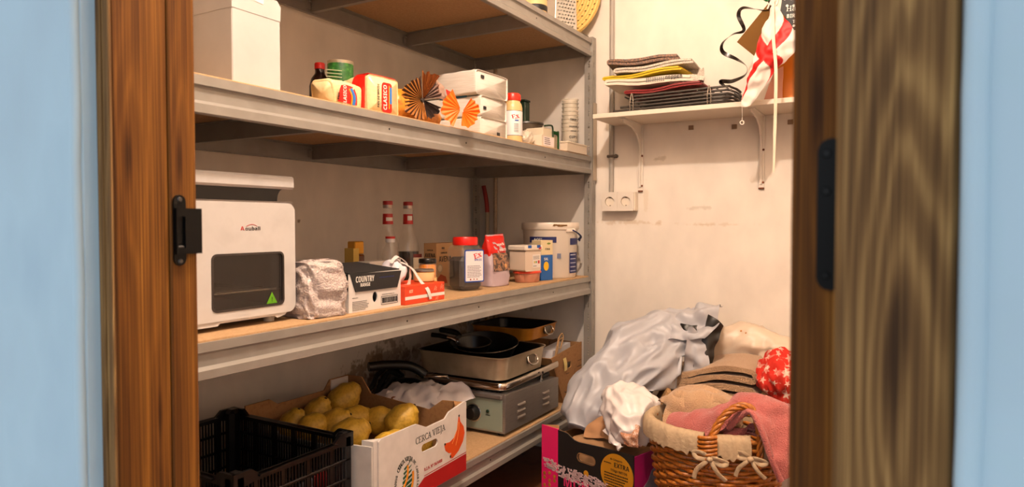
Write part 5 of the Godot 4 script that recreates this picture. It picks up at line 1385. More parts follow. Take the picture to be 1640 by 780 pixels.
func build_bottom_shelf():
	var o: Node3D
	var b: MB
	# black lattice crate
	o = racked("lattice_crate", "black plastic lattice crate at the front of the bottom shelf", "crate", -1.18, Y4, -1.080)
	var bp := mat(Color(0.022, 0.022, 0.026), 0.32)
	var W := 0.35
	var D := 0.45
	var H := 0.208
	part(o, "base", MB.new().span(Vector3(-W / 2, 0, -D), Vector3(W / 2, 0.004, 0), 0.001).done(), bp)
	for side in 4:
		var len_s: float = W if side % 2 == 0 else D
		var t: Transform3D = [T(Vector3(0, 0, -0.004)), T(Vector3(W / 2 - 0.004, 0, -D / 2), Vector3(0, PI / 2, 0)), T(Vector3(0, 0, -D + 0.004), Vector3(0, PI, 0)), T(Vector3(-W / 2 + 0.004, 0, -D / 2), Vector3(0, -PI / 2, 0))][side]
		b = MB.new()
		var n := int(len_s / 0.0098)
		for i in n:
			var x := -len_s / 2 + 0.02 + (len_s - 0.04) * i / (n - 1)
			var big := i % 8 == 4
			b.box(Vector3(x, H * 0.5, 0), Vector3(0.010 if big else 0.0032, H, 0.006 if big else 0.004), 0.0, t)
		for y in [0.012, 0.062, 0.110, 0.158]: b.box(Vector3(0, y, 0.001), Vector3(len_s - 0.02, 0.007 if y > 0.02 else 0.02, 0.006), 0.0015, t)
		part(o, "side_panel", b.done(), bp)
		b = MB.new()
		var hw := len_s / 2 - 0.001
		b.extrude(PackedVector2Array([Vector2(-hw, H - 0.02), Vector2(-hw, H + 0.016), Vector2(-hw + 0.045, H + 0.016), Vector2(-hw + 0.065, H), Vector2(hw - 0.065, H), Vector2(hw - 0.045, H + 0.016), Vector2(hw, H + 0.016), Vector2(hw, H - 0.02), Vector2(hw - 0.05, H - 0.012), Vector2(-hw + 0.05, H - 0.012)]), -0.004, 0.004, t)
		b.extrude(PackedVector2Array([Vector2(-hw + 0.06, H - 0.004), Vector2(hw - 0.06, H - 0.004), Vector2(hw - 0.06, H), Vector2(-hw + 0.06, H)]), -0.010, 0.011, t)
		part(o, "rim", b.done(), bp)
	for x in [-1.0, 1.0]:
		for z in [0.0, -D]: part(o, "corner_post", MB.new().box(Vector3(x * (W / 2 - 0.018), (H + 0.016) / 2, z + (-0.018 if z == 0.0 else 0.018)), Vector3(0.036, H + 0.016, 0.036), 0.010).done(), bp)
	# things lying in the crate
	o = racked("coiled_cable", "dark coiled cable lying inside the black crate", "cable", -1.36, Y4 + 0.0055, -1.16)
	b = MB.new()
	for k in 7:
		var pth := []
		for i in 30: pth.append(Vector3(cos(TAU * i / 30) * (0.038 + 0.003 * (k % 3)), 0.006 + k * 0.0105 + 0.002 * sin(i * 0.9 + k), sin(TAU * i / 30) * (0.036 + 0.003 * (k % 2))))
		b.tube(pth, 0.0055, 6, true)
	part(o, "coil", b.done(), M.black)
	var cans := [[-1.24, -1.20, Color(0.60, 0.08, 0.10), "red and silver packet seen through the front of the black crate"], [-1.23, -1.145, Color(0.55, 0.58, 0.62), "silver packet seen through the front of the black crate"], [-1.25, -1.065, Color(0.12, 0.20, 0.32), "dark blue packet seen through the front of the black crate"]]
	for c in cans:
		o = racked("foil_packet", c[3], "packet", c[0], Y4 + 0.0045, c[1], 0.2, "packets in the black crate")
		part(o, "packet", MB.new().ground().soft([Vector3(0, 0.0, 0), Vector3(0, 0.01, 0), Vector3(0, 0.06, 0), Vector3(0, 0.11, 0), Vector3(0, 0.12, 0)], [Vector2(0.024, 0.010), Vector2(0.025, 0.014), Vector2(0.025, 0.015), Vector2(0.024, 0.006), Vector2(0.023, 0.002)], 16, 24, 0.004, 25.0, 5, Vector3.BACK, 4.0).done(), mat(c[2], 0.25, 0.4))

	# fruit box
	o = racked("fruit_box", "open white and brown cardboard fruit box printed CERCA VIEJA", "box", -1.13, Y4, -1.475)
	var inc: Material = M.card
	var wht := grained([Color(0.76, 0.73, 0.70), Color(0.82, 0.79, 0.76)], 0.01, Vector3(3, 3, 3), 0.7, 0.0, 141)
	var front := PackedVector2Array([Vector2(-0.205, 0.0), Vector2(0.205, 0.0), Vector2(0.207, 0.205), Vector2(0.197, 0.2085), Vector2(0.118, 0.196), Vector2(0.098, 0.181), Vector2(0.014, 0.179), Vector2(-0.03, 0.199), Vector2(-0.043, 0.2), Vector2(-0.175, 0.199), Vector2(-0.184, 0.193), Vector2(-0.186, 0.0)])
	# front wall with its hand slot: cut into an outline that runs round the slot
	var slot := rrect(0.074, 0.022, 0.0108, 6, Vector2(0.026, 0.126))
	b = MB.new().holed(front, slot, -0.005, 0.0)
	part(o, "front_wall", b.done(), wht)
	part(o, "front_lining", MB.new().span(Vector3(-0.18, 0.003, -0.008), Vector3(-0.02, 0.176, -0.0052)).done(), inc)
	part(o, "front_lining", MB.new().span(Vector3(0.07, 0.003, -0.008), Vector3(0.2, 0.176, -0.0052)).done(), inc)
	part(o, "bottom", MB.new().span(Vector3(-0.203, 0.0, -0.47), Vector3(0.203, 0.004, -0.005)).done(), inc)
	var back := PackedVector2Array([Vector2(-0.205, 0.0), Vector2(0.205, 0.0), Vector2(0.205, 0.235), Vector2(0.12, 0.235), Vector2(0.095, 0.205), Vector2(-0.09, 0.205), Vector2(-0.12, 0.225), Vector2(-0.205, 0.225)])
	part(o, "back_wall", MB.new().extrude(back, -0.475, -0.470).done(), inc)
	var tr := Transform3D(Basis(Vector3.UP, PI / 2), Vector3(0.2, 0, -0.235))
	var endp := PackedVector2Array([Vector2(-0.23, 0), Vector2(0.235, 0), Vector2(0.235, 0.235), Vector2(0.175, 0.235), Vector2(0.135, 0.185), Vector2(-0.10, 0.165), Vector2(-0.15, 0.20), Vector2(-0.23, 0.205)])
	part(o, "end_wall", MB.new().extrude(endp, 0.0, 0.005, tr).done(), inc)
	var tl := Transform3D(Basis(Vector3.UP, PI / 2), Vector3(-0.205, 0, -0.235))
	var nearp := PackedVector2Array([Vector2(-0.229, 0), Vector2(0.235, 0), Vector2(0.235, 0.2), Vector2(0.14, 0.2), Vector2(0.1, 0.165), Vector2(-0.10, 0.165), Vector2(-0.15, 0.18), Vector2(-0.229, 0.185)])
	part(o, "end_wall", MB.new().extrude(nearp, 0.0, 0.005, tl).done(), wht)
	part(o, "corner_patch", MB.new().span(Vector3(0.122, 0.13, -0.4698), Vector3(0.199, 0.233, -0.467)).done(), wht)
	part(o, "corner_tube", MB.new().extrude(PackedVector2Array([Vector2(0.198, -0.004), Vector2(0.200, -0.042), Vector2(0.155, -0.006)]), 0.003, 0.205, Transform3D(Basis(Vector3(1, 0, 0), Vector3(0, 0, 1), Vector3(0, 1, 0)), Vector3.ZERO)).done(), inc)
	part(o, "corner_tube", MB.new().extrude(PackedVector2Array([Vector2(-0.198, -0.006), Vector2(-0.200, -0.042), Vector2(-0.160, -0.006)]), 0.003, 0.196, Transform3D(Basis(Vector3(1, 0, 0), Vector3(0, 0, 1), Vector3(0, 1, 0)), Vector3.ZERO)).done(), wht)
	# its print
	var dkg := mat(Color(0.10, 0.13, 0.08), 0.7)
	var green := mat(Color(0.06, 0.27, 0.15), 0.7)
	var redb := mat(Color(0.62, 0.04, 0.04), 0.6)
	var orng := mat(Color(0.80, 0.28, 0.02), 0.6)
	var yel := mat(Color(0.85, 0.52, 0.03), 0.6)
	words(o, "CERCA VIEJA", 0.018, dkg, Vector3(0.030, 0.1555, 0.0002), Basis(Vector3(0, 0, 1), 0.04), "Droid Serif", 400, 0.0, HORIZONTAL_ALIGNMENT_CENTER, 0.88)
	words(o, "R.I.A. Nº 36/4488", 0.0085, redb, Vector3(0.042, 0.066, 0.0002), Basis(Vector3(0, 0, 1), 0.02), "Droid Sans", 700, 0.0, HORIZONTAL_ALIGNMENT_CENTER, 0.9)
	part(o, "red_band", MB.new().extrude(PackedVector2Array([Vector2(-0.045, 0.0005), Vector2(0.2045, 0.0005), Vector2(0.2055, 0.050), Vector2(0.0, 0.044), Vector2(-0.025, 0.030)]), 0.0, 0.0006).done(), redb)
	part(o, "red_line", MB.new().extrude(PackedVector2Array([Vector2(0.0, 0.0475), Vector2(0.2055, 0.0535), Vector2(0.2055, 0.0555), Vector2(0.0, 0.0495)]), 0.0, 0.0006).done(), redb)
	part(o, "banana_print", MB.new().extrude(PackedVector2Array([Vector2(0.166, 0.174), Vector2(0.170, 0.170), Vector2(0.174, 0.155), Vector2(0.192, 0.135), Vector2(0.197, 0.115), Vector2(0.188, 0.092), Vector2(0.165, 0.070), Vector2(0.135, 0.057), Vector2(0.123, 0.060), Vector2(0.121, 0.069), Vector2(0.130, 0.074), Vector2(0.116, 0.077), Vector2(0.100, 0.088), Vector2(0.094, 0.104), Vector2(0.100, 0.110), Vector2(0.120, 0.108), Vector2(0.142, 0.115), Vector2(0.157, 0.135), Vector2(0.162, 0.158)]), 0.0, 0.0006).done(), orng)
	for q in [[Vector3(0.165, 0.155, 0.0008), Vector3(0.158, 0.128, 0.0008), Vector3(0.132, 0.100, 0.0008)], [Vector3(0.168, 0.155, 0.0008), Vector3(0.168, 0.125, 0.0008), Vector3(0.15, 0.090, 0.0008)]]:
		part(o, "banana_line", MB.new().tube(arc3(q[0], q[1], q[2], 10), 0.0009, 4, false, 0.3, Vector3(0, 0, 1)).done(), mat(Color(0.90, 0.62, 0.30), 0.6))
	for q in [[0.168, 0.173], [0.097, 0.108], [0.124, 0.065]]: part(o, "banana_tip", MB.new().extrude(disc2(0.0035, 8, Vector2(q[0], q[1])), 0.0, 0.0009).done(), mat(Color(0.14, 0.09, 0.04), 0.6))
	var cx := Vector2(-0.075, 0.052)
	var txt := "PLATANOS CERCA VIEJA DE CANARIAS"
	for i in txt.length():
		if txt[i] == " ": continue
		var a := PI * 1.12 - PI * 1.24 * i / (txt.length() - 1)
		words(o, txt[i], 0.0115 if i > 8 and i < 21 else 0.008, dkg, Vector3(cx.x + cos(a) * 0.047, cx.y + sin(a) * 0.066, 0.0002), Basis(Vector3(0, 0, 1), a - PI / 2), "Droid Serif", 700)
	for k in 6:
		part(o, "tree_print", MB.new().extrude(PackedVector2Array([Vector2(-0.098 + 0.003 * k, 0.030 + k * 0.012), Vector2(-0.050 - 0.002 * k, 0.040 + k * 0.0135), Vector2(-0.054, 0.048 + k * 0.0125), Vector2(-0.097 + 0.002 * k, 0.040 + k * 0.011)]), 0.0, 0.0006).done(), green)
	part(o, "tree_banana", MB.new().tube(arc3(Vector3(-0.072, 0.100, 0.001), Vector3(-0.068, 0.065, 0.001), Vector3(-0.09, 0.045, 0.001), 8), 0.0038, 6, false, 0.2, Vector3(0, 0, 1)).done(), yel)
	part(o, "tree_banana", MB.new().tube(arc3(Vector3(-0.050, 0.078, 0.001), Vector3(-0.046, 0.045, 0.001), Vector3(-0.064, 0.020, 0.001), 8), 0.0045, 6, false, 0.2, Vector3(0, 0, 1)).done(), yel)
	print_rects(o, "end_print", fine_lines(-0.08, 0.105, 0.07, 9, 0.010, 6), mat(Color(0.30, 0.45, 0.42), 0.7), Transform3D(Basis(Vector3.UP, -PI / 2), Vector3(-0.2055, 0, -0.1)))

	# the fruit
	var fm := grained([Color(0.54, 0.42, 0.10), Color(0.73, 0.57, 0.16), Color(0.80, 0.63, 0.22), Color(0.65, 0.51, 0.13)], 0.02, Vector3(7, 7, 7), 0.5, 0.06, 151)
	var speck := mat(Color(0.22, 0.15, 0.05), 0.8)
	# x, y, z, length, thickness, tilt (yaw, pitch)
	var fr := [
		[-1.538, 0.440, -1.385, 0.105, 0.043, 0.3, 1.2, "yellow fruit standing in the corner next to the black crate"], [-1.545, 0.450, -1.485, 0.115, 0.042, 0.2, 1.0, "tall yellow fruit leaning at the back wall of the box"],
		[-1.465, 0.445, -1.395, 0.10, 0.040, 1.4, 0.3, "yellow fruit lying behind the crate rim"], [-1.43, 0.450, -1.452, 0.095, 0.041, 0.4, 0.5, "round yellow fruit in the middle of the box"],
		[-1.542, 0.470, -1.598, 0.125, 0.046, 1.0, 0.7, "largest yellow fruit perched in the back corner under the white patch"], [-1.43, 0.435, -1.530, 0.11, 0.044, 1.2, 0.2, "yellow fruit half hidden behind the big front one"],
		[-1.335, 0.435, -1.405, 0.125, 0.050, 0.9, 0.5, "large yellow fruit rising beside the crate corner"], [-1.38, 0.430, -1.580, 0.095, 0.042, 0.3, 0.4, "yellow fruit near the far wall of the box"],
		[-1.30, 0.435, -1.590, 0.12, 0.049, 0.7, 0.9, "greenish yellow fruit standing above the hand slot"], [-1.20, 0.425, -1.425, 0.135, 0.042, 1.5, 0.05, "long yellow fruit lying along the box's front edge"],
		[-1.19, 0.40, -1.52, 0.11, 0.043, 1.5, 0.0, "yellow fruit showing through the hand slot of the box"], [-1.35, 0.35, -1.48, 0.11, 0.046, 0.5, 0.1, "yellow fruit lying low in the middle of the pile"],
		[-1.48, 0.345, -1.50, 0.11, 0.045, 0.8, 0.1, "yellow fruit lying low at the back of the pile"], [-1.24, 0.345, -1.50, 0.11, 0.045, 0.8, 0.1, "yellow fruit lying low under the long one"]]
	for k in fr.size():
		var q: Array = fr[k]
		o = thing("yellow_fruit", q[7], "fruit", Vector3(q[0], q[1], q[2]), 0.0, "yellow fruit in the cardboard box")
		var dv: Vector3 = Vector3(cos(q[5]) * cos(q[6]), sin(q[6]), -sin(q[5]) * cos(q[6])) * q[3] * 0.5
		var th: float = q[4]
		part(o, "flesh", MB.new().soft([-dv, -dv * 0.86, -dv * 0.35, dv * 0.3, dv * 0.82, dv], [Vector2(0.004, 0.004), Vector2(th * 0.55, th * 0.52), Vector2(th, th * 0.96), Vector2(th * 0.93, th * 0.9), Vector2(th * 0.48, th * 0.46), Vector2(0.004, 0.004)], 26, 26, 0.003, 14.0, k + 3, Vector3(0.13, 0.9, 0.2)).done(), fm)
		part(o, "stem_scar", MB.new().soft([dv * 0.985, dv * 1.02, dv * 1.05], [Vector2(0.004, 0.004), Vector2(0.004, 0.004), Vector2(0.002, 0.002)], 4, 8, 0.0, 1.0, 1, Vector3(0.13, 0.9, 0.2)).done(), speck)

	# white plastic bag slumped between box and grill
	var pb := mat(Color(0.83, 0.80, 0.80), 0.35)
	o = racked("plastic_bag", "slumped white plastic bag with brown curls between fruit box and grill", "bag", -1.30, Y4, -1.832)
	part(o, "bag", MB.new().ground().soft([Vector3(-0.12, 0.07, -0.25), Vector3(-0.09, 0.075, -0.235), Vector3(0.0, 0.085, -0.19), Vector3(0.06, 0.09, -0.12), Vector3(0.10, 0.085, -0.07)], [Vector2(0.03, 0.03), Vector2(0.08, 0.07), Vector2(0.10, 0.085), Vector2(0.09, 0.082), Vector2(0.03, 0.04)], 40, 44, 0.020, 9.0, 15, Vector3.UP, 2.6, 0.5).done(), pb)
	part(o, "bag_mouth", MB.new().patch([[Vector3(-0.08, 0.155, -0.20), Vector3(-0.01, 0.165, -0.16), Vector3(0.04, 0.160, -0.08)], [Vector3(-0.02, 0.17, -0.22), Vector3(0.05, 0.175, -0.16), Vector3(0.085, 0.16, -0.07)], [Vector3(0.03, 0.175, -0.22), Vector3(0.10, 0.165, -0.13), Vector3(0.115, 0.15, -0.06)], [Vector3(0.06, 0.165, -0.20), Vector3(0.125, 0.13, -0.12), Vector3(0.128, 0.115, -0.05)]], 18, 18, 0.001, 0.03, 9.0, 6).done(), pb)
	part(o, "bag_flap", MB.new().patch([[Vector3(-0.02, 0.14, -0.06), Vector3(-0.01, 0.12, -0.02), Vector3(0.0, 0.10, -0.005)], [Vector3(0.05, 0.165, -0.08), Vector3(0.06, 0.145, -0.03), Vector3(0.06, 0.12, 0.0)], [Vector3(0.11, 0.18, -0.07), Vector3(0.125, 0.165, -0.02), Vector3(0.125, 0.13, 0.01)], [Vector3(0.132, 0.185, -0.04), Vector3(0.135, 0.165, -0.005), Vector3(0.134, 0.135, 0.02)]], 16, 16, 0.001, 0.02, 12.0, 4).done(), pb)
	for q in [[-0.105, 0.150, -0.185], [-0.075, 0.150, -0.165], [-0.12, 0.135, -0.165]]:
		part(o, "brown_curl", MB.new().tube(smooth_path([Vector3(q[0] - 0.014, q[1] - 0.004, q[2]), Vector3(q[0] - 0.004, q[1] + 0.008, q[2] - 0.01), Vector3(q[0] + 0.012, q[1] + 0.004, q[2] - 0.004), Vector3(q[0] + 0.006, q[1] - 0.006, q[2] + 0.008), Vector3(q[0] - 0.008, q[1] - 0.003, q[2] + 0.006)], 18), 0.0028, 5).done(), mat(Color(0.45, 0.24, 0.10), 0.6))

	# black tangle of cable against the wall
	o = racked("power_cable", "tangled thick black power cable against the wall behind the plastic bag", "cable", -1.62, Y4, -1.90)
	for k in 5:
		var rg := RandomNumberGenerator.new()
		rg.seed = 60 + k
		var pth := []
		for i in 8: pth.append(Vector3(-0.13 + i * 0.052 + rg.randf_range(-0.02, 0.02), 0.012 + rg.randf_range(0.0, 0.03) + maxf(0.0, 0.16 - absf(i - 5.0) * 0.035) * (0.6 + 0.1 * k), -0.02 - 0.022 * k + rg.randf_range(-0.012, 0.012)))
		part(o, "loop", MB.new().tube(smooth_path(pth, 48), 0.0095, 8).done(), M.black)

	# contact grill
	var stl := grained([Color(0.56, 0.54, 0.52), Color(0.64, 0.62, 0.60), Color(0.60, 0.58, 0.56)], 0.01, Vector3(2, 40, 2), 0.3, 0.0, 161, 0.75)
	var blk := mat(Color(0.03, 0.028, 0.026), 0.45)
	var chrome := mat(Color(0.80, 0.76, 0.72), 0.16, 1.0)
	o = racked("contact_grill", "stainless contact grill with pale control panel and black knob", "grill", -1.185, Y4, -2.205)
	part(o, "body", MB.new().extrude(PackedVector2Array([Vector2(-0.205, 0.012), Vector2(0.212, 0.012), Vector2(0.212, 0.128), Vector2(0.185, 0.134), Vector2(-0.205, 0.150)]), -0.37, 0.0).done(), stl)
	part(o, "side_plate", MB.new().extrude(PackedVector2Array([Vector2(-0.203, 0.014), Vector2(0.210, 0.014), Vector2(0.210, 0.126), Vector2(0.184, 0.131), Vector2(-0.203, 0.146)]), 0.0, 0.0015).done(), stl)
	for gx in [-0.092, 0.098]:
		for k in 3: part(o, "louvre", MB.new().tube([Vector3(gx - 0.026, 0.048 + k * 0.022, 0.0008), Vector3(gx - 0.02, 0.048 + k * 0.022, 0.004), Vector3(gx + 0.02, 0.048 + k * 0.022, 0.004), Vector3(gx + 0.026, 0.048 + k * 0.022, 0.0008)], 0.0055, 8).done(), mat(Color(0.62, 0.58, 0.55), 0.3, 0.7))
	for gx in [-0.062, 0.128]:
		for k in 3: part(o, "louvre_end", MB.new().box(Vector3(gx + 0.003, 0.048 + k * 0.022, 0.0018), Vector3(0.004, 0.004, 0.002)).done(), blk)
	var pe := Transform3D(Basis(Vector3.UP, -PI / 2), Vector3(-0.2055, 0, -0.185))
	part(o, "control_panel", MB.new().extrude(PackedVector2Array([Vector2(-0.18, 0.018), Vector2(0.176, 0.018), Vector2(0.176, 0.128), Vector2(-0.18, 0.128)]), 0.0, 0.002, pe).done(), mat(Color(0.52, 0.56, 0.50), 0.4))
	part(o, "knob", MB.new().lathe([Vector2(0.028, 0), Vector2(0.028, 0.004), Vector2(0.024, 0.006), Vector2(0.022, 0.022), Vector2(0.020, 0.025), Vector2(0, 0.025)], 24, Vector3.ZERO, 1, 1, pe * T(Vector3(0.058, 0.072, 0.002), Vector3(PI / 2, 0, 0))).done(), blk)
	part(o, "knob_ring", MB.new().lathe([Vector2(0.030, 0), Vector2(0.032, 0.001), Vector2(0.030, 0.0022)], 24, Vector3.ZERO, 1, 1, pe * T(Vector3(0.058, 0.072, 0.002), Vector3(PI / 2, 0, 0))).done(), chrome)
	part(o, "pilot_light", MB.new().lathe([Vector2(0.006, 0), Vector2(0.006, 0.003), Vector2(0.004, 0.005), Vector2(0, 0.0055)], 14, Vector3.ZERO, 1, 1, pe * T(Vector3(0.118, 0.084, 0.002), Vector3(PI / 2, 0, 0))).done(), mat(Color(0.03, 0.16, 0.07), 0.25))
	words(o, "POWER", 0.004, blk, pe * Vector3(0.118, 0.070, 0.0022), pe.basis, "Droid Sans", 700)
	part(o, "drip_tray", MB.new().span(Vector3(-0.215, 0.132, -0.36), Vector3(-0.20, 0.146, -0.01), 0.002).done(), stl)
	for x in [-0.18, 0.19]:
		for z in [-0.03, -0.34]: part(o, "foot", MB.new().lathe([Vector2(0, 0), Vector2(0.012, 0), Vector2(0.014, 0.012), Vector2(0, 0.012)], 12, Vector3(x, 0, z)).done(), blk)
	part(o, "lower_plate", MB.new().span(Vector3(-0.19, 0.135, -0.34), Vector3(0.19, 0.152, -0.025), 0.004).done(), blk)
	part(o, "upper_plate", MB.new().span(Vector3(-0.19, 0.153, -0.34), Vector3(0.18, 0.178, -0.022), 0.006).done(), blk)
	b = MB.new()
	for k in 14: b.box(Vector3(-0.19 + 0.004, 0.150, -0.04 - k * 0.021), Vector3(0.012, 0.010, 0.010), 0.001)
	part(o, "ribs", b.done(), mat(Color(0.05, 0.045, 0.04), 0.5))
	part(o, "frame_bar", MB.new().tube(smooth_path([Vector3(-0.195, 0.172, -0.33), Vector3(-0.205, 0.172, -0.2), Vector3(-0.205, 0.172, -0.05), Vector3(-0.196, 0.172, -0.016), Vector3(-0.16, 0.172, -0.006), Vector3(0.0, 0.175, -0.005), Vector3(0.212, 0.180, -0.005)], 60), 0.0065, 10, false, 2.1, Vector3(0, 1, 0)).done(), chrome)
	part(o, "frame_bolt", MB.new().lathe([Vector2(0.005, 0), Vector2(0.005, 0.002), Vector2(0, 0.003)], 10, Vector3.ZERO, 1, 1, T(Vector3(0.06, 0.177, 0.009), Vector3(PI / 2, 0, 0))).done(), blk)
	part(o, "hinge_post", MB.new().tube([Vector3(0.10, 0.13, -0.02), Vector3(0.10, 0.165, -0.015)], 0.006, 8).done(), chrome)
	part(o, "handle_bracket", MB.new().tube(smooth_path([Vector3(-0.20, 0.185, -0.25), Vector3(-0.235, 0.19, -0.26), Vector3(-0.25, 0.188, -0.30), Vector3(-0.24, 0.186, -0.345), Vector3(-0.20, 0.182, -0.35)], 24), 0.011, 8, false, 0.5).done(), chrome)
	part(o, "handle", MB.new().tube(smooth_path([Vector3(-0.245, 0.192, -0.31), Vector3(-0.28, 0.225, -0.35), Vector3(-0.34, 0.235, -0.40), Vector3(-0.40, 0.235, -0.44)], 20), 0.017, 10).done(), blk)

	# roasting pans and frying pans
	var pan_m := grained([Color(0.66, 0.60, 0.50), Color(0.72, 0.66, 0.56), Color(0.69, 0.63, 0.53)], 0.008, Vector3(3, 3, 3), 0.28, 0.0, 171, 0.6)
	var nonstick := mat(Color(0.02, 0.02, 0.021), 0.35)
	for k in 2:
		var w: float = [0.335, 0.27][k]
		var d: float = [0.385, 0.285][k]
		var h: float = [0.078, 0.046][k]
		o = racked("roasting_pan", ["brushed grey roasting pan with loop handles on top of the grill", "orange-brown roasting pan with black inside behind the frying pans"][k], "pan", [-1.192, -1.268][k], [Y4 + 0.190, 0.5645][k], [-2.172, -2.462][k])
		var pm: Material = pan_m if k == 0 else grained([Color(0.66, 0.42, 0.10), Color(0.76, 0.52, 0.16)], 0.01, Vector3(3, 3, 3), 0.3, 0.0, 172, 0.3)
		part(o, "pan", tray_mesh(w, d, h, 0.045, 0.003, 0.05), pm, T(Vector3(0, 0, -d / 2)))
		part(o, "lining", tray_mesh(w * 0.972, d * 0.975, h - 0.004, 0.042, 0.004, 0.05), nonstick, T(Vector3(0, 0.0035, -d / 2)))
		for s in [0]:
			var hx: float = [0.03, 0.02][k]
			var hy := h * 0.62
			b = MB.new()
			b.tube(smooth_path([Vector3(hx - 0.03, hy + 0.012, 0.003), Vector3(hx - 0.034, hy - 0.004, 0.010), Vector3(hx - 0.02, hy - 0.016, 0.016), Vector3(hx + 0.02, hy - 0.016, 0.016), Vector3(hx + 0.034, hy - 0.004, 0.010), Vector3(hx + 0.03, hy + 0.012, 0.003)], 30), 0.0036, 8)
			part(o, "handle", b.done(), chrome)
			part(o, "handle_mount", MB.new().extrude(rrect(0.056, 0.03, 0.006, 3, Vector2(hx, hy)), -0.002, 0.0035).done(), mat(Color(0.38, 0.34, 0.28), 0.35, 0.6))
	o = thing("frying_pan", "large black frying pan lying in the grey roasting pan", "pan", Vector3(-1.375, 0.514, -2.172))
	o.basis = Basis(Vector3(0.85, 0, -0.53).normalized(), 0.15)
	part(o, "pan", MB.new().lathe([Vector2(0, 0.0), Vector2(0.09, 0.0), Vector2(0.098, 0.004), Vector2(0.126, 0.066), Vector2(0.128, 0.068), Vector2(0.126, 0.069), Vector2(0.096, 0.008), Vector2(0, 0.006)], 48).done(), nonstick)
	part(o, "rim", MB.new().lathe([Vector2(0.1275, 0.066), Vector2(0.1295, 0.068), Vector2(0.1275, 0.0702), Vector2(0.1258, 0.0685)], 48).done(), mat(Color(0.35, 0.32, 0.28), 0.25, 0.7))
	part(o, "handle", MB.new().tube(smooth_path([Vector3(-0.122, 0.062, -0.02), Vector3(-0.15, 0.070, -0.03), Vector3(-0.20, 0.066, -0.045), Vector3(-0.25, 0.058, -0.06)], 20), [0.006, 0.007, 0.008, 0.009, 0.010, 0.010, 0.011, 0.011, 0.011, 0.011, 0.011, 0.011, 0.011, 0.011, 0.011, 0.011, 0.011, 0.011, 0.011, 0.010, 0.007], 10).done(), nonstick)
	o = thing("frying_pan", "small black frying pan nested at the front of the large one", "pan", Vector3(-1.385, 0.545, -2.11))
	o.basis = Basis(Vector3(0.85, 0, -0.53).normalized(), 0.17)
	part(o, "pan", MB.new().lathe([Vector2(0, 0.0), Vector2(0.045, 0.0), Vector2(0.05, 0.003), Vector2(0.066, 0.044), Vector2(0.067, 0.046), Vector2(0.065, 0.046), Vector2(0.048, 0.006), Vector2(0, 0.005)], 36).done(), nonstick)
	part(o, "rim", MB.new().lathe([Vector2(0.0665, 0.044), Vector2(0.068, 0.046), Vector2(0.0665, 0.0475), Vector2(0.065, 0.046)], 36).done(), mat(Color(0.42, 0.38, 0.33), 0.25, 0.7))
	part(o, "handle_bracket", MB.new().tube([Vector3(-0.062, 0.038, 0.01), Vector3(-0.085, 0.05, 0.02), Vector3(-0.10, 0.052, 0.026)], 0.008, 8).done(), chrome)
	part(o, "handle", MB.new().tube([Vector3(-0.10, 0.052, 0.026), Vector3(-0.13, 0.056, 0.034), Vector3(-0.16, 0.056, 0.042)], 0.009, 8).done(), nonstick)

	# brown carton with a smile print at the far end
	o = racked("smile_carton", "brown cardboard box with a printed curve and hand hole at the rack's end", "carton", -1.205, Y4, -2.56)
	var face := PackedVector2Array([Vector2(-0.050, 0.0), Vector2(0.128, 0.0), Vector2(0.128, 0.228), Vector2(0.03, 0.222), Vector2(-0.158, 0.205), Vector2(-0.162, 0.198)])
	part(o, "front_wall", MB.new().holed(face, rrect(0.045, 0.026, 0.010, 4, Vector2(0.0, 0.150)), -0.004, 0.0).done(), M.card)
	part(o, "side_wall", MB.new().span(Vector3(0.124, 0.0, -0.28), Vector3(0.128, 0.225, -0.005)).done(), M.card)
	part(o, "back_wall", MB.new().span(Vector3(-0.05, 0.0, -0.284), Vector3(0.128, 0.235, -0.28)).done(), M.card)
	part(o, "bottom", MB.new().span(Vector3(-0.05, 0.0, -0.28), Vector3(0.124, 0.004, -0.005)).done(), M.card)
	var tw := Transform3D(Basis(Vector3(0, 0, 1), 0.49), Vector3(-0.048, 0.0, 0.0))
	b = MB.new()
	b.box(Vector3(0.0, 0.115, -0.14), Vector3(0.004, 0.225, 0.27), 0.0, tw)
	part(o, "side_wall", b.done(), M.card)
	part(o, "inner_flap", MB.new().span(Vector3(0.05, 0.18, -0.12), Vector3(0.122, 0.232, -0.115)).done(), mat(Color(0.30, 0.20, 0.10), 0.8))
	part(o, "smile_print", MB.new().tube(arc3(Vector3(-0.045, 0.045, 0.0004), Vector3(0.03, 0.02, 0.0004), Vector3(0.058, 0.125, 0.0004), 18), [0.001, 0.0015, 0.002, 0.0025, 0.003, 0.0034, 0.0036, 0.0036, 0.0034, 0.003, 0.0028, 0.0026, 0.0024, 0.002, 0.0018, 0.0016, 0.0014, 0.0012, 0.001], 5, false, 0.2, Vector3(0, 0, 1)).done(), mat(Color(0.10, 0.07, 0.04), 0.7))
	part(o, "yellow_tag", MB.new().patch([[Vector3(-0.062, 0.185, 0.002), Vector3(-0.036, 0.187, 0.002)], [Vector3(-0.058, 0.16, 0.006), Vector3(-0.032, 0.16, 0.006)], [Vector3(-0.052, 0.132, 0.004), Vector3(-0.028, 0.134, 0.004)]], 4, 8, 0.001).done(), mat(Color(0.86, 0.76, 0.48), 0.6))
	print_rects(o, "print", [[0.075, 0.10, 0.05, 0.004], [0.08, 0.125, 0.045, 0.004], [0.085, 0.15, 0.04, 0.003], [-0.03, 0.115, 0.03, 0.003]], mat(Color(0.34, 0.22, 0.10), 0.8), T(Vector3(0, 0, 0.0003)))
	# white paper bag with twisted handles in the carton
	o = racked("paper_bag", "white paper bag with twisted cord handles standing in the brown carton", "bag", -1.235, Y4 + 0.0045, -2.56)
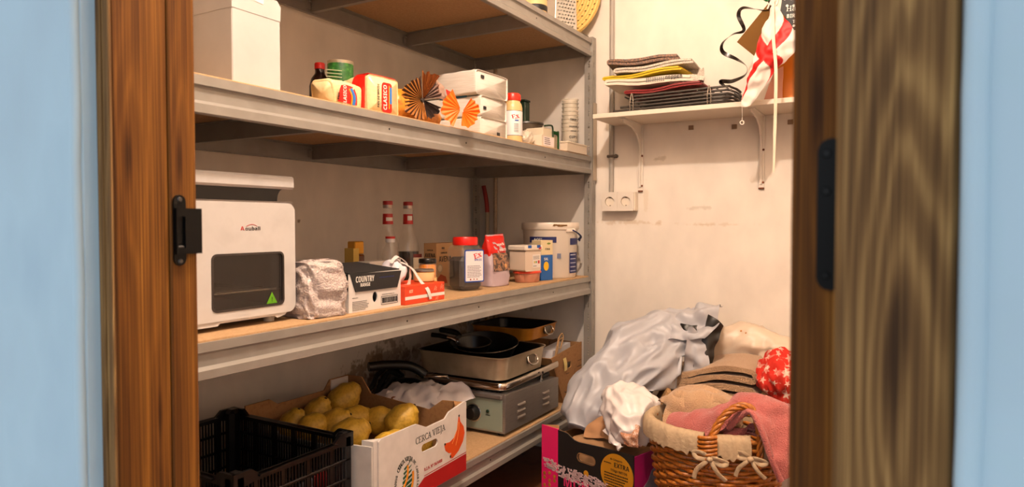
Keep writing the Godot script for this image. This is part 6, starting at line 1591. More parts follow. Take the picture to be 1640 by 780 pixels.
	part(o, "bag", MB.new().extrude(PackedVector2Array([Vector2(-0.04, 0.0), Vector2(0.07, 0.0), Vector2(0.075, 0.225), Vector2(-0.09, 0.215), Vector2(-0.10, 0.18)]), -0.06, 0.0).done(), mat(Color(0.76, 0.74, 0.74), 0.6))
	for k in 2: part(o, "cord_handle", MB.new().tube(smooth_path([Vector3(-0.085, 0.17, 0.003), Vector3(-0.075, 0.22, 0.008 + 0.006 * k), Vector3(-0.045, 0.262 - 0.01 * k, 0.004), Vector3(-0.01, 0.275 - 0.02 * k, 0.002), Vector3(-0.005, 0.255, 0.004), Vector3(-0.035, 0.215, 0.006)], 40), 0.0032, 6).done(), mat(Color(0.62, 0.48, 0.32), 0.7))

func build_back_wall():
	var o: Node3D
	var b: MB
	var wh := mat(Color(0.84, 0.80, 0.75), 0.5)
	var pvc := mat(Color(0.60, 0.57, 0.53), 0.5)
	var rust := mat(Color(0.40, 0.20, 0.09), 0.9)
	# conduit and sockets
	o = thing("cable_conduit", "grey conduit pipe running down the back wall to the sockets", "conduit", Vector3(-1.092, 1.158, -2.739))
	part(o, "pipe", MB.new().tube([Vector3(0, 0, 0), Vector3(0, 0.6, 0), Vector3(0, 1.442, 0)], 0.0105, 14).done(), pvc)
	part(o, "clip", MB.new().span(Vector3(-0.018, 0.150, -0.011), Vector3(0.022, 0.162, 0.0115), 0.002).done(), mat(Color(0.33, 0.28, 0.24), 0.5))
	part(o, "clip_screw", MB.new().lathe([Vector2(0.008, 0), Vector2(0.008, 0.010), Vector2(0, 0.012)], 12, Vector3.ZERO, 1, 1, T(Vector3(0.020, 0.157, -0.008), Vector3(PI / 2, 0, 0))).done(), mat(Color(0.30, 0.26, 0.22), 0.5))
	o = thing("wall_socket", "white double power socket below the grey conduit", "socket", Vector3(-1.050, 1.079, -2.75))
	part(o, "back_box", MB.new().span(Vector3(-0.072, 0.001, 0.001), Vector3(0.074, 0.081, 0.040), 0.003).done(), mat(Color(0.86, 0.81, 0.74), 0.5))
	for k in 2:
		var x := -0.0355 + 0.071 * k
		var f := part(o, "faceplate", MB.new().ring_plate(rrect(0.0705, 0.080, 0.004, 8, Vector2(x, 0.041)), circle_like(0.0205, 8, Vector2(x, 0.041)), 0.0405, 0.048).done(), wh)
		part(f, "well", MB.new().lathe([Vector2(0.0215, 0.048), Vector2(0.0205, 0.047), Vector2(0.020, 0.030), Vector2(0, 0.030)], 28, Vector3.ZERO, 1, 1, Transform3D(Basis(Vector3(1, 0, 0), Vector3(0, 0, 1), Vector3(0, -1, 0)), Vector3(x, 0.041, 0))).done(), mat(Color(0.74, 0.69, 0.62), 0.5))
		for s in [-1, 1]:
			part(f, "painted_pin_hole", MB.new().extrude(disc2(0.003, 10, Vector2(x + s * 0.0095, 0.041)), 0.0301, 0.0306).done(), M.black)  # solid black disc, its colour painted in for the dark inside of a pin hole
			part(f, "earth_clip", MB.new().box(Vector3(x, 0.041 + s * 0.0165, 0.037), Vector3(0.005, 0.003, 0.012)).done(), mat(Color(0.5, 0.45, 0.38), 0.3, 0.8))
	# wall shelf on two brackets
	o = thing("wall_shelf", "white wall shelf on two curved steel brackets", "shelf", Vector3(-0.72, 1.16, -2.75))
	var sh := mat(Color(0.83, 0.78, 0.71), 0.55)
	part(o, "board", MB.new().span(Vector3(-0.357, 0.281, 0.003), Vector3(0.80, 0.299, 0.25), 0.0015).done(), sh)
	for bx in [-0.245, 0.238]:
		var br := part(o, "bracket", MB.new().span(Vector3(bx - 0.011, 0.004, 0.001), Vector3(bx + 0.011, 0.2795, 0.005), 0.001).done(), wh)
		b = MB.new()
		b.span(Vector3(bx - 0.011, 0.2765, 0.006), Vector3(bx + 0.011, 0.2805, 0.215), 0.001)
		part(br, "arm", b.done(), wh)
		var gus := PackedVector2Array([Vector2(0.005, 0.2765)])
		for i in 9: gus.append(Vector2(0.005 + 0.20 * pow(i / 8.0, 1.0) * 1.0, 0.2765 - 0.012 - 0.09 * pow(1.0 - i / 8.0, 2.2)))
		gus.append(Vector2(0.21, 0.2765))
		gus = PackedVector2Array([Vector2(0.005, 0.2765), Vector2(0.005, 0.02), Vector2(0.013, 0.02), Vector2(0.016, 0.16), Vector2(0.026, 0.205), Vector2(0.055, 0.238), Vector2(0.11, 0.256), Vector2(0.205, 0.266), Vector2(0.21, 0.2765)])
		part(br, "web", MB.new().extrude(gus, -0.003, 0.003, Transform3D(Basis(Vector3(0, 0, 1), Vector3(0, 1, 0), Vector3(-1, 0, 0)), Vector3(bx, 0, 0))).done(), wh)
		for y in [0.025, 0.15]: part(br, "screw", MB.new().lathe([Vector2(0.0045, 0), Vector2(0.004, 0.0015), Vector2(0, 0.002)], 10, Vector3.ZERO, 1, 1, T(Vector3(bx + 0.007, y, 0.005), Vector3(PI / 2, 0, 0))).done(), rust)
		part(br, "rusty_end", MB.new().span(Vector3(bx - 0.0105, 0.0, 0.001), Vector3(bx + 0.0105, 0.006, 0.006), 0.001).done(), rust)
		part(br, "rivet", MB.new().lathe([Vector2(0.003, 0), Vector2(0, 0.0015)], 8, Vector3.ZERO, 1, 1, T(Vector3(bx - 0.008, 0.24, 0.005), Vector3(PI / 2, 0, 0))).done(), rust)
	for q in [[-0.755, 1.425], [-0.585, 1.417], [-0.380, 1.420]]:
		o = thing("adhesive_pad", ["small tan adhesive pad on the wall below the papers", "small tan adhesive pad left of the right-hand bracket", "small tan adhesive pad on the wall right of both brackets"][[-0.755, -0.585, -0.380].find(q[0])], "pad", Vector3(q[0], q[1] - 0.02, -2.7505), 0.0, "adhesive pads below the wall shelf")
		part(o, "pad", MB.new().span(Vector3(-0.010, 0.0, 0.0), Vector3(0.010, 0.018, 0.004), 0.001).done(), mat(Color(0.52, 0.43, 0.34), 0.8))

	# pipe in the corner and a striped stick leaning beside it
	o = thing("corner_pipe", "thin stained pipe running down the corner behind the rack", "pipe", Vector3(-1.672, 0.0, -2.737))
	part(o, "pipe", MB.new().tube([Vector3(0, 0.01, 0), Vector3(0.0, 1.3, 0), Vector3(0, 2.598, 0)], 0.009, 12).done(), grained([Color(0.55, 0.45, 0.35), Color(0.70, 0.62, 0.52), Color(0.48, 0.38, 0.28)], 0.03, Vector3(6, 2, 6), 0.7, 0.0, 191))
	o = thing("broom_stick", "pale stick with a red tape tip leaning in the corner behind the rack", "stick", Vector3(-1.712, 0.0, -2.728))
	part(o, "stick", MB.new().tube(smooth_path([Vector3(0.004, 0.005, 0), Vector3(0, 0.6, 0), Vector3(0, 1.08, 0)], 20), 0.010, 10).done(), mat(Color(0.62, 0.55, 0.46), 0.6))
	part(o, "red_tip", MB.new().tube(smooth_path([Vector3(0, 1.08, 0), Vector3(-0.004, 1.13, 0), Vector3(-0.020, 1.205, 0)], 12), 0.0102, 10).done(), mat(Color(0.55, 0.09, 0.05), 0.5))

	# newspapers on the wall shelf; each folded paper is bent round its fold
	var np := grained([Color(0.72, 0.68, 0.62), Color(0.82, 0.78, 0.72), Color(0.60, 0.55, 0.50), Color(0.80, 0.76, 0.70)], 0.03, Vector3(9, 14, 9), 0.85, 0.0, 201)
	var nsp := mat(Color(0.82, 0.77, 0.70), 0.85)
	var pic := grained([Color(0.30, 0.18, 0.13), Color(0.60, 0.45, 0.34), Color(0.25, 0.22, 0.22), Color(0.66, 0.52, 0.40)], 0.02, Vector3(10, 10, 10), 0.7, 0.0, 203)
	var papers := [
		[0.074, 0.30, 0.014, 0.0, "red folded magazine at the bottom of the paper pile", mat(Color(0.45, 0.05, 0.04), 0.5), 0.04, -0.800],
		[0.103, 0.34, 0.024, 0.06, "white folded newspaper above the red magazine in the pile", nsp, -0.03, -0.860],
		[0.137, 0.32, 0.014, -0.05, "yellow-edged folded brochure in the middle of the paper pile", mat(Color(0.78, 0.66, 0.10), 0.5), 0.03, -0.880],
		[0.158, 0.30, 0.018, 0.10, "crumpled folded newspaper near the top of the pile", np, 0.05, -0.845],
		[0.184, 0.27, 0.022, 0.14, "newspaper with dark picture strip on top of the pile", pic, 0.0, -0.890]]
	for k in papers.size():
		var q: Array = papers[k]
		o = thing("newspaper", q[4], "newspaper", Vector3(q[7], 1.459 + q[0] - 0.002, -2.615), q[3], "papers piled on the wall shelf")
		var w: float = q[1]
		var t: float = q[2]
		var pth := []
		for i in 9: pth.append(Vector2(w * 0.5 - w * i / 8.0, t * 0.25 + 0.003 * sin(i * 0.9) + q[6] * w * (0.5 - i / 8.0)))
		for i in range(1, 6): pth.append(Vector2(-w * 0.5 - sin(PI * i / 6.0) * t * 0.4, t * 0.25 + (1.0 - cos(PI * i / 6.0)) * t * 0.28 + 0.003 * sin(8 * 0.9) - q[6] * w * 0.5))
		for i in 9: pth.append(Vector2(-w * 0.5 + w * 0.97 * i / 8.0, t * 0.81 + 0.003 * sin((8 - i) * 0.9) + q[6] * w * (i / 8.0 - 0.5)))
		part(o, "folded_sheets", MB.new().folded(pth, t * 0.42, -0.095, 0.095, 10, 0.004, 300).done(), q[5])
		if k == 1:
			for r in 9: part(o, "print_line", MB.new().span(Vector3(-0.01 + r * 0.008, 0.006, 0.0965), Vector3(-0.006 + r * 0.008, 0.022, 0.0985)).done(), M.grey)
			words(o, "noppen", 0.013, M.black, Vector3(0.095, 0.018, 0.1005), Basis(), "Droid Sans", 700)
	o = thing("crumpled_page", "crumpled loose page sticking out at the end of the paper pile", "paper", Vector3(-0.71, 1.53, -2.60), 0.0)
	part(o, "page", MB.new().patch([[Vector3(-0.06, 0.075, -0.06), Vector3(0.0, 0.08, -0.06), Vector3(0.03, 0.075, -0.05)], [Vector3(-0.06, 0.045, 0.0), Vector3(0.01, 0.06, 0.0), Vector3(0.05, 0.04, 0.01)], [Vector3(-0.07, 0.02, 0.06), Vector3(0.0, 0.02, 0.07), Vector3(0.05, 0.0, 0.06)]], 24, 24, 0.0012, 0.05, 12.0, 9).done(), np)
	o.position.y = 1.535
	# bundle of grey rods
	o = thing("wire_rack", "bundle of grey metal rods and wire frames under the newspapers", "rods", Vector3(-0.76, 1.4595, -2.60))
	var gs := mat(Color(0.28, 0.26, 0.24), 0.4, 0.5)
	for k in 5:
		var y := 0.006 + 0.0125 * k
		var dx: float = [0.0, 0.02, 0.05, 0.045, 0.06][k]
		part(o, "frame", MB.new().tube(smooth_path([Vector3(-0.235 + dx * 1.4, y, 0.085), Vector3(0.0, y + 0.004, 0.078), Vector3(0.17 + dx * 0.4, y + 0.008, 0.07), Vector3(0.205, y + 0.006, 0.055), Vector3(0.222, y, 0.02), Vector3(0.20, y, -0.06), Vector3(-0.2 + dx, y, -0.07), Vector3(-0.235 + dx * 1.4, y, -0.03)], 60), 0.0046, 8).done(), gs)
	for x in [-0.165, 0.13]: part(o, "tie_wire", MB.new().tube(smooth_path([Vector3(x, 0.003, 0.092), Vector3(x, 0.035, 0.093), Vector3(x + 0.004, 0.070, 0.085), Vector3(x + 0.012, 0.04, 0.092), Vector3(x + 0.012, 0.005, 0.092)], 24), 0.0018, 6).done(), mat(Color(0.55, 0.5, 0.44), 0.4, 0.6))
	for k in 6: part(o, "cross_wire", MB.new().tube([Vector3(-0.19 + k * 0.07, 0.058, 0.08), Vector3(-0.19 + k * 0.07, 0.056, -0.07)], 0.0028, 6).done(), gs)

	# party decorations hanging in front of the shelf's right part
	var anchor := Vector3(-0.393, 1.772, -2.445)
	o = thing("party_string", "thin white cord with a knot from which the decorations hang", "cord", anchor)
	part(o, "cord", MB.new().tube([Vector3(0, -0.01, 0), Vector3(0.002, 0.3, 0), Vector3(0, 0.826, 0)], 0.0022, 6).done(), wh)
	part(o, "knot", MB.new().tube(smooth_path([Vector3(-0.022, -0.02, 0.004), Vector3(-0.008, 0.002, 0.008), Vector3(0.01, 0.004, 0.006), Vector3(0.006, -0.014, 0.01), Vector3(-0.01, -0.006, 0.008), Vector3(0.024, 0.012, 0.004)], 30), 0.0036, 6).done(), wh)
	o = thing("green_tassel", "small green ribbon end at the knot of the hanging cord", "ribbon", anchor + Vector3(-0.026, 0.004, 0.006))
	part(o, "ribbon", MB.new().ground().soft([Vector3(0.006, 0.0, 0), Vector3(-0.004, 0.02, 0), Vector3(-0.006, 0.05, 0)], [Vector2(0.004, 0.004), Vector2(0.011, 0.007), Vector2(0.007, 0.004)], 14, 14, 0.003, 40.0, 3, Vector3.BACK).done(), mat(Color(0.05, 0.36, 0.14), 0.4))
	# flag
	var im := Image.create(128, 128, false, Image.FORMAT_RGB8)
	im.fill(Color(0.86, 0.81, 0.77))
	for y in 128:
		for x in 128:
			var u := x / 128.0
			var v := y / 128.0
			var ax := 0.66 - (u - 0.03) / 0.47 * 0.29 if u < 0.5 else 0.37 - (u - 0.5) / 0.4 * 0.17
			var bx := 0.24 + u * 0.26 if u < 0.5 else 0.37 + (u - 0.5) / 0.47 * 0.38
			if absf(v - ax) < 0.065 + 0.06 * (1.0 - u) or absf(v - bx) < 0.07: im.set_pixel(x, y, Color(0.74, 0.06, 0.04))
	var fm := mat(Color.WHITE, 0.55)
	fm.albedo_texture = ImageTexture.create_from_image(im)
	fm.backlight_enabled = true
	fm.backlight = Color(0.25, 0.22, 0.2)
	o = thing("cross_flag", "white flag with a red cross hanging crumpled over the wall shelf", "flag", anchor)
	var P := func(x: float, y: float, z: float) -> Vector3: return Vector3(x, y, -2.44 + z) - anchor
	part(o, "cloth", MB.new().patch([
		[P.call(-0.401, 1.755, 0.0), P.call(-0.393, 1.758, 0.004), P.call(-0.381, 1.747, 0.002)],
		[P.call(-0.440, 1.635, 0.012), P.call(-0.402, 1.640, 0.034), P.call(-0.331, 1.668, 0.012)],
		[P.call(-0.471, 1.541, 0.004), P.call(-0.427, 1.560, 0.036), P.call(-0.319, 1.604, 0.01)],
		[P.call(-0.491, 1.458, 0.012), P.call(-0.458, 1.492, 0.022), P.call(-0.390, 1.536, 0.004)],
		[P.call(-0.493, 1.428, 0.01), P.call(-0.476, 1.426, 0.016), P.call(-0.460, 1.434, 0.008)]], 36, 44, 0.0009, 0.012, 18.0, 12).done(), fm)
	# brown card
	o = thing("brown_card", "square brown card hanging by its corner behind the flag", "card", anchor)
	var bc := MB.new()
	var q0: Vector3 = P.call(-0.516, 1.657, -0.012)
	var q1: Vector3 = P.call(-0.415, 1.770, -0.008)
	var q2: Vector3 = P.call(-0.356, 1.718, -0.008)
	var q3: Vector3 = P.call(-0.457, 1.601, -0.012)
	var nn := (q1 - q0).cross(q3 - q0).normalized() * 0.001
	if nn.z < 0: nn = -nn
	bc.quad_out(q0 + nn, q1 + nn, q2 + nn, q3 + nn, nn)
	bc.quad_out(q0 - nn, q1 - nn, q2 - nn, q3 - nn, -nn)
	for e in [[q0, q1], [q1, q2], [q2, q3], [q3, q0]]: bc.quad_out(e[0] - nn, e[1] - nn, e[1] + nn, e[0] + nn, (e[0] + e[1]) * 0.5 - (q0 + q2) * 0.5)
	part(o, "card", bc.done(), mat(Color(0.38, 0.25, 0.06), 0.95))
	# spiral streamer
	o = thing("spiral_streamer", "dark bronze spiral paper streamer hanging left of the flag", "streamer", anchor)
	var sp := [[-0.412, 1.790, 0.0], [-0.401, 1.745, 0.012], [-0.448, 1.757, 0.025], [-0.500, 1.774, 0.0], [-0.515, 1.752, -0.012], [-0.497, 1.700, -0.016], [-0.531, 1.686, 0.012], [-0.567, 1.662, 0.0], [-0.567, 1.632, -0.014], [-0.520, 1.602, -0.012], [-0.484, 1.570, 0.008], [-0.487, 1.540, 0.022], [-0.530, 1.523, 0.022], [-0.573, 1.527, 0.0], [-0.529, 1.488, -0.010], [-0.501, 1.466, -0.004]]
	var ctr := []
	for q in sp: ctr.append(Vector3(q[0], q[1], -2.462 + q[2] * 0.6) - anchor)
	var line := smooth_path(ctr, 90)
	var rows := []
	for i in line.size():
		var tg: Vector3 = (line[mini(i + 1, line.size() - 1)] - line[maxi(i - 1, 0)]).normalized()
		var a := i * 0.13
		var sd := tg.cross(Vector3(0, 0, 1)).normalized() * cos(a) + Vector3(0, 0, 1) * sin(a)
		rows.append([line[i] - sd * 0.007, line[i] + sd * 0.007])
	part(o, "ribbon", MB.new().patch(rows, 1, 180, 0.0008).done(), mat(Color(0.10, 0.07, 0.045), 0.25, 0.3))
	# white tape
	o = thing("white_tape", "long narrow white tape hanging down past the wall shelf", "tape", anchor)
	part(o, "tape", MB.new().patch([[P.call(-0.398, 1.776, 0.014), P.call(-0.390, 1.776, 0.016)], [P.call(-0.393, 1.650, 0.040), P.call(-0.383, 1.650, 0.042)], [P.call(-0.383, 1.525, 0.044), P.call(-0.373, 1.525, 0.044)], [P.call(-0.388, 1.359, 0.02), P.call(-0.378, 1.359, 0.02)], [P.call(-0.390, 1.202, 0.012), P.call(-0.384, 1.200, 0.012)]], 2, 60, 0.0016, 0.003, 12.0, 2).done(), mat(Color(0.86, 0.80, 0.70), 0.5))
	# black birthday card
	o = thing("birthday_card", "black card with white dots and birthday lettering at the cord's knot", "card", Vector3(-0.330, 1.672, -2.452), 0.0)
	o.rotation.z = -0.14
	part(o, "card", MB.new().span(Vector3(-0.055, 0.0, -0.001), Vector3(0.10, 0.15, 0.001), 0.0004).done(), mat(Color(0.045, 0.042, 0.04), 0.6))
	b = MB.new()
	for r in 6:
		for c in 7:
			if r == 2 or r == 1: continue
			b.extrude(disc2(0.0042, 10, Vector2(-0.046 + c * 0.021 + (0.0105 if r % 2 else 0.0), 0.014 + r * 0.022)), 0.001, 0.0014)
	part(o, "dots", b.done(), M.paper)
	words(o, "Happy", 0.017, M.paper, Vector3(0.0, 0.073, 0.0012), Basis(Vector3(0, 0, 1), 0.1), "Droid Serif", 400)
	words(o, "BIRTHDAY", 0.012, M.paper, Vector3(0.008, 0.049, 0.0012), Basis(Vector3(0, 0, 1), 0.1), "Droid Sans", 700)
	words(o, "TO YOU", 0.010, M.paper, Vector3(0.015, 0.030, 0.0012), Basis(Vector3(0, 0, 1), 0.1), "Droid Sans", 700)
	# orange carton and pink sheet on the shelf's right part
	o = thing("orange_bag", "shiny orange paper bag on the wall shelf behind the flag", "bag", Vector3(-0.33, 1.4595, -2.625))
	part(o, "bag", MB.new().ground().soft([Vector3(0, 0, 0), Vector3(0, 0.004, 0), Vector3(0, 0.1, 0), Vector3(0, 0.205, 0), Vector3(0, 0.222, 0)], [Vector2(0.085, 0.05), Vector2(0.088, 0.056), Vector2(0.088, 0.056), Vector2(0.086, 0.05), Vector2(0.08, 0.03)], 30, 40, 0.006, 9.0, 31, Vector3.BACK, 6.0).done(), mat(Color(0.78, 0.44, 0.09), 0.35))
	o = thing("pink_sheet", "pale pink sheet standing behind the flag beside the orange bag", "sheet", Vector3(-0.43, 1.4595, -2.56))
	part(o, "sheet", MB.new().patch([[Vector3(-0.015, 0.0, 0.0), Vector3(0.05, 0.0, 0.01)], [Vector3(0.0, 0.05, 0.0), Vector3(0.05, 0.05, 0.01)], [Vector3(0.02, 0.11, -0.01), Vector3(0.05, 0.12, 0.0)]], 8, 10, 0.0015, 0.006, 14.0, 5).done(), mat(Color(0.80, 0.56, 0.48), 0.6))
	# ring on a thread
	o = thing("hanging_ring", "small white ring on a thread below the shelf's front edge", "ring", Vector3(-0.505, 1.376, -2.496))
	var pt := []
	for i in 20: pt.append(Vector3(cos(TAU * i / 20) * 0.0065, 0.0075 + sin(TAU * i / 20) * 0.0065, 0))
	part(o, "ring", MB.new().tube(pt, 0.0022, 8, true).done(), wh)
	part(o, "thread", MB.new().tube([Vector3(0, 0.015, 0), Vector3(0.0, 0.085, 0)], 0.0008, 5).done(), wh)

func circle_like(r: float, n: int, c: Vector2) -> PackedVector2Array:
	# a circle with the same number of points as rrect(..., n)
	var out := PackedVector2Array()
	for k in 4:
		for i in n + 1:
			var an := PI / 2 * k + PI / 2 * (i + 0.0) / n * 0.98
			out.append(c + Vector2(cos(an), sin(an)) * r)
	return out

func build_floor_things():
	var o: Node3D
	var b: MB
	# dark fruit carton with pink corners
	o = thing("melon_carton", "black and pink cardboard fruit carton with a round yellow sticker", "carton", Vector3(-1.057, 0.0, -2.032), -0.297)
	var blk := grained([Color(0.045, 0.042, 0.04), Color(0.075, 0.07, 0.066)], 0.02, Vector3(5, 5, 5), 0.55, 0.0, 211)
	var pink := mat(Color(0.86, 0.10, 0.38), 0.5)
	var kr: Material = M.card
	var W := 0.383
	var D := 0.26
	var front := PackedVector2Array([Vector2(0.07, 0.0), Vector2(W, 0.0), Vector2(W, 0.336), Vector2(0.25, 0.331), Vector2(0.165, 0.325), Vector2(0.145, 0.327), Vector2(0.115, 0.342), Vector2(0.07, 0.345)])
	var slot := rrect(0.072, 0.024, 0.0118, 6, Vector2(0.197, 0.278))
	b = MB.new().holed(front, slot, -0.004, 0.0)
	part(o, "front_wall", b.done(), blk)
	part(o, "slot_edge", MB.new().ring_plate(rrect(0.078, 0.030, 0.0148, 6, Vector2(0.197, 0.278)), slot, 0.0002, 0.0008).done(), mat(Color(0.50, 0.36, 0.22), 0.8))
	part(o, "pink_corner", MB.new().span(Vector3(0.0, 0.0, -0.004), Vector3(0.0745, 0.347, 0.0012)).done(), pink)
	part(o, "corner_tube", MB.new().extrude(PackedVector2Array([Vector2(0.003, 0.006), Vector2(0.073, 0.006), Vector2(0.070, 0.010), Vector2(0.045, 0.036), Vector2(0.038, 0.036), Vector2(0.006, 0.010)]), 0.002, 0.346, Transform3D(Basis(Vector3(1, 0, 0), Vector3(0, 0, -1), Vector3(0, 1, 0)), Vector3.ZERO)).done(), kr)
	part(o, "side_wall", MB.new().span(Vector3(0.0, 0.0, -D), Vector3(0.004, 0.30, -0.006)).done(), kr)
	part(o, "side_wall", MB.new().span(Vector3(W - 0.004, 0.0, -D), Vector3(W, 0.330, -0.005)).done(), mat(Color(0.62, 0.04, 0.34), 0.5))
	var pe := Transform3D(Basis(Vector3.UP, PI / 2), Vector3(W, 0, 0))
	part(o, "side_print", MB.new().extrude(PackedVector2Array([Vector2(0.006, 0.18), Vector2(0.03, 0.20), Vector2(0.045, 0.225), Vector2(0.075, 0.245), Vector2(0.09, 0.27), Vector2(0.13, 0.29), Vector2(0.13, 0.10), Vector2(0.006, 0.10)]), 0.0, 0.0008, pe).done(), mat(Color(0.52, 0.48, 0.50), 0.6))
	part(o, "back_wall", MB.new().span(Vector3(0.0, 0.0, -D - 0.004), Vector3(W, 0.34, -D)).done(), kr)
	part(o, "bottom", MB.new().span(Vector3(0.004, 0.001, -D), Vector3(W - 0.004, 0.005, -0.006)).done(), kr)
	part(o, "inner_edge", MB.new().holed(PackedVector2Array([Vector2(0.076, 0.20), Vector2(W - 0.006, 0.20), Vector2(W - 0.006, 0.334), Vector2(0.25, 0.328), Vector2(0.165, 0.3225), Vector2(0.14, 0.326), Vector2(0.112, 0.341), Vector2(0.076, 0.344)]), slot, -0.008, -0.0045).done(), kr)
	# sticker and print
	part(o, "sticker", MB.new().extrude(disc2(0.063, 40, Vector2(0.320, 0.262)), 0.0, 0.0008).done(), mat(Color(0.70, 0.48, 0.06), 0.5))
	var inkm := mat(Color(0.10, 0.07, 0.03), 0.6)
	words(o, "EXTRA", 0.014, inkm, Vector3(0.338, 0.290, 0.0009), Basis(), "Droid Sans", 700)
	words(o, "11kgs NETOS", 0.0075, inkm, Vector3(0.328, 0.272, 0.0009), Basis(), "Droid Sans", 700)
	words(o, "de Categoría", 0.0055, inkm, Vector3(0.318, 0.306, 0.0009), Basis(), "Droid Sans", 700)
	print_rects(o, "sticker_print", fine_lines(0.272, 0.258, 0.095, 4, 0.0085, 3) + fine_lines(0.28, 0.224, 0.08, 2, 0.0075, 4) + fine_lines(0.27, 0.290, 0.032, 1, 0.007, 5), inkm, T(Vector3(0, 0, 0.0010)))
	part(o, "yellow_dot", MB.new().extrude(disc2(0.010, 16, Vector2(0.197, 0.232)), 0.0, 0.0008).done(), mat(Color(0.75, 0.52, 0.06), 0.5))
	var rg := RandomNumberGenerator.new()
	rg.seed = 5
	b = MB.new()
	for i in 210:
		var u := rg.randf()
		var x := 0.012 + u * 0.27
		var y := 0.222 - (0.0 if x < 0.07 else 0.012) + rg.randf_range(-0.020, 0.020) * (1.0 if x > 0.07 else 0.8)
		b.box(Vector3(x, y, 0.0018 if x < 0.076 else 0.0006), Vector3(rg.randf_range(0.004, 0.016), rg.randf_range(0.002, 0.007), 0.0008), 0.0, T(Vector3.ZERO, Vector3(0, 0, 0)))
	var smear := part(o, "torn_label", b.done(), mat(Color(0.80, 0.68, 0.68), 0.8))
	smear.set_meta("kind", "stuff")
	words(o, "MON", 0.034, mat(Color(0.80, 0.16, 0.38), 0.6), Vector3(0.155, 0.182, 0.0003), Basis(), "Droid Sans", 700)
	for k in 9: part(o, "gold_dot", MB.new().extrude(disc2(0.006, 10, Vector2(0.014 + (k % 3) * 0.023, 0.185 - (k / 3) * 0.02 + (0.006 if k % 2 else 0.0))), 0.0012, 0.0019).done(), mat(Color(0.66, 0.42, 0.10), 0.6))

	# packing paper inside, orange rag
	o = thing("packing_paper", "creased tan packing paper filling the dark fruit carton", "paper", Vector3(-0.84, 0.006, -2.085), -0.297)
	part(o, "paper", MB.new().ground().soft([Vector3(-0.13, 0.16, -0.01), Vector3(-0.11, 0.16, -0.01), Vector3(0.0, 0.16, -0.01), Vector3(0.135, 0.16, -0.01), Vector3(0.15, 0.16, -0.01)], [Vector2(0.06, 0.12), Vector2(0.070, 0.138), Vector2(0.072, 0.142), Vector2(0.070, 0.138), Vector2(0.06, 0.12)], 40, 50, 0.014, 9.0, 19, Vector3.UP, 7.0, 0.5).done(), mat(Color(0.62, 0.47, 0.32), 0.85))
	o = thing("paper_flap", "tan cardboard flap sticking up from the dark fruit carton", "flap", Vector3(-0.83, 0.315, -2.02), -0.297)
	part(o, "flap", MB.new().patch([[Vector3(-0.10, 0.0, -0.02), Vector3(-0.02, 0.012, -0.03), Vector3(0.06, 0.006, -0.02)], [Vector3(-0.11, 0.03, -0.05), Vector3(-0.02, 0.05, -0.06), Vector3(0.07, 0.03, -0.05)], [Vector3(-0.10, 0.055, -0.10), Vector3(-0.01, 0.075, -0.10), Vector3(0.07, 0.05, -0.09)]], 16, 14, 0.002, 0.02, 10.0, 4).done(), mat(Color(0.68, 0.50, 0.34), 0.85))
	o = thing("orange_rag", "bright orange rag with dark marks between grey bag and white bag", "rag", Vector3(-0.800, 0.345, -2.085), 0.2)
	part(o, "cloth", MB.new().soft([Vector3(-0.03, 0.0, 0.0), Vector3(-0.02, 0.02, 0.0), Vector3(-0.005, 0.055, 0.0), Vector3(0.015, 0.082, -0.005)], [Vector2(0.012, 0.012), Vector2(0.028, 0.018), Vector2(0.03, 0.02), Vector2(0.008, 0.008)], 22, 24, 0.012, 18.0, 8, Vector3.BACK).done(), grained([Color(0.80, 0.20, 0.02), Color(0.88, 0.30, 0.05), Color(0.70, 0.16, 0.02), Color(0.16, 0.07, 0.03)], 0.02, Vector3(8, 8, 8), 0.7, 0.0, 221))

	# big grey plastic bag
	var gb := mat(Color(0.66, 0.655, 0.67), 0.42)
	o = thing("grey_bag", "big crinkled grey plastic bag leaning over the dark carton", "bag", Vector3(-0.95, 0.30, -2.2))
	var box_t := Transform3D(Basis(Vector3.UP, -0.297), Vector3(-1.057, 0.0, -2.032))
	var above := func(p: Vector3) -> Vector3:
		var w := p + Vector3(-0.95, 0.30, -2.2)
		if w.x > -0.775 and w.z < -2.33: w.y = maxf(w.y, 0.565)
		elif w.x > -0.80: w.y = maxf(w.y, 0.455)
		if w.y < 0.355:
			var l := box_t.affine_inverse() * w
			l.x = clampf(l.x, 0.012, W - 0.012)
			l.z = clampf(l.z, -D + 0.012, -0.014)
			l.y = maxf(l.y, 0.318)
			w = box_t * l
		return w - Vector3(-0.95, 0.30, -2.2)
	var G := func(x: float, y: float, z: float) -> Vector3: return Vector3(x + 0.95, y - 0.30, z + 2.2)
	part(o, "bag", MB.new().kept(above).soft([G.call(-0.965, 0.322, -2.115), G.call(-0.960, 0.365, -2.175), G.call(-0.900, 0.440, -2.27), G.call(-0.825, 0.515, -2.36), G.call(-0.745, 0.595, -2.45), G.call(-0.66, 0.665, -2.52)], [Vector2(0.03, 0.03), Vector2(0.080, 0.065), Vector2(0.118, 0.095), Vector2(0.135, 0.108), Vector2(0.118, 0.085), Vector2(0.05, 0.04)], 150, 150, 0.040, 5.5, 27, Vector3(0.35, 0.8, 0.5), 2.8, 0.45, 0.4).done(), gb)
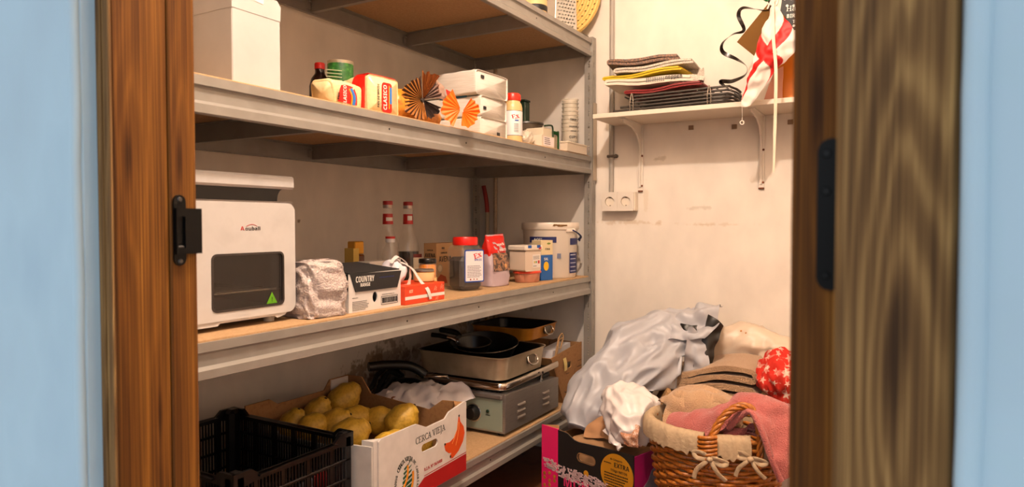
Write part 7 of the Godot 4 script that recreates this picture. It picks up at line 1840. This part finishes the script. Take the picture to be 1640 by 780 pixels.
	part(o, "bag_top", MB.new().patch([
		[G.call(-0.80, 0.66, -2.52), G.call(-0.72, 0.70, -2.56), G.call(-0.64, 0.735, -2.58), G.call(-0.585, 0.740, -2.57)],
		[G.call(-0.82, 0.655, -2.45), G.call(-0.73, 0.690, -2.47), G.call(-0.64, 0.720, -2.47), G.call(-0.575, 0.705, -2.47)],
		[G.call(-0.80, 0.625, -2.39), G.call(-0.70, 0.655, -2.39), G.call(-0.625, 0.675, -2.40), G.call(-0.56, 0.675, -2.42)],
		[G.call(-0.76, 0.60, -2.36), G.call(-0.68, 0.615, -2.36), G.call(-0.64, 0.62, -2.37), G.call(-0.60, 0.625, -2.38)]], 48, 40, 0.0012, 0.045, 9.0, 14).done(), gb)
	part(o, "torn_side", MB.new().patch([
		[G.call(-0.655, 0.665, -2.37), G.call(-0.635, 0.66, -2.375), G.call(-0.60, 0.62, -2.38)],
		[G.call(-0.660, 0.58, -2.355), G.call(-0.62, 0.57, -2.36), G.call(-0.585, 0.56, -2.38)],
		[G.call(-0.675, 0.505, -2.36), G.call(-0.63, 0.50, -2.36), G.call(-0.59, 0.495, -2.385)]], 18, 24, 0.0012, 0.03, 9.0, 16).done(), gb)
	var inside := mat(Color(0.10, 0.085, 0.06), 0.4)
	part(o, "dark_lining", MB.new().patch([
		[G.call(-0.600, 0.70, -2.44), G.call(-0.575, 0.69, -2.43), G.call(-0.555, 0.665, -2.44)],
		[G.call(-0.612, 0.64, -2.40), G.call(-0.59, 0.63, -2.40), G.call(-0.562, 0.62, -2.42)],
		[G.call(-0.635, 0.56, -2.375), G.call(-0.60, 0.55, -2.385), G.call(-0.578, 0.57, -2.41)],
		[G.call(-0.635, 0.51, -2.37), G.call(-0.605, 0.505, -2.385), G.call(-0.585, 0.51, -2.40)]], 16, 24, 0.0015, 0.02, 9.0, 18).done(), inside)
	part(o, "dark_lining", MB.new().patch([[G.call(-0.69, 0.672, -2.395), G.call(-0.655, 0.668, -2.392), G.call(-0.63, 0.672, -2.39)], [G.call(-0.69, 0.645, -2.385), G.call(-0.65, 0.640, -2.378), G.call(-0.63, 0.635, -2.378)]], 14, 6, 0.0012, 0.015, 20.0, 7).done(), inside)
	part(o, "printed_panel", MB.new().patch([[G.call(-0.925, 0.560, -2.38), G.call(-0.900, 0.560, -2.35)], [G.call(-0.888, 0.615, -2.40), G.call(-0.862, 0.612, -2.36)], [G.call(-0.865, 0.658, -2.41), G.call(-0.845, 0.655, -2.37)]], 10, 20, 0.0012, 0.004, 12.0, 3).done(), grained([Color(0.30, 0.29, 0.28), Color(0.58, 0.56, 0.55), Color(0.40, 0.38, 0.37)], 0.06, Vector3(14, 14, 14), 0.4, 0.0, 231))

	# white shop bag with brown print in front
	var wb := mat(Color(0.86, 0.82, 0.80), 0.35)
	o = thing("shop_bag", "crumpled white shop bag with brown print bulging over the dark carton's corner", "bag", Vector3(-0.72, 0.345, -2.03))
	var clear_of := func(p: Vector3) -> Vector3:
		var w := p + Vector3(-0.72, 0.345, -2.03)
		var l := box_t.affine_inverse() * w
		if l.x > -0.01 and l.x < W + 0.006 and l.z < 0.004 and l.z > -D - 0.006: w.y = maxf(w.y, 0.352)
		var q := Vector2(w.x + 0.462, (w.z + 1.965) / 0.84)
		if q.length() < 0.222:
			q = q.normalized() * 0.222
			w = Vector3(q.x - 0.462, w.y, q.y * 0.84 - 1.965)
		return w - Vector3(-0.72, 0.345, -2.03)
	part(o, "bag", MB.new().kept(clear_of).soft([Vector3(-0.085, 0.115, -0.10), Vector3(-0.07, 0.11, -0.07), Vector3(-0.03, 0.085, -0.02), Vector3(0.005, 0.05, 0.03), Vector3(0.02, 0.025, 0.06), Vector3(0.025, 0.012, 0.075)], [Vector2(0.03, 0.03), Vector2(0.065, 0.05), Vector2(0.08, 0.062), Vector2(0.076, 0.06), Vector2(0.055, 0.045), Vector2(0.015, 0.012)], 90, 90, 0.030, 7.5, 23, Vector3(0.3, 1, 0.4), 2.4, 0.45, 0.6).done(), wb)
	part(o, "bag_edge", MB.new().kept(clear_of).patch([[Vector3(-0.085, 0.05, 0.05), Vector3(-0.05, 0.03, 0.075), Vector3(-0.01, 0.005, 0.09)], [Vector3(-0.095, 0.03, 0.045), Vector3(-0.055, 0.005, 0.08), Vector3(-0.01, -0.018, 0.092)]], 24, 5, 0.0012, 0.02, 18.0, 5).done(), wb)
	part(o, "brown_print", MB.new().kept(clear_of).patch([[Vector3(-0.01, 0.075, 0.085), Vector3(0.02, 0.08, 0.085), Vector3(0.05, 0.07, 0.075)], [Vector3(-0.015, 0.045, 0.102), Vector3(0.02, 0.045, 0.105), Vector3(0.055, 0.04, 0.09)], [Vector3(-0.005, 0.02, 0.102), Vector3(0.025, 0.015, 0.105), Vector3(0.05, 0.015, 0.095)]], 20, 20, 0.001, 0.014, 26.0, 6).done(), grained([Color(0.86, 0.80, 0.76), Color(0.84, 0.74, 0.66), Color(0.60, 0.30, 0.12), Color(0.84, 0.76, 0.70), Color(0.55, 0.26, 0.10)], 0.025, Vector3(9, 9, 9), 0.4, 0.0, 241))

	# low bench behind the basket
	o = thing("low_bench", "low white-edged bench with tan top behind the wicker basket", "bench", Vector3(-0.545, 0.0, -2.50))
	part(o, "top", MB.new().span(Vector3(-0.17, 0.104, -0.23), Vector3(0.19, 0.117, 0.20), 0.001).done(), mat(Color(0.56, 0.42, 0.27), 0.7))
	for x in [-0.196, 0.192]: part(o, "edge_board", MB.new().span(Vector3(x, 0.06, -0.235), Vector3(x + 0.025, 0.120, 0.235), 0.002).done(), M.white)
	part(o, "edge_board", MB.new().span(Vector3(-0.170, 0.06, 0.203), Vector3(0.191, 0.120, 0.225), 0.002).done(), M.white)
	for x in [-0.175, 0.185]:
		for z in [-0.20, 0.18]: part(o, "leg", MB.new().span(Vector3(x, 0.0, z), Vector3(x + 0.016, 0.0595, z + 0.016), 0.002).done(), M.white)
	# cream carton on it
	o = thing("cream_carton", "plain cream carton on the low bench under the beige blanket", "carton", Vector3(-0.545, 0.1205, -2.53))
	part(o, "body", MB.new().span(Vector3(-0.195, 0.0, -0.18), Vector3(0.19, 0.30, 0.17), 0.002).done(), mat(Color(0.72, 0.62, 0.48), 0.75))
	part(o, "lid", MB.new().span(Vector3(-0.198, 0.30, -0.183), Vector3(0.193, 0.306, 0.173), 0.001).done(), mat(Color(0.70, 0.60, 0.46), 0.75))
	part(o, "tape", MB.new().span(Vector3(-0.02, 0.3062, -0.18), Vector3(0.03, 0.3068, 0.17)).done(), mat(Color(0.60, 0.47, 0.30), 0.4))
	# white box at the right
	o = thing("white_box", "white storage box with grey lid right of the wicker basket", "box", Vector3(-0.19, 0.0, -2.26))
	part(o, "body", MB.new().span(Vector3(-0.122, 0.0, -0.16), Vector3(0.12, 0.315, 0.15), 0.006).done(), M.white)
	part(o, "lid", MB.new().span(Vector3(-0.126, 0.3155, -0.165), Vector3(0.125, 0.345, 0.155), 0.005).done(), mat(Color(0.42, 0.40, 0.38), 0.5))

	# folded beige blanket
	var fleece := grained([Color(0.60, 0.46, 0.33), Color(0.72, 0.58, 0.44), Color(0.66, 0.52, 0.38)], 0.03, Vector3(8, 8, 8), 0.95, 0.3, 251)
	fleece.rim_enabled = true
	fleece.rim = 0.5
	o = thing("folded_blanket", "folded beige fleece blanket lying on the cream carton", "blanket", Vector3(-0.590, 0.4285, -2.50), 0.06)
	var pth := []
	var y := 0.012
	for k in 4:
		for i in 11:
			var u := i / 10.0
			var x := lerpf(-0.145, 0.145, u if k % 2 == 0 else 1.0 - u)
			pth.append(Vector2(x, y + 0.016 * sin(x * 17.0 + 0.5) * (0.05 + k * 0.30) + 0.012 * k / 3.0 * (x / 0.145)))
		if k < 3:
			var ex := 0.145 if k % 2 == 0 else -0.145
			var e0: Vector2 = pth[pth.size() - 1]
			for i in range(1, 6): pth.append(Vector2(ex + signf(ex) * 0.013 * sin(PI * i / 6.0), e0.y + 0.013 * (1.0 - cos(PI * i / 6.0))))
			y += 0.026
	part(o, "cloth", MB.new().folded(pth, 0.0185, -0.085, 0.16, 14, 0.008, 400).done(), fleece)
	# purple box beside it
	o = thing("purple_box", "small purple box beside the beige blanket below the grey bag", "box", Vector3(-0.752, 0.4275, -2.44), 0.1)
	part(o, "body", MB.new().span(Vector3(-0.02, 0.0, -0.1), Vector3(0.012, 0.072, 0.06), 0.002).done(), mat(Color(0.16, 0.05, 0.17), 0.5))
	o = thing("wooden_tray", "pale wooden tray corner beside the purple box", "tray", Vector3(-0.755, 0.36, -2.285), 0.35)
	part(o, "rail", MB.new().box(Vector3(0, 0.05, 0), Vector3(0.018, 0.13, 0.16), 0.003, T(Vector3.ZERO, Vector3(0, 0, -0.5))).done(), mat(Color(0.66, 0.50, 0.32), 0.6))
	part(o, "panel", MB.new().box(Vector3(0.022, 0.03, 0), Vector3(0.006, 0.11, 0.15), 0.001, T(Vector3.ZERO, Vector3(0, 0, -0.5))).done(), mat(Color(0.24, 0.20, 0.16), 0.6))
	# large white bag with gold print
	o = thing("gold_print_bag", "white plastic bag with gold print against the back wall", "bag", Vector3(-0.485, 0.4275, -2.665))
	part(o, "bag", MB.new().ground().kept(func(p): return Vector3(p.x, p.y, clampf(p.z, -0.078, 0.062 if p.y < 0.14 else 1.0))).soft([Vector3(-0.175, 0.07, 0.0), Vector3(-0.14, 0.085, 0.0), Vector3(-0.03, 0.11, 0.0), Vector3(0.08, 0.09, 0.0), Vector3(0.19, 0.07, 0.0), Vector3(0.22, 0.06, 0.0)], [Vector2(0.03, 0.05), Vector2(0.06, 0.085), Vector2(0.07, 0.105), Vector2(0.068, 0.085), Vector2(0.05, 0.065), Vector2(0.02, 0.03)], 60, 50, 0.020, 6.0, 37, Vector3.UP, 2.4, 0.4).done(), mat(Color(0.84, 0.76, 0.67), 0.4))
	for q in [[-0.105, 0.178, 0.035], [-0.085, 0.185, 0.03], [-0.04, 0.196, 0.038], [-0.02, 0.190, 0.045], [0.0, 0.198, 0.03], [0.03, 0.180, 0.035]]: part(o, "gold_print", MB.new().soft([Vector3(q[0] - 0.010, q[1], q[2]), Vector3(q[0], q[1] + 0.003, q[2]), Vector3(q[0] + 0.010, q[1] - 0.001, q[2])], [Vector2(0.002, 0.002), Vector2(0.012, 0.005), Vector2(0.002, 0.002)], 8, 10, 0.004, 40.0, 4).done(), mat(Color(0.74, 0.46, 0.10), 0.5))
	# red cloth with white stars
	var im := Image.create(256, 256, false, Image.FORMAT_RGB8)
	im.fill(Color(0.76, 0.13, 0.05))
	rg.seed = 44
	for k in 15:
		var cx := 28 + (k % 4) * 64 + rg.randi_range(-8, 8)
		var cy := 28 + (k / 4) * 64 + rg.randi_range(-8, 8)
		var rr := rg.randf_range(13, 27)
		var a0 := rg.randf() * TAU
		for yy in range(-28, 29):
			for xx in range(-28, 29):
				var r := sqrt(xx * xx + yy * yy)
				var an := fposmod(atan2(yy, xx) - a0, TAU / 5.0) - TAU / 10.0
				var lim := rr * 0.40 * cos(PI / 5.0) / maxf(0.2, cos(PI / 5.0 - absf(absf(an)))) if false else rr * lerpf(0.42, 1.0, pow(absf(an) / (TAU / 10.0), 1.5))
				if r < lim: im.set_pixel(posmod(cx + xx, 256), posmod(cy + yy, 256), Color(0.86, 0.76, 0.68))
	var sm := mat(Color.WHITE, 0.85)
	sm.albedo_texture = ImageTexture.create_from_image(im)
	sm.uv1_triplanar = true
	sm.uv1_scale = Vector3(7, 7, 7)
	o = thing("star_cloth", "crumpled red cloth with white stars beside the folded blanket", "cloth", Vector3(-0.335, 0.4285, -2.42))
	part(o, "cloth", MB.new().ground().kept(func(p): return Vector3(maxf(p.x, -0.088), p.y, p.z)).soft([Vector3(-0.06, 0.04, 0.02), Vector3(-0.045, 0.06, 0.02), Vector3(0.0, 0.075, 0.02), Vector3(0.06, 0.075, 0.02), Vector3(0.12, 0.06, 0.02), Vector3(0.15, 0.05, 0.02)], [Vector2(0.045, 0.045), Vector2(0.085, 0.075), Vector2(0.095, 0.088), Vector2(0.09, 0.085), Vector2(0.07, 0.06), Vector2(0.03, 0.03)], 60, 60, 0.030, 8.0, 47, Vector3.UP, 2.2, 0.5).done(), sm)

	build_basket(fleece)

func build_basket(fleece: Material):
	var wk := grained([Color(0.40, 0.20, 0.05), Color(0.62, 0.35, 0.11), Color(0.72, 0.44, 0.15), Color(0.50, 0.26, 0.08)], 0.02, Vector3(10, 3, 10), 0.3, 0.0, 261)
	var lin := grained([Color(0.66, 0.56, 0.43), Color(0.74, 0.64, 0.51)], 0.02, Vector3(6, 6, 6), 0.9, 0.1, 263)
	var o := thing("wicker_basket", "brown wicker laundry basket with cream cloth liner and tied bows", "basket", Vector3(-0.462, 0.0, -1.965))
	var RIM := 0.468
	var SZ := 0.84
	var rad := func(y: float) -> float: return lerpf(0.128, 0.188, y / RIM)
	# upright stakes
	for k in 28:
		var a := TAU * k / 28.0
		var r0: float = rad.call(0.0)
		var r1: float = rad.call(RIM - 0.01)
		part(o, "stake", MB.new().tube([Vector3(cos(a) * r0, 0.004, sin(a) * r0 * SZ), Vector3(cos(a) * r1, RIM - 0.012, sin(a) * r1 * SZ)], 0.0032, 5).done(), wk)
	# woven rows
	var row := 0
	var y := 0.007
	while y < RIM - 0.01:
		var path := []
		for i in 168:
			var a := TAU * i / 168.0
			var r: float = rad.call(y) + 0.0058 * sin(14.0 * a + PI * row)
			path.append(Vector3(cos(a) * r, y + 0.0012 * sin(5.0 * a + row * 1.7), sin(a) * r * SZ))
		part(o, "woven_row", MB.new().tube(path, 0.0064, 6, true).done(), wk)
		y += 0.0121
		row += 1
	part(o, "base", MB.new().lathe([Vector2(0, 0.001), Vector2(0.127, 0.001), Vector2(0.127, 0.006), Vector2(0, 0.006)], 36, Vector3.ZERO, 1.0, SZ).done(), wk)
	# cloth liner folded over the rim: outside skirt, over the top, inside
	var nz := FastNoiseLite.new()
	nz.seed = 5; nz.frequency = 3.0
	var b: MB
	var prof := [[0.019, -0.052], [0.020, -0.030], [0.017, -0.008], [0.008, 0.004], [-0.006, 0.005], [-0.012, -0.01], [-0.014, -0.06], [-0.02, -0.12]]
	for span in [[1.53, TAU + 0.74, 130], [0.92, 1.37, 24]]:
		var n: int = span[2]
		var ring := []
		b = MB.new()
		b.smooth()
		for i in n + 1:
			var a := lerpf(span[0], span[1], float(i) / n)
			var col := []
			for j in prof.size():
				var w := nz.get_noise_2d(cos(a) * 3.0 + j * 0.05, sin(a) * 3.0) * 0.012
				var r: float = rad.call(RIM) + prof[j][0] + w * 0.4
				col.append(Vector3(cos(a) * r, RIM + prof[j][1] + (w * 1.4 if j < 2 else w * 0.3), sin(a) * r * SZ))
			ring.append(col)
		for i in n:
			for j in prof.size() - 1: b.quad(ring[i][j], ring[i + 1][j], ring[i + 1][j + 1], ring[i][j + 1])
		part(o, "liner", b.done(), lin)
	# side handle: twisted strands arching between two points of the rim
	var hp := smooth_path([Vector3(0.022, 0.385, 0.168), Vector3(0.026, 0.45, 0.166), Vector3(0.048, 0.51, 0.148), Vector3(0.085, 0.545, 0.130), Vector3(0.120, 0.54, 0.115), Vector3(0.140, 0.48, 0.112), Vector3(0.140, 0.39, 0.110)], 64)
	for s in 4:
		var path := []
		for i in hp.size():
			var tg: Vector3 = (hp[mini(i + 1, hp.size() - 1)] - hp[maxi(i - 1, 0)]).normalized()
			var u := tg.cross(Vector3(0.3, 0.1, 1.0)).normalized()
			var v := tg.cross(u)
			var a := i * 0.42 + TAU * s / 4.0
			path.append(hp[i] + (u * cos(a) + v * sin(a)) * 0.0058)
		part(o, "handle_strand", MB.new().tube(path, 0.0055, 6).done(), wk)
	for q in [Vector3(0.020, 0.445, 0.176)]:
		for k in 6: part(o, "handle_binding", MB.new().tube([q + Vector3(-0.022, -0.036 + k * 0.011, 0.002), q + Vector3(-0.008, -0.034 + k * 0.0112, 0.012), q + Vector3(0.010, -0.030 + k * 0.011, 0.012), q + Vector3(0.024, -0.026 + k * 0.0105, 0.0)], 0.0056, 6).done(), wk)
	# bows tied below the liner
	for q in [[0.030, 0.415, 0.178, 1.0], [0.125, 0.420, 0.140, 0.9]]:
		var c := Vector3(q[0], q[1], q[2])
		var s: float = q[3]
		for e in [[Vector3(0, 0, 0), Vector3(-0.02, 0.016, 0.014), Vector3(-0.042, 0.012, 0.008), Vector3(-0.03, 0.0, 0.014), Vector3(0, 0, 0.004)], [Vector3(0, 0, 0), Vector3(0.02, 0.006, 0.014), Vector3(0.044, -0.004, 0.004), Vector3(0.03, -0.010, 0.012), Vector3(0, 0, 0.004)], [Vector3(0, 0, 0.004), Vector3(-0.016, -0.014, 0.012), Vector3(-0.034, -0.034, 0.008), Vector3(-0.042, -0.058, 0.004)], [Vector3(0, 0, 0.004), Vector3(0.012, -0.018, 0.012), Vector3(0.024, -0.036, 0.008), Vector3(0.040, -0.052, 0.0)]]:
			var pts := []
			for v in e: pts.append(c + v * s + Vector3(0, 0, 0.004))
			part(o, "bow_tie", MB.new().tube(smooth_path(pts, 18), 0.0062 * s, 8, false, 0.32, Vector3(0, 0, 1)).done(), lin)
		part(o, "bow_knot", MB.new().soft([c + Vector3(-0.008, 0, 0.008), c + Vector3(0, 0, 0.012), c + Vector3(0.008, 0, 0.008)], [Vector2(0.004, 0.004), Vector2(0.009, 0.008), Vector2(0.004, 0.004)], 8, 10, 0.0, 1.0, 1).done(), lin)

	# beige fleece in the basket
	o = thing("beige_throw", "rumpled beige fleece throw stuffed in the wicker basket", "blanket", Vector3(-0.55, 0.40, -2.02))
	var within := func(p: Vector3) -> Vector3:
		var w := p + Vector3(-0.55 + 0.462, 0.40, -2.02 + 1.965)
		var q := Vector2(w.x, w.z / 0.84)
		if w.y < 0.49 and q.length() > 0.150:
			q = q.normalized() * 0.150
			w = Vector3(q.x, w.y, q.y * 0.84)
		return w - Vector3(-0.55 + 0.462, 0.40, -2.02 + 1.965)
	part(o, "cloth", MB.new().kept(within).soft([Vector3(-0.075, 0.03, 0.015), Vector3(-0.06, 0.045, 0.01), Vector3(-0.01, 0.065, -0.01), Vector3(0.06, 0.07, -0.025), Vector3(0.11, 0.05, -0.03), Vector3(0.14, 0.03, -0.03)], [Vector2(0.02, 0.025), Vector2(0.042, 0.05), Vector2(0.058, 0.062), Vector2(0.056, 0.06), Vector2(0.045, 0.045), Vector2(0.01, 0.01)], 50, 44, 0.018, 6.5, 53, Vector3.UP, 2.2, 0.35).done(), fleece)
	part(o, "fold", MB.new().kept(within).patch([[Vector3(-0.085, 0.055, 0.05), Vector3(-0.06, 0.10, 0.01), Vector3(-0.05, 0.09, -0.04)], [Vector3(-0.06, 0.035, 0.075), Vector3(-0.025, 0.112, 0.03), Vector3(0.0, 0.12, -0.03)], [Vector3(-0.01, 0.03, 0.085), Vector3(0.03, 0.105, 0.04), Vector3(0.06, 0.125, -0.02)], [Vector3(0.05, 0.035, 0.08), Vector3(0.085, 0.09, 0.035), Vector3(0.12, 0.10, -0.02)]], 24, 24, 0.010, 0.022, 9.0, 8).done(), fleece)
	# pink towel
	var pk := grained([Color(0.60, 0.29, 0.27), Color(0.70, 0.38, 0.35), Color(0.65, 0.33, 0.31)], 0.03, Vector3(9, 9, 9), 0.95, 0.35, 271)
	pk.rim_enabled = true
	pk.rim = 0.5
	o = thing("pink_towel", "dusty pink towel draped through the basket handle and over its side", "towel", Vector3(-0.462, 0.0, -1.965))
	var over := func(p: Vector3) -> Vector3:
		var q := Vector2(p.x, p.z / 0.84)
		if p.y < 0.492:
			if p.x < 0.135 and q.length() > 0.148: q = q.normalized() * 0.148
			elif p.x >= 0.135 and q.length() < 0.226: q = q.normalized() * 0.226
		return Vector3(q.x, p.y, q.y * 0.84)
	part(o, "cloth", MB.new().kept(over).patch([
		[Vector3(-0.125, 0.425, 0.045), Vector3(-0.12, 0.465, 0.03), Vector3(-0.10, 0.475, -0.01)],
		[Vector3(-0.07, 0.435, 0.085), Vector3(-0.06, 0.480, 0.06), Vector3(-0.04, 0.49, 0.01)],
		[Vector3(0.0, 0.445, 0.105), Vector3(0.01, 0.500, 0.075), Vector3(0.03, 0.515, 0.02)],
		[Vector3(0.06, 0.480, 0.110), Vector3(0.068, 0.545, 0.080), Vector3(0.085, 0.548, 0.02)],
		[Vector3(0.115, 0.535, 0.128), Vector3(0.130, 0.562, 0.075), Vector3(0.15, 0.552, 0.01)],
		[Vector3(0.150, 0.500, 0.150), Vector3(0.185, 0.535, 0.085), Vector3(0.210, 0.530, 0.0)],
		[Vector3(0.175, 0.435, 0.152), Vector3(0.215, 0.465, 0.09), Vector3(0.240, 0.48, 0.0)],
		[Vector3(0.198, 0.375, 0.140), Vector3(0.232, 0.40, 0.09), Vector3(0.255, 0.43, 0.01)]], 40, 72, 0.013, 0.016, 10.0, 12).done(), pk)
	part(o, "hem", MB.new().tube(smooth_path([Vector3(0.06, 0.480, 0.112), Vector3(0.115, 0.538, 0.131), Vector3(0.150, 0.502, 0.153), Vector3(0.175, 0.435, 0.155), Vector3(0.198, 0.375, 0.143)], 40), 0.008, 8).done(), pk)
	part(o, "lower_fold", MB.new().kept(over).patch([[Vector3(0.045, 0.455, 0.10), Vector3(0.05, 0.475, 0.085)], [Vector3(0.09, 0.455, 0.112), Vector3(0.095, 0.480, 0.095)], [Vector3(0.135, 0.470, 0.112), Vector3(0.14, 0.500, 0.09)], [Vector3(0.155, 0.49, 0.11), Vector3(0.16, 0.52, 0.085)]], 14, 22, 0.016, 0.010, 14.0, 5).done(), pk)
